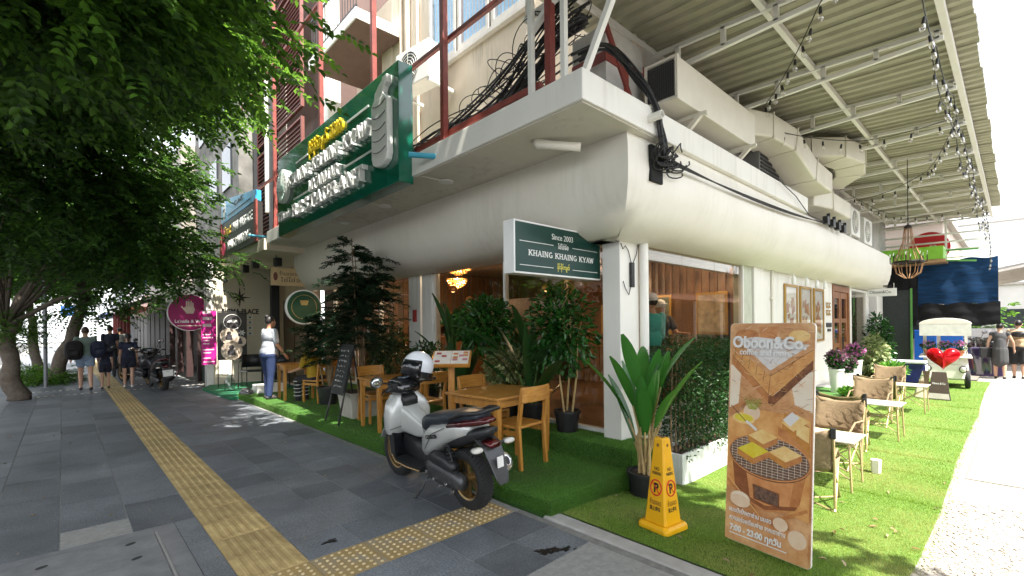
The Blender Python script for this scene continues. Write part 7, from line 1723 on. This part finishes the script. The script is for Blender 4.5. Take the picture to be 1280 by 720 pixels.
PG = 'people walking away down the pavement'
w1 = person('woman in green top and denim shorts walking away with two backpacks', (.10, 16.7, 0), R(2), .97, skin=m_skinl, top=(.20, .27, .24), bottom=(.22, .30, .42), legs=((14, 4), (-12, 14)), arms=((-10, 12, 18), (8, 20, 12)), sleeve=.25, trouser=.22, group=PG, bulk=1.05, hairm=mat('hair_brown', (.05, .028, .018), .5))
w2 = person('child in navy uniform nearest the woman with backpacks', (.50, 16.95, 0), R(-3), .70, skin=m_skinl, top=(.018, .022, .05), bottom=(.015, .018, .035), legs=((-6, 10), (10, 3)), sleeve=.5, trouser=.25, group=PG, hair='short', shoes=(.05, .05, .06), hairm=mat('hair_brown', (.05, .028, .018), .5))
w3 = person('taller child in navy uniform with pony tail and white socks', (.98, 16.8, 0), R(-4), .86, skin=m_skinl, top=(.018, .022, .05), bottom=(.015, .018, .035), legs=((8, 4), (-7, 10)), arms=((5, 10, 6), (-5, 30, 8)), sleeve=.5, trouser=.25, group=PG, hair='pony', shoes=(.6, .6, .6))
w4 = person('dark-clothed pedestrian far ahead on the pavement', (.75, 21.0, 0), R(0), 1.0, top=(.03, .035, .06), bottom=(.03, .03, .035), legs=((8, 4), (-8, 8)), trouser=1, group=PG, vox=.02)
w5 = person('pedestrian in pale clothes far ahead beside the parked scooters', (1.2, 25.0, 0), R(0), .97, top=(.4, .38, .36), bottom=(.05, .05, .06), legs=((8, 4), (-8, 8)), trouser=1, group=PG, vox=.02)
def backpack(label, loc, rz, s_, m):
    t = thing('backpack', label, 'backpack', loc, rz, 'school backpacks carried by the walking woman')
    MB().loft([sec(-.09, 0, 0, .13, .18, 3), sec(-.02, 0, -.01, .16, .22, 3), sec(.06, 0, 0, .15, .21, 3), sec(.09, 0, .02, .12, .17, 3)]).build('bag', m, t, smooth=True); MB().loft([sec(-.14, 0, -.07, .10, .08, 3), sec(-.08, 0, -.07, .12, .10, 3)]).build('front_pocket', m, t, smooth=True)
    MB().tube([(-.08, .09, .18), (-.1, .14, .05), (-.09, .10, -.15)], .015, 6).build('strap', m_black, t); MB().tube([(.08, .09, .18), (.1, .14, .05), (.09, .10, -.15)], .015, 6).build('strap', m_black, t); t.scale = (s_,) * 3
backpack('black backpack on the woman walking away', (-.12, 16.48, 1.10), R(-8), 1.15, mat('bag_black', (.014, .012, .014), .7)); backpack('navy backpack slung on the right of the walking woman', (.36, 16.55, 1.10), R(15), 1.05, mat('bag_navy', (.015, .02, .05), .7))
LG = 'people walking away down the lane'
person('woman in sleeveless dark grey dress walking away down the sunny lane', (20.2, .36, gp(20)), R(-88), .95, skin=m_skinl, top=(.055, .056, .06), dress=True, sleeve=0, legs=((4, 2), (-5, 4)), arms=((-2, 10, 16), (8, 8, 22)), group=LG, bulk=1.0)
person('man in tan shirt and black shorts at the right edge of the lane', (20.6, -.02, gp(20)), R(-92), 1.0, skin=m_skinl, top=(.42, .30, .18), bottom=(.015, .015, .016), legs=((4, 2), (-4, 4)), arms=((6, 10, 14), (0, 10, 14)), trouser=.45, group=LG, bulk=1.3)
o = MB().loft([sec(-.06, 0, 0, .16, .08), sec(.05, 0, 0, .17, .09)]).build('waist_bag', m_black, None, smooth=True, loc=(20.40, -.04, 1.20), rz=R(-92)); tag(o, 'black sling bag across the back of the man in tan', 'bag')
o = MB().box((-.14, -.05, 0), (.14, .05, .30)).build('hand_bag', m_black, None, bev=.02, loc=(20.15, .66, .50), rz=R(-60)); tag(o, 'black handbag held by the woman in the grey dress', 'bag')
# inside the restaurant
person('waiter in mint jacket and white cap behind the lane-side window', (5.92, 3.50, .30), R(-20), 1.0, top=(.03, .30, .26), bottom=(.05, .06, .07), sleeve=1.8, arms=((20, 40, 12), (15, 50, 10)), cap=(.6, .62, .62), group='staff inside the restaurant', longtop=.1)
person('cook in dark shirt behind the counter inside the lane-side window', (7.2, 4.1, .30), R(150), .98, top=(.03, .03, .035), bottom=(.05, .05, .05), sleeve=.6, arms=((30, 60, 12), (30, 60, 10)), cap=(.35, .22, .14), group='staff inside the restaurant')
# ================================================================ INSIDE FURNISHINGS SEEN THROUGH THE GLASS
t = thing('serving_counter', 'glass-topped serving counter behind the lane-side window', 'counter', (7.0, 3.62, .30), 0)
MB().box((-.9, -.2, 0), (.9, .25, .85)).build('base', m_door, t, bev=.01); MB().box((-.6, -.18, .851), (.85, .22, 1.15)).build('glass_case', glassmat('case_glass', (.85, .88, .9), 1.5), t)
mb = MB(); 
for i in range(12): mb.ball((-.5 + i * .11, .0 + .06 * (i % 3 - 1), .90), (.05, .05, .04), 8, k=i % 3)
mb.build('food', [mat('food_a', (.6, .3, .08), .6), mat('food_b', (.55, .1, .06), .6), mat('food_c', (.6, .5, .3), .6)], t)
for i, (x, y) in enumerate(((5.9, 5.6), (5.9, 8.6), (7.4, 8.0), (6.0, 10.6))):
    t = thing('dining_table', ('dark dining table inside behind the front window nearest the corner', 'dark dining table inside beyond the front column', 'dark dining table deep inside the room', 'dark dining table inside at the far window')[i], 'table', (x, y, .30), 0, 'dining tables inside the restaurant')
    MB().box((-.4, -.4, .70), (.4, .4, .74)).build('table_top', mat('dark_wood', (.07, .035, .018), .4), t, bev=.006)
    for a in (-.33, .33):
        for b in (-.33, .33): MB().bar((a, b, 0), (a, b, .70), .05).build('leg', mat('dark_wood', (.07, .035, .018), .4), t)
m_pend = mat('pendant_glow', (.5, .3, .12), .4, emit=(1, .62, .25), estr=.8, var=0)
for i, (x, y, z, lab) in enumerate(((6.2, 5.2, 2.45, 'small amber pendant lamp behind the window nearest the corner'), (7.4, 6.9, 2.35, 'small amber pendant lamp beside the big chandelier'), (6.3, 8.8, 2.4, 'small amber pendant lamp over the table beyond the column'), (8.0, 10.4, 2.3, 'small amber pendant lamp over the bar counter'), (6.4, 4.6, 2.5, 'small amber pendant lamp above the serving counter'))):
    t = thing('pendant_lamp', lab, 'lamp', (x, y, z), 0, 'pendant lamps inside the restaurant'); MB().lathe([(.03, .14), (.09, .10), (.12, 0), (.115, 0), (.085, .095)], 16, cap=False).build('shade', mat('shade_copper', (.25, .12, .05), .4, .6), t, smooth=True); MB().ball((0, 0, .03), .05, 10).build('bulb', m_pend, t, smooth=True); MB().tube([(0, 0, .14), (0, 0, 3.25 - z)], .006, 5).build('cord', m_black, t)
for i, (y, c_) in enumerate(((3.6, (.5, .42, .3)), (4.7, (.25, .3, .22)), (5.8, (.45, .2, .1)))):
    t = thing('wall_picture', ('cream framed picture on the inner wall nearest the lane window', 'green framed picture in the middle of the inner wall', 'red framed picture on the inner wall nearest the cupboard')[i], 'picture', (8.62, y, 1.45), 0, 'framed pictures on the inner wall'); MB().box((-.02, -.05, -.05), (.02, .55, .75)).build('frame', m_gold, t, bev=.01); MB().box((-.028, 0, 0), (-.021, .5, .7)).build('print', wcol('inner_art_%d' % i, c_, tuple(q * .4 for q in c_), 9), t)
for i in range(10):
    o = MB().lathe([(.04, 0), (.045, .12), (.02, .2), (.018, .26)], 10).build('shelf_bottle', mat(('bottle_green', 'bottle_amber')[i % 2], ((.03, .12, .04), (.25, .1, .02))[i % 2], .15), None, smooth=True, loc=(7.3 + i * .36, 11.8, 1.642)); tag(o, '%s bottle from the street side on the top shelf of the far room wall' % ('first', 'second', 'third', 'fourth', 'fifth', 'sixth', 'seventh', 'eighth', 'ninth', 'tenth')[i], 'bottle', 'bottles on the back shelf')
t = thing('ceiling_air_pipe', 'ribbed white flexible air pipe along the ceiling behind the lane-side window', 'duct', (4.95, 3.3, 2.52), 0)
pts = []; rr = []
for i in range(120): pts.append((i * .0245, 0, 0)); rr.append(.075 if i % 3 else .062)
MB().tube(pts, rr, 12).build('pipe', mat('pipe_white', (.62, .60, .55), .6), t, smooth=True)
t = thing('red_fire_box', 'small red alarm box on the white front column', 'box', (4.53, 7.52, 1.70)); MB().box((-.03, -.05, 0), (.005, .05, .22)).build('case', mat('box_red', (.35, .02, .02), .5), t, bev=.01)

# ================================================================ NEIGHBOURS DOWN THE PAVEMENT
t = thing('louvred_building', 'tall neighbour facade with dark red horizontal louvre screens and steel columns', 'building', (4.3, 13.8, 3.6))
def nb(mb, name, m, o=(4.3, 13.8, 3.6), par=None, bev=0):
    for i, v in enumerate(mb.v): mb.v[i] = (v[0] - o[0], v[1] - o[1], v[2] - o[2])
    return mb.build(name, m, par or t, bev=bev)
nb(MB().box((4.6, 12.2, 3.6), (8, 16.4, 13)), 'wall', mat('wall_brown', (.10, .06, .05), .8))
m_louv = mat('louvre_red', (.13, .035, .028), .6, col2=(.19, .06, .045), scale=5)
for pi, (y0, y1) in enumerate(((12.3, 14.6), (15.0, 16.3))):
    for z0, z1 in ((3.7, 7.0), (7.25, 10.4), (10.6, 12.8)):
        s_ = nb(MB().box((4.16, y0, z0), (4.24, y0 + .06, z1)).box((4.16, y1 - .06, z0), (4.24, y1, z1)).box((4.16, y0 + .06, z1 - .05), (4.24, y1 - .06, z1)).box((4.16, y0 + .06, z0), (4.24, y1 - .06, z0 + .05)), 'screen', m_louv)
        n = int((z1 - z0 - .1) / .115)
        lm = MB().add([(-.045, y0 + .06 - 13.8, .0), (-.045, y1 - .06 - 13.8, .0), (.045, y1 - .06 - 13.8, .055), (.045, y0 + .06 - 13.8, .055), (-.045, y0 + .06 - 13.8, .018), (-.045, y1 - .06 - 13.8, .018), (.045, y1 - .06 - 13.8, .073), (.045, y0 + .06 - 13.8, .073)], [(0,3,2,1),(4,5,6,7),(0,1,5,4),(1,2,6,5),(2,3,7,6),(3,0,4,7)]).mesh('louvre', m_louv)
        for i in range(n): o = link('louvre', lm, s_); o.location = (4.20 - 4.3, 0, z0 + .08 + i * .115 - 3.6)
for y in (14.75, 16.42): nb(MB().box((4.08, y - .07, .1), (4.30, y + .07, 13)), 'steel_column', mat('steel_dark', (.02, .022, .025), .5))
nb(MB().box((4.02, 14.82, 5.0), (4.6, 14.98, 9.5)), 'pale_panel', m_cream)
t = thing('concrete_building', 'grey stained concrete building behind the tree beyond the louvres', 'building', (3.6, 18.5, 0))
m_stain = mat('stained_concrete', (.06, .058, .052), .9, col2=(.24, .23, .21), scale=.9, bump=.5, bscale=12, contrast=(.35, .68))
O2 = (3.6, 18.5, 0)
nb(MB().box((3.7, 16.6, 3.6), (9, 24, 12)), 'upper_wall', m_stain, O2); nb(MB().box((3.55, 16.6, 3.3), (3.7, 24, 4.9)), 'parapet', m_stain, O2)
nb(MB().box((2.75, 15.45, 2.62), (3.7, 24, 2.80)), 'canopy', mat('canopy_pale', (.36, .35, .32), .8), O2); nb(MB().box((2.62, 15.45, 2.70), (2.75, 24, 3.05)), 'canopy_fascia', mat('fascia_pale', (.50, .49, .45), .8), O2)
nb(MB().box((3.6, 15.45, 0), (3.8, 24, 2.62)), 'shopfront', mat('shutter_dark', (.025, .022, .02), .7), O2)
for i in range(7):
    y = 15.9 + i * 1.15; nb(MB().box((3.52, y, .05), (3.6, y + .95, 2.45)), 'shutter', mat('roller_shutter', (.05, .028, .024), .6, var=.3, scale=3), O2)
for i in range(4): nb(MB().box((2.62, 16.9 + i * 2, 0), (2.80, 17.1 + i * 2, 2.62)), 'canopy_column', mat('column_maroon', (.045, .02, .018), .7), O2)
nb(MB().box((2.7, 15.7, .0), (2.74, 16.8, 1.15)), 'green_hoarding', mat('hoarding_green', (.015, .05, .03), .6), O2)
for i in range(3):
    for z in (6.3, 9.0): nb(MB().box((3.64, 17.4 + i * 2.1, z), (3.70, 18.6 + i * 2.1, z + 1.4)), 'window', mat('window_dark', (.03, .035, .04), .2), O2)
t = thing('shophouse_row', 'dark shophouse with a deep slanting awning over the pavement', 'building', (3.0, 31, 0)); O3 = (3.0, 31, 0)
nb(MB().box((3.2, 24.1, 0), (9, 38, 9.5)), 'wall', mat('shop_wall', (.22, .19, .16), .85, col2=(.32, .29, .26), scale=1.5), O3)
nb(MB().add([(3.2, 24.1, 3.3), (3.2, 38, 3.3), (1.35, 38, 2.55), (1.35, 24.1, 2.55), (3.2, 24.1, 3.36), (3.2, 38, 3.36), (1.35, 38, 2.62), (1.35, 24.1, 2.62)], [(0,3,2,1),(4,5,6,7),(0,1,5,4),(1,2,6,5),(2,3,7,6),(3,0,4,7)]), 'awning', mat('awning_dark', (.06, .06, .055), .7), O3)
nb(MB().box((1.33, 24.1, 2.46), (1.36, 38, 2.66)), 'awning_edge', mat('awning_edge', (.40, .38, .33), .7), O3)
for i in range(6): nb(MB().box((3.1, 24.4 + i * 2.2, .05), (3.2, 26.2 + i * 2.2, 2.5)), 'shutter', mat('shutter_dark', (.025, .022, .02), .7), O3); nb(MB().box((1.42, 25 + i * 2.2, 0), (1.54, 25.12 + i * 2.2, 2.5)), 'awning_post', mat('post_red', (.18, .03, .025), .6), O3)
for i in range(5):
    for z in (4.6, 7.0): nb(MB().box((3.14, 24.8 + i * 2.6, z), (3.2, 26.4 + i * 2.6, z + 1.4)), 'window', mat('window_dark', (.03, .035, .04), .2), O3)
text('banner_red', '', .1, Matrix.Identity(4), m_ink) if False else None
for i, (y, z, col_, lab) in enumerate(((25.5, 3.9, (.45, .04, .03), 'red hanging shop sign far down the pavement'), (28.5, 4.3, (.55, .52, .5), 'white hanging shop sign far down the pavement'), (32, 4.0, (.08, .2, .45), 'blue hanging shop sign farthest down the pavement'))):
    t = thing('hanging_sign', lab, 'sign', (2.6, y, z), 0, 'hanging shop signs down the street'); MB().box((-.75, -.05, 0), (.55, .05, 1.5)).build('sign_box', mat('hang_%d' % i, col_, .5), t); MB().box((-.5, -.055, .3), (.3, -.051, .5)).box((-.5, -.055, .8), (.2, -.051, 1.1)).build('sign_print', m_lw, t)
for i, (x0, x1, y0, y1, h_, c_, lab) in enumerate(((3.5, 12, 38.2, 52, 13, (.45, .40, .34), 'beige apartment block far down the right side of the street'), (3.0, 12, 52.2, 75, 9, (.35, .36, .38), 'grey shop block at the far end of the street'), (-30, -20.5, 24, 44, 7, (.62, .60, .56), 'white building with windows across the street'), (-30, -20.2, 2, 23.5, 5.2, (.50, .46, .41), 'brown shophouse across the street'), (-30, -20.4, -22, 1.5, 5.0, (.52, .50, .47), 'grey shophouse across the street behind the photographer'), (-30, -18.6, 44.5, 80, 10, (.55, .55, .57), 'tall pale block at the end across the street'), (-14, 6, 95, 105, 16, (.52, .55, .58), 'hazy pale tower closing the end of the street'))):
    t = thing('street_building', lab, 'building', ((x0 + x1) / 2, (y0 + y1) / 2, -.2), 0, 'buildings lining the street'); cx_, cy_ = (x0 + x1) / 2, (y0 + y1) / 2
    MB().box((x0 - cx_, y0 - cy_, 0), (x1 - cx_, y1 - cy_, h_)).build('wall', mat('block_%d' % i, c_, .85, var=.15, scale=.6), t)
    MB().box((x0 - cx_ - .15, y0 - cy_ - .15, h_), (x1 - cx_ + .15, y1 - cy_ + .15, h_ + .4)).build('roof', mat('block_roof', (.3, .28, .26), .9), t)
    facing = x1 if x1 < 0 else x0; sgn = 1 if x1 < 0 else -1
    if i == 6: continue
    wm = MB().box((-.06, 0, 0), (.06, 1.3, 1.4)).mesh('window', [mat('window_dark', (.03, .035, .04), .2)]); fm = MB().box((-.075, -.06, -.08), (.075, 1.36, -.001)).mesh('sill', [m_fr])
    ny = int((y1 - y0) / 2.6)
    for a in range(ny):
        for z in np.arange(4.2, h_ - 1.6, 2.9):
            o = link('window', wm, t); o.location = (facing - cx_, y0 + .6 + a * 2.6 - cy_, z); q = link('sill', fm, o)
        o = MB().box((-.08, 0, .2), (.08, 2.1, 2.7)).build('shop_opening', mat('opening_dark', (.05, .045, .04), .6), t); o.location = (facing - cx_, y0 + .3 + a * 2.6 - cy_, 0)
    MB().box((0, y0 - cy_, 3.1), (sgn * 1.6, y1 - cy_, 3.25)).build('awning', mat('awn_%d' % (i % 3), ((.25, .06, .04), (.08, .12, .22), (.4, .38, .34))[i % 3], .7), t).location = (facing - cx_, 0, 0)
# trees across the street, mirrored in the shop windows
for i, (x, y) in enumerate(((-15.5, 1.5), (-15.5, 12.5), (-15.2, 24.0), (-15.2, 36))):
    tree(('tree across the street opposite the corner', 'tree across the street opposite the long green sign', 'tree across the street opposite the far entrance', 'farthest tree across the street')[i], (x, y, -.15), [(0, 0, 0), (.1, .1, 1.6), (.2, 0, 3)], [.22, .17, .12], [((x, y, 4.4), (2.2, 2.4, 1.8), 40, 600, 9, .24, .14)], m_leafA, 10, 60 + i)
def car(label, loc, rz, m_paint, van=False):
    t = thing('parked_car', label, 'car', loc, rz, 'cars on the street')
    roof = 1.85 if van else 1.42
    prof_ = [(-2.1, .35), (-2.15, .75), (-1.9 if van else -1.5, .95), (-1.6 if van else -.75, roof), (1.5 if van else .9, roof), (1.95 if van else 1.7, .98), (2.15, .90), (2.15, .35)]
    MB().loft([[(x, y * s_, .35 + (z - .35) * (1 if x in (-.80, .80) else .96)) for y, z in prof_] for x, s_ in ((-.85, .97), (-.80, 1), (.80, 1), (.85, .97))]).build('body', m_paint, t, bev=.05)
    for a in (-1, 1):
        MB().box((a * .845, -1.3 if van else -.9, 1.0), (a * .862, 1.3 if van else 1.1, roof - .12)).build('side_windows', mat('window_dark', (.03, .035, .04), .2), t)
        for y in (-1.35, 1.35):
            w_ = MB().lathe([(.18, -.1), (.32, -.11), (.34, -.05), (.34, .05), (.32, .11), (.18, .1)], 20, frame((a * .78, y, .34), (0, 1, 0), (0, 0, 1))).build('wheel', m_tyre, t, smooth=True, autos=40); MB().lathe([(.2, -.105), (.2, .105)], 14, frame((a * .78, y, .34), (0, 1, 0), (0, 0, 1))).build('rim', m_chrome, w_)
        MB().cbox((a * .62, 2.12, .72), (.3, .1, .14)).build('headlight', mat('lens', (.6, .6, .55), .1, .3), t, bev=.02); MB().cbox((a * .65, -2.12, .78), (.25, .1, .14)).build('tail_light', mat('lens_red', (.12, .004, .008), .12), t, bev=.02)
    MB().add([(-.72, -1.72 if van else -1.32, 1.02), (.72, -1.72 if van else -1.32, 1.02), (.62, -1.66 if van else -.86, roof - .12), (-.62, -1.66 if van else -.86, roof - .12)], [(0, 1, 2, 3)]).build('rear_window', mat('window_dark', (.03, .035, .04), .2), t)
    return t
m_cwhite = mat('car_white', (.70, .71, .72), .25, coat=.6, var=.02)
car('white van parked across the far street', (-7.5, 38, -.15), R(3), m_cwhite, True); car('grey car driving on the far street', (-4.6, 52, -.15), R(0), mat('car_grey', (.16, .17, .18), .3, coat=.6), False)
car('white car standing far down the sunny lane', (28.5, .6, -.14), R(-90), m_cwhite, False)
# street lamp post between the trees
t = thing('street_pole', 'slim grey metal post between the kerbside trees', 'post', (-.72, 18.6, 0)); MB().tube([(0, 0, 0), (0, 0, 3.2)], .045, 10).build('pole', mat('pole_grey', (.22, .23, .24), .5, .4), t, smooth=True, autos=50); MB().lathe([(.09, 0), (.09, .02)], 12).build('base', mat('pole_grey', (.22, .23, .24), .5, .4), t)
t = thing('blue_street_sign', 'small blue sign board on a pole far down the street', 'sign', (-.2, 32, 0)); MB().tube([(0, 0, 0), (0, 0, 3.4)], .04, 8).build('pole', mat('pole_grey', (.22, .23, .24), .5, .4), t); MB().box((-.5, -.07, 2.3), (.5, -.045, 2.8)).build('board', mat('board_blue', (.03, .12, .35), .5), t)

# ================================================================ END OF THE LANE
def tarp_mat():
    m = bpy.data.materials.new('tarpaulin'); m.use_nodes = True; n = m.node_tree.nodes; l = m.node_tree.links; b = n['Principled BSDF']
    tc = n.new('ShaderNodeTexCoord'); mp = n.new('ShaderNodeMapping'); l.new(tc.outputs['Object'], mp.inputs[0]); mp.inputs['Scale'].default_value = (1, 1, 7)
    n1 = n.new('ShaderNodeTexNoise'); n1.inputs['Scale'].default_value = 2.5; n1.inputs['Detail'].default_value = 5; l.new(mp.outputs[0], n1.inputs[0])
    rp = n.new('ShaderNodeValToRGB'); rp.color_ramp.elements[0].color = (.008, .022, .05, 1); rp.color_ramp.elements[1].color = (.010, .045, .12, 1); rp.color_ramp.elements[0].position = .3; rp.color_ramp.elements[1].position = .62; l.new(n1.outputs[0], rp.inputs[0])
    l.new(rp.outputs[0], b.inputs['Base Color']); b.inputs['Roughness'].default_value = .85; b.inputs['Specular IOR Level'].default_value = .15; return m
t = thing('tarpaulin', 'large black and blue tarpaulin sheet hung across the lane end', 'tarpaulin', (19.9, 1.45, 1.5))
def drape(y0, y1, z0, z1, ph, nx=24, nz=14):
    return [[(.013 * math.sin(j * .9 + i * .25 + ph) + .006 * math.sin(i * 1.1 + ph), y0 + (y1 - y0) * j / nx, z0 + (z1 - z0) * i / nz + .03 * math.sin(j * .8 + ph) * (1 if i in (0, nz) else .4)) for j in range(nx + 1)] for i in range(nz + 1)]
mb = MB(); mb.loft(drape(1.12, -1.08, .62, 2.02, 0), closed=False, cap=False); mb.build('blue_sheet', tarp_mat(), t, smooth=True)
mb = MB(); mb.loft(drape(1.16, -1.12, -.02, .66, 2), closed=False, cap=False); mb.build('black_border', mat('tarp_black', (.018, .018, .02), .9, var=.3, scale=4, spec=.1), t, smooth=True)
mb = MB(); mb.loft([[(p[0] - .03, p[1], p[2]) for p in r_] for r_ in drape(1.5, .72, .0, 1.95, 4)], closed=False, cap=False); mb.build('black_corner', mat('tarp_black', (.018, .018, .02), .6), t, smooth=True)
t = thing('mesh_screen', 'black shade mesh closing the wall beside the tarpaulin', 'screen', (19.25, 2.62, -.15)); MB().box((-.02, -.35, 0), (.02, .42, 2.75)).build('mesh', mat('shade_mesh', (.03, .035, .035), .8, var=.4, scale=30), t); MB().bar((-.03, -.36, 0), (-.03, -.36, 2.8), .05).build('green_post', mat('post_green', (.10, .30, .06), .5), t)
for i, (y, w_) in enumerate(((2.05, .55), (1.42, .52))):
    o = MB().box((-.02, -w_ / 2, 0), (.02, w_ / 2, 1.45)).build('hoarding_board', mat('panel_blue', (.01, .12, .52), .45), None, bev=.01, loc=(20.35, y, -.13)); tag(o, ('bright blue hoarding panel left of the cart canopy', 'bright blue hoarding panel behind the cart counter')[i], 'panel', 'blue hoarding panels at the lane end')
t = thing('plastic_curtain', 'clear crumpled plastic curtain hanging under the tarpaulin', 'curtain', (20.6, 1.0, -.1)); mb = MB(); mb.loft(drape(.45, -.55, .05, 1.62, 1, 20, 10), closed=False, cap=False); mb.build('sheet', glassmat('plastic_sheet', (.62, .62, .64), 2.2, .08), t, smooth=True)
o = MB().box((20.9, .3, -.14), (21.5, 1.3, .75)).build('stall_counter', mat('counter_purple', (.05, .03, .10), .5), None, bev=.03); tag(o, 'dark purple stall counter behind the plastic curtain', 'counter')
t = thing('green_awning', 'lime green awning with timber underside above the lane end', 'awning', (19.6, 2.5, 3.40)); MB().box((-.45, -1.0, .10), (.5, .75, .50)).build('green_fascia', mat('fascia_lime', (.22, .52, .04), .5), t, bev=.01); MB().box((-.47, -1.05, 0), (.6, .78, .095)).build('timber_soffit', woodmat('soffit_wood', (.30, .17, .08), (.42, .26, .13), 2), t)
text('awning_word', 'Hug', .22, frame((-.453, .1, .30), (0, -1, 0), (0, 0, 1)), mat('word_darkgreen', (.04, .16, .02), .5), t, .003); MB().bar((-.3, -1.05, .35), (-.3, -1.75, .33), .05).bar((-.3, -1.05, .05), (-.3, -1.7, -.02), .05).build('green_pole', mat('post_green', (.10, .30, .06), .5), t)
t = thing('round_sign', 'round bright red disc sign behind the iron chandelier', 'sign', (20.6, 1.95, 4.02)); MB().lathe([(.52, 0), (.52, .1)], 32, frame((0, 0, 0), (0, -1, 0), (0, 0, 1))).build('disc', mat('disc_red', (.62, .02, .03), .5, var=.05), t, smooth=True, autos=40); text('sign_word', '02', .2, frame((-.11, -.1, 0), (0, -1, 0), (0, 0, 1)) @ Matrix.Translation((0, 0, .0)), m_lw, t, .003)
o = MB().box((19.3, 2.98, 2.6), (19.5, 4.5, 3.5)).build('beige_lintel', mat('lintel', (.55, .42, .28), .7)); tag(o, 'beige boxed lintel under the lime green awning', 'lintel')
# neighbouring buildings beyond the lane
for i, (x0, x1, y0, y1, h_, c_, lab) in enumerate(((21.6, 30, 1.7, 9, 5.2, (.55, .48, .40), 'cream house with railings behind the tarpaulin'), (42, 60, -12, 4.5, 4.0, (.62, .60, .56), 'low white house closing the far end of the lane'), (70, 85, -20, 10, 12, (.80, .82, .85), 'pale hazy high-rise beyond the lane'), (46, 60, -16, -7.5, 3.0, (.55, .52, .48), 'low building on the open side of the lane'))):
    t = thing('lane_building', lab, 'building', ((x0 + x1) / 2, (y0 + y1) / 2, -.2), 0, 'buildings beyond the lane'); hx, hy = (x1 - x0) / 2, (y1 - y0) / 2
    MB().box((-hx, -hy, 0), (hx, hy, h_)).build('wall', mat('laneblock_%d' % i, c_, .85, var=.1, scale=.6), t); MB().box((-hx - .2, -hy - .2, h_), (hx + .2, hy + .2, h_ + .15)).build('roof', mat('tile_grey', (.35, .33, .3), .8), t)
    for a in range(int(hy * 2 / 2.2)):
        for z in np.arange(1.2, h_ - 1.2, 2.8):
            o = MB().box((-.05, 0, 0), (.05, 1.2, 1.3)).build('window', mat('window_dark', (.03, .035, .04), .2) if i != 2 else mat('window_painted_haze', (.55, .58, .62), .4), t); o.location = (-hx, -hy + .5 + a * 2.2, z)  # high-rise windows are pale: distance haze put into their colour
    if i == 0:
        for z in (5.5, 5.9): MB().bar((-hx, -hy, z), (-hx, hy, z), .05).build('railing', m_lw, t)
t = thing('opposite_shop', 'brown shop with tiled lean-to roof across the lane, mirrored in the side window', 'building', (15, -6.5, -.2)); O5 = (15, -6.5, -.2)
nb(MB().box((3.5, -10, -.2), (30, -5.6, 4.6)), 'wall', mat('shop_brown', (.13, .085, .06), .8, var=.25, scale=1.2), O5)
nb(MB().add([(3.2, -5.6, 3.2), (30, -5.6, 3.2), (30, -3.9, 2.6), (3.2, -3.9, 2.6), (3.2, -5.6, 3.28), (30, -5.6, 3.28), (30, -3.9, 2.68), (3.2, -3.9, 2.68)], [(0,1,2,3),(7,6,5,4),(0,4,5,1),(1,5,6,2),(2,6,7,3),(3,7,4,0)]), 'lean_to_roof', mat('roof_brown', (.12, .06, .045), .8, var=.3, scale=6), O5)
for i in range(9): nb(MB().box((4.2 + i * 2.8, -5.62, .0), (6.2 + i * 2.8, -5.56, 2.4)), 'shop_opening', mat('opening_dark', (.05, .045, .04), .6), O5); nb(MB().box((6.5 + i * 2.8, -4.0, -.2), (6.6 + i * 2.8, -3.9, 2.62)), 'roof_post', m_lw, O5)
car('white pickup-sized car parked across the lane mirrored in the side window', (9.5, -3.0, -.14), R(-92), m_cwhite, False)
t = thing('far_awning', 'grey slatted awning jutting over the far lane at right', 'awning', (27, -.2, 3.05))
MB().add([(-4, .9, .25), (4, .9, .25), (4, -2.2, .9), (-4, -2.2, .9), (-4, .9, .30), (4, .9, .30), (4, -2.2, .95), (-4, -2.2, .95)], [(0,3,2,1),(4,5,6,7),(0,1,5,4),(1,2,6,5),(2,3,7,6),(3,0,4,7)]).build('sheet', mat('awning_grey', (.25, .24, .23), .7), t)
for i in range(9): MB().bar((-4 + i, .9, .19), (-4 + i, -2.2, .84), .08).build('rafter', mat('awning_white', (.6, .58, .54), .6), t)
for a in (-3.8, 3.8): MB().bar((a, -2.1, -3.2), (a, -2.1, .8), .08).build('post', mat('awning_white', (.6, .58, .54), .6), t)
for i, (x, y) in enumerate(((24.5, .55), (25.5, .9))): scooter(('dark scooter parked beyond the woman in grey', 'second dark scooter parked down the lane')[i], (x, y, -.14), R(-80), MATS['paint_dark'], plate=True, lean=R(-4), group='scooters parked down the lane', steer=5)
for i, (x, y, r_) in enumerate(((36, 1.5, 1.2), (38, -2.4, 1.4))):
    V, F, _ = crown((0, 0, 1.4), (r_, r_, 1.2), 20, 320, 9, .22, .13, seed=80 + i); t = thing('garden_shrub', ('green shrub far down the lane on the left', 'green shrub far down the lane on the right')[i], 'shrub', (x, y, -.14), 0, 'shrubs at the far end of the lane'); link('foliage', arrmesh('foliage', V, F, m_leafA), t); MB().tube([(0, 0, 0), (0, 0, 1.4)], .06, 6).build('trunk', m_bark, t)
bpy.data.scenes.remove(TMP)
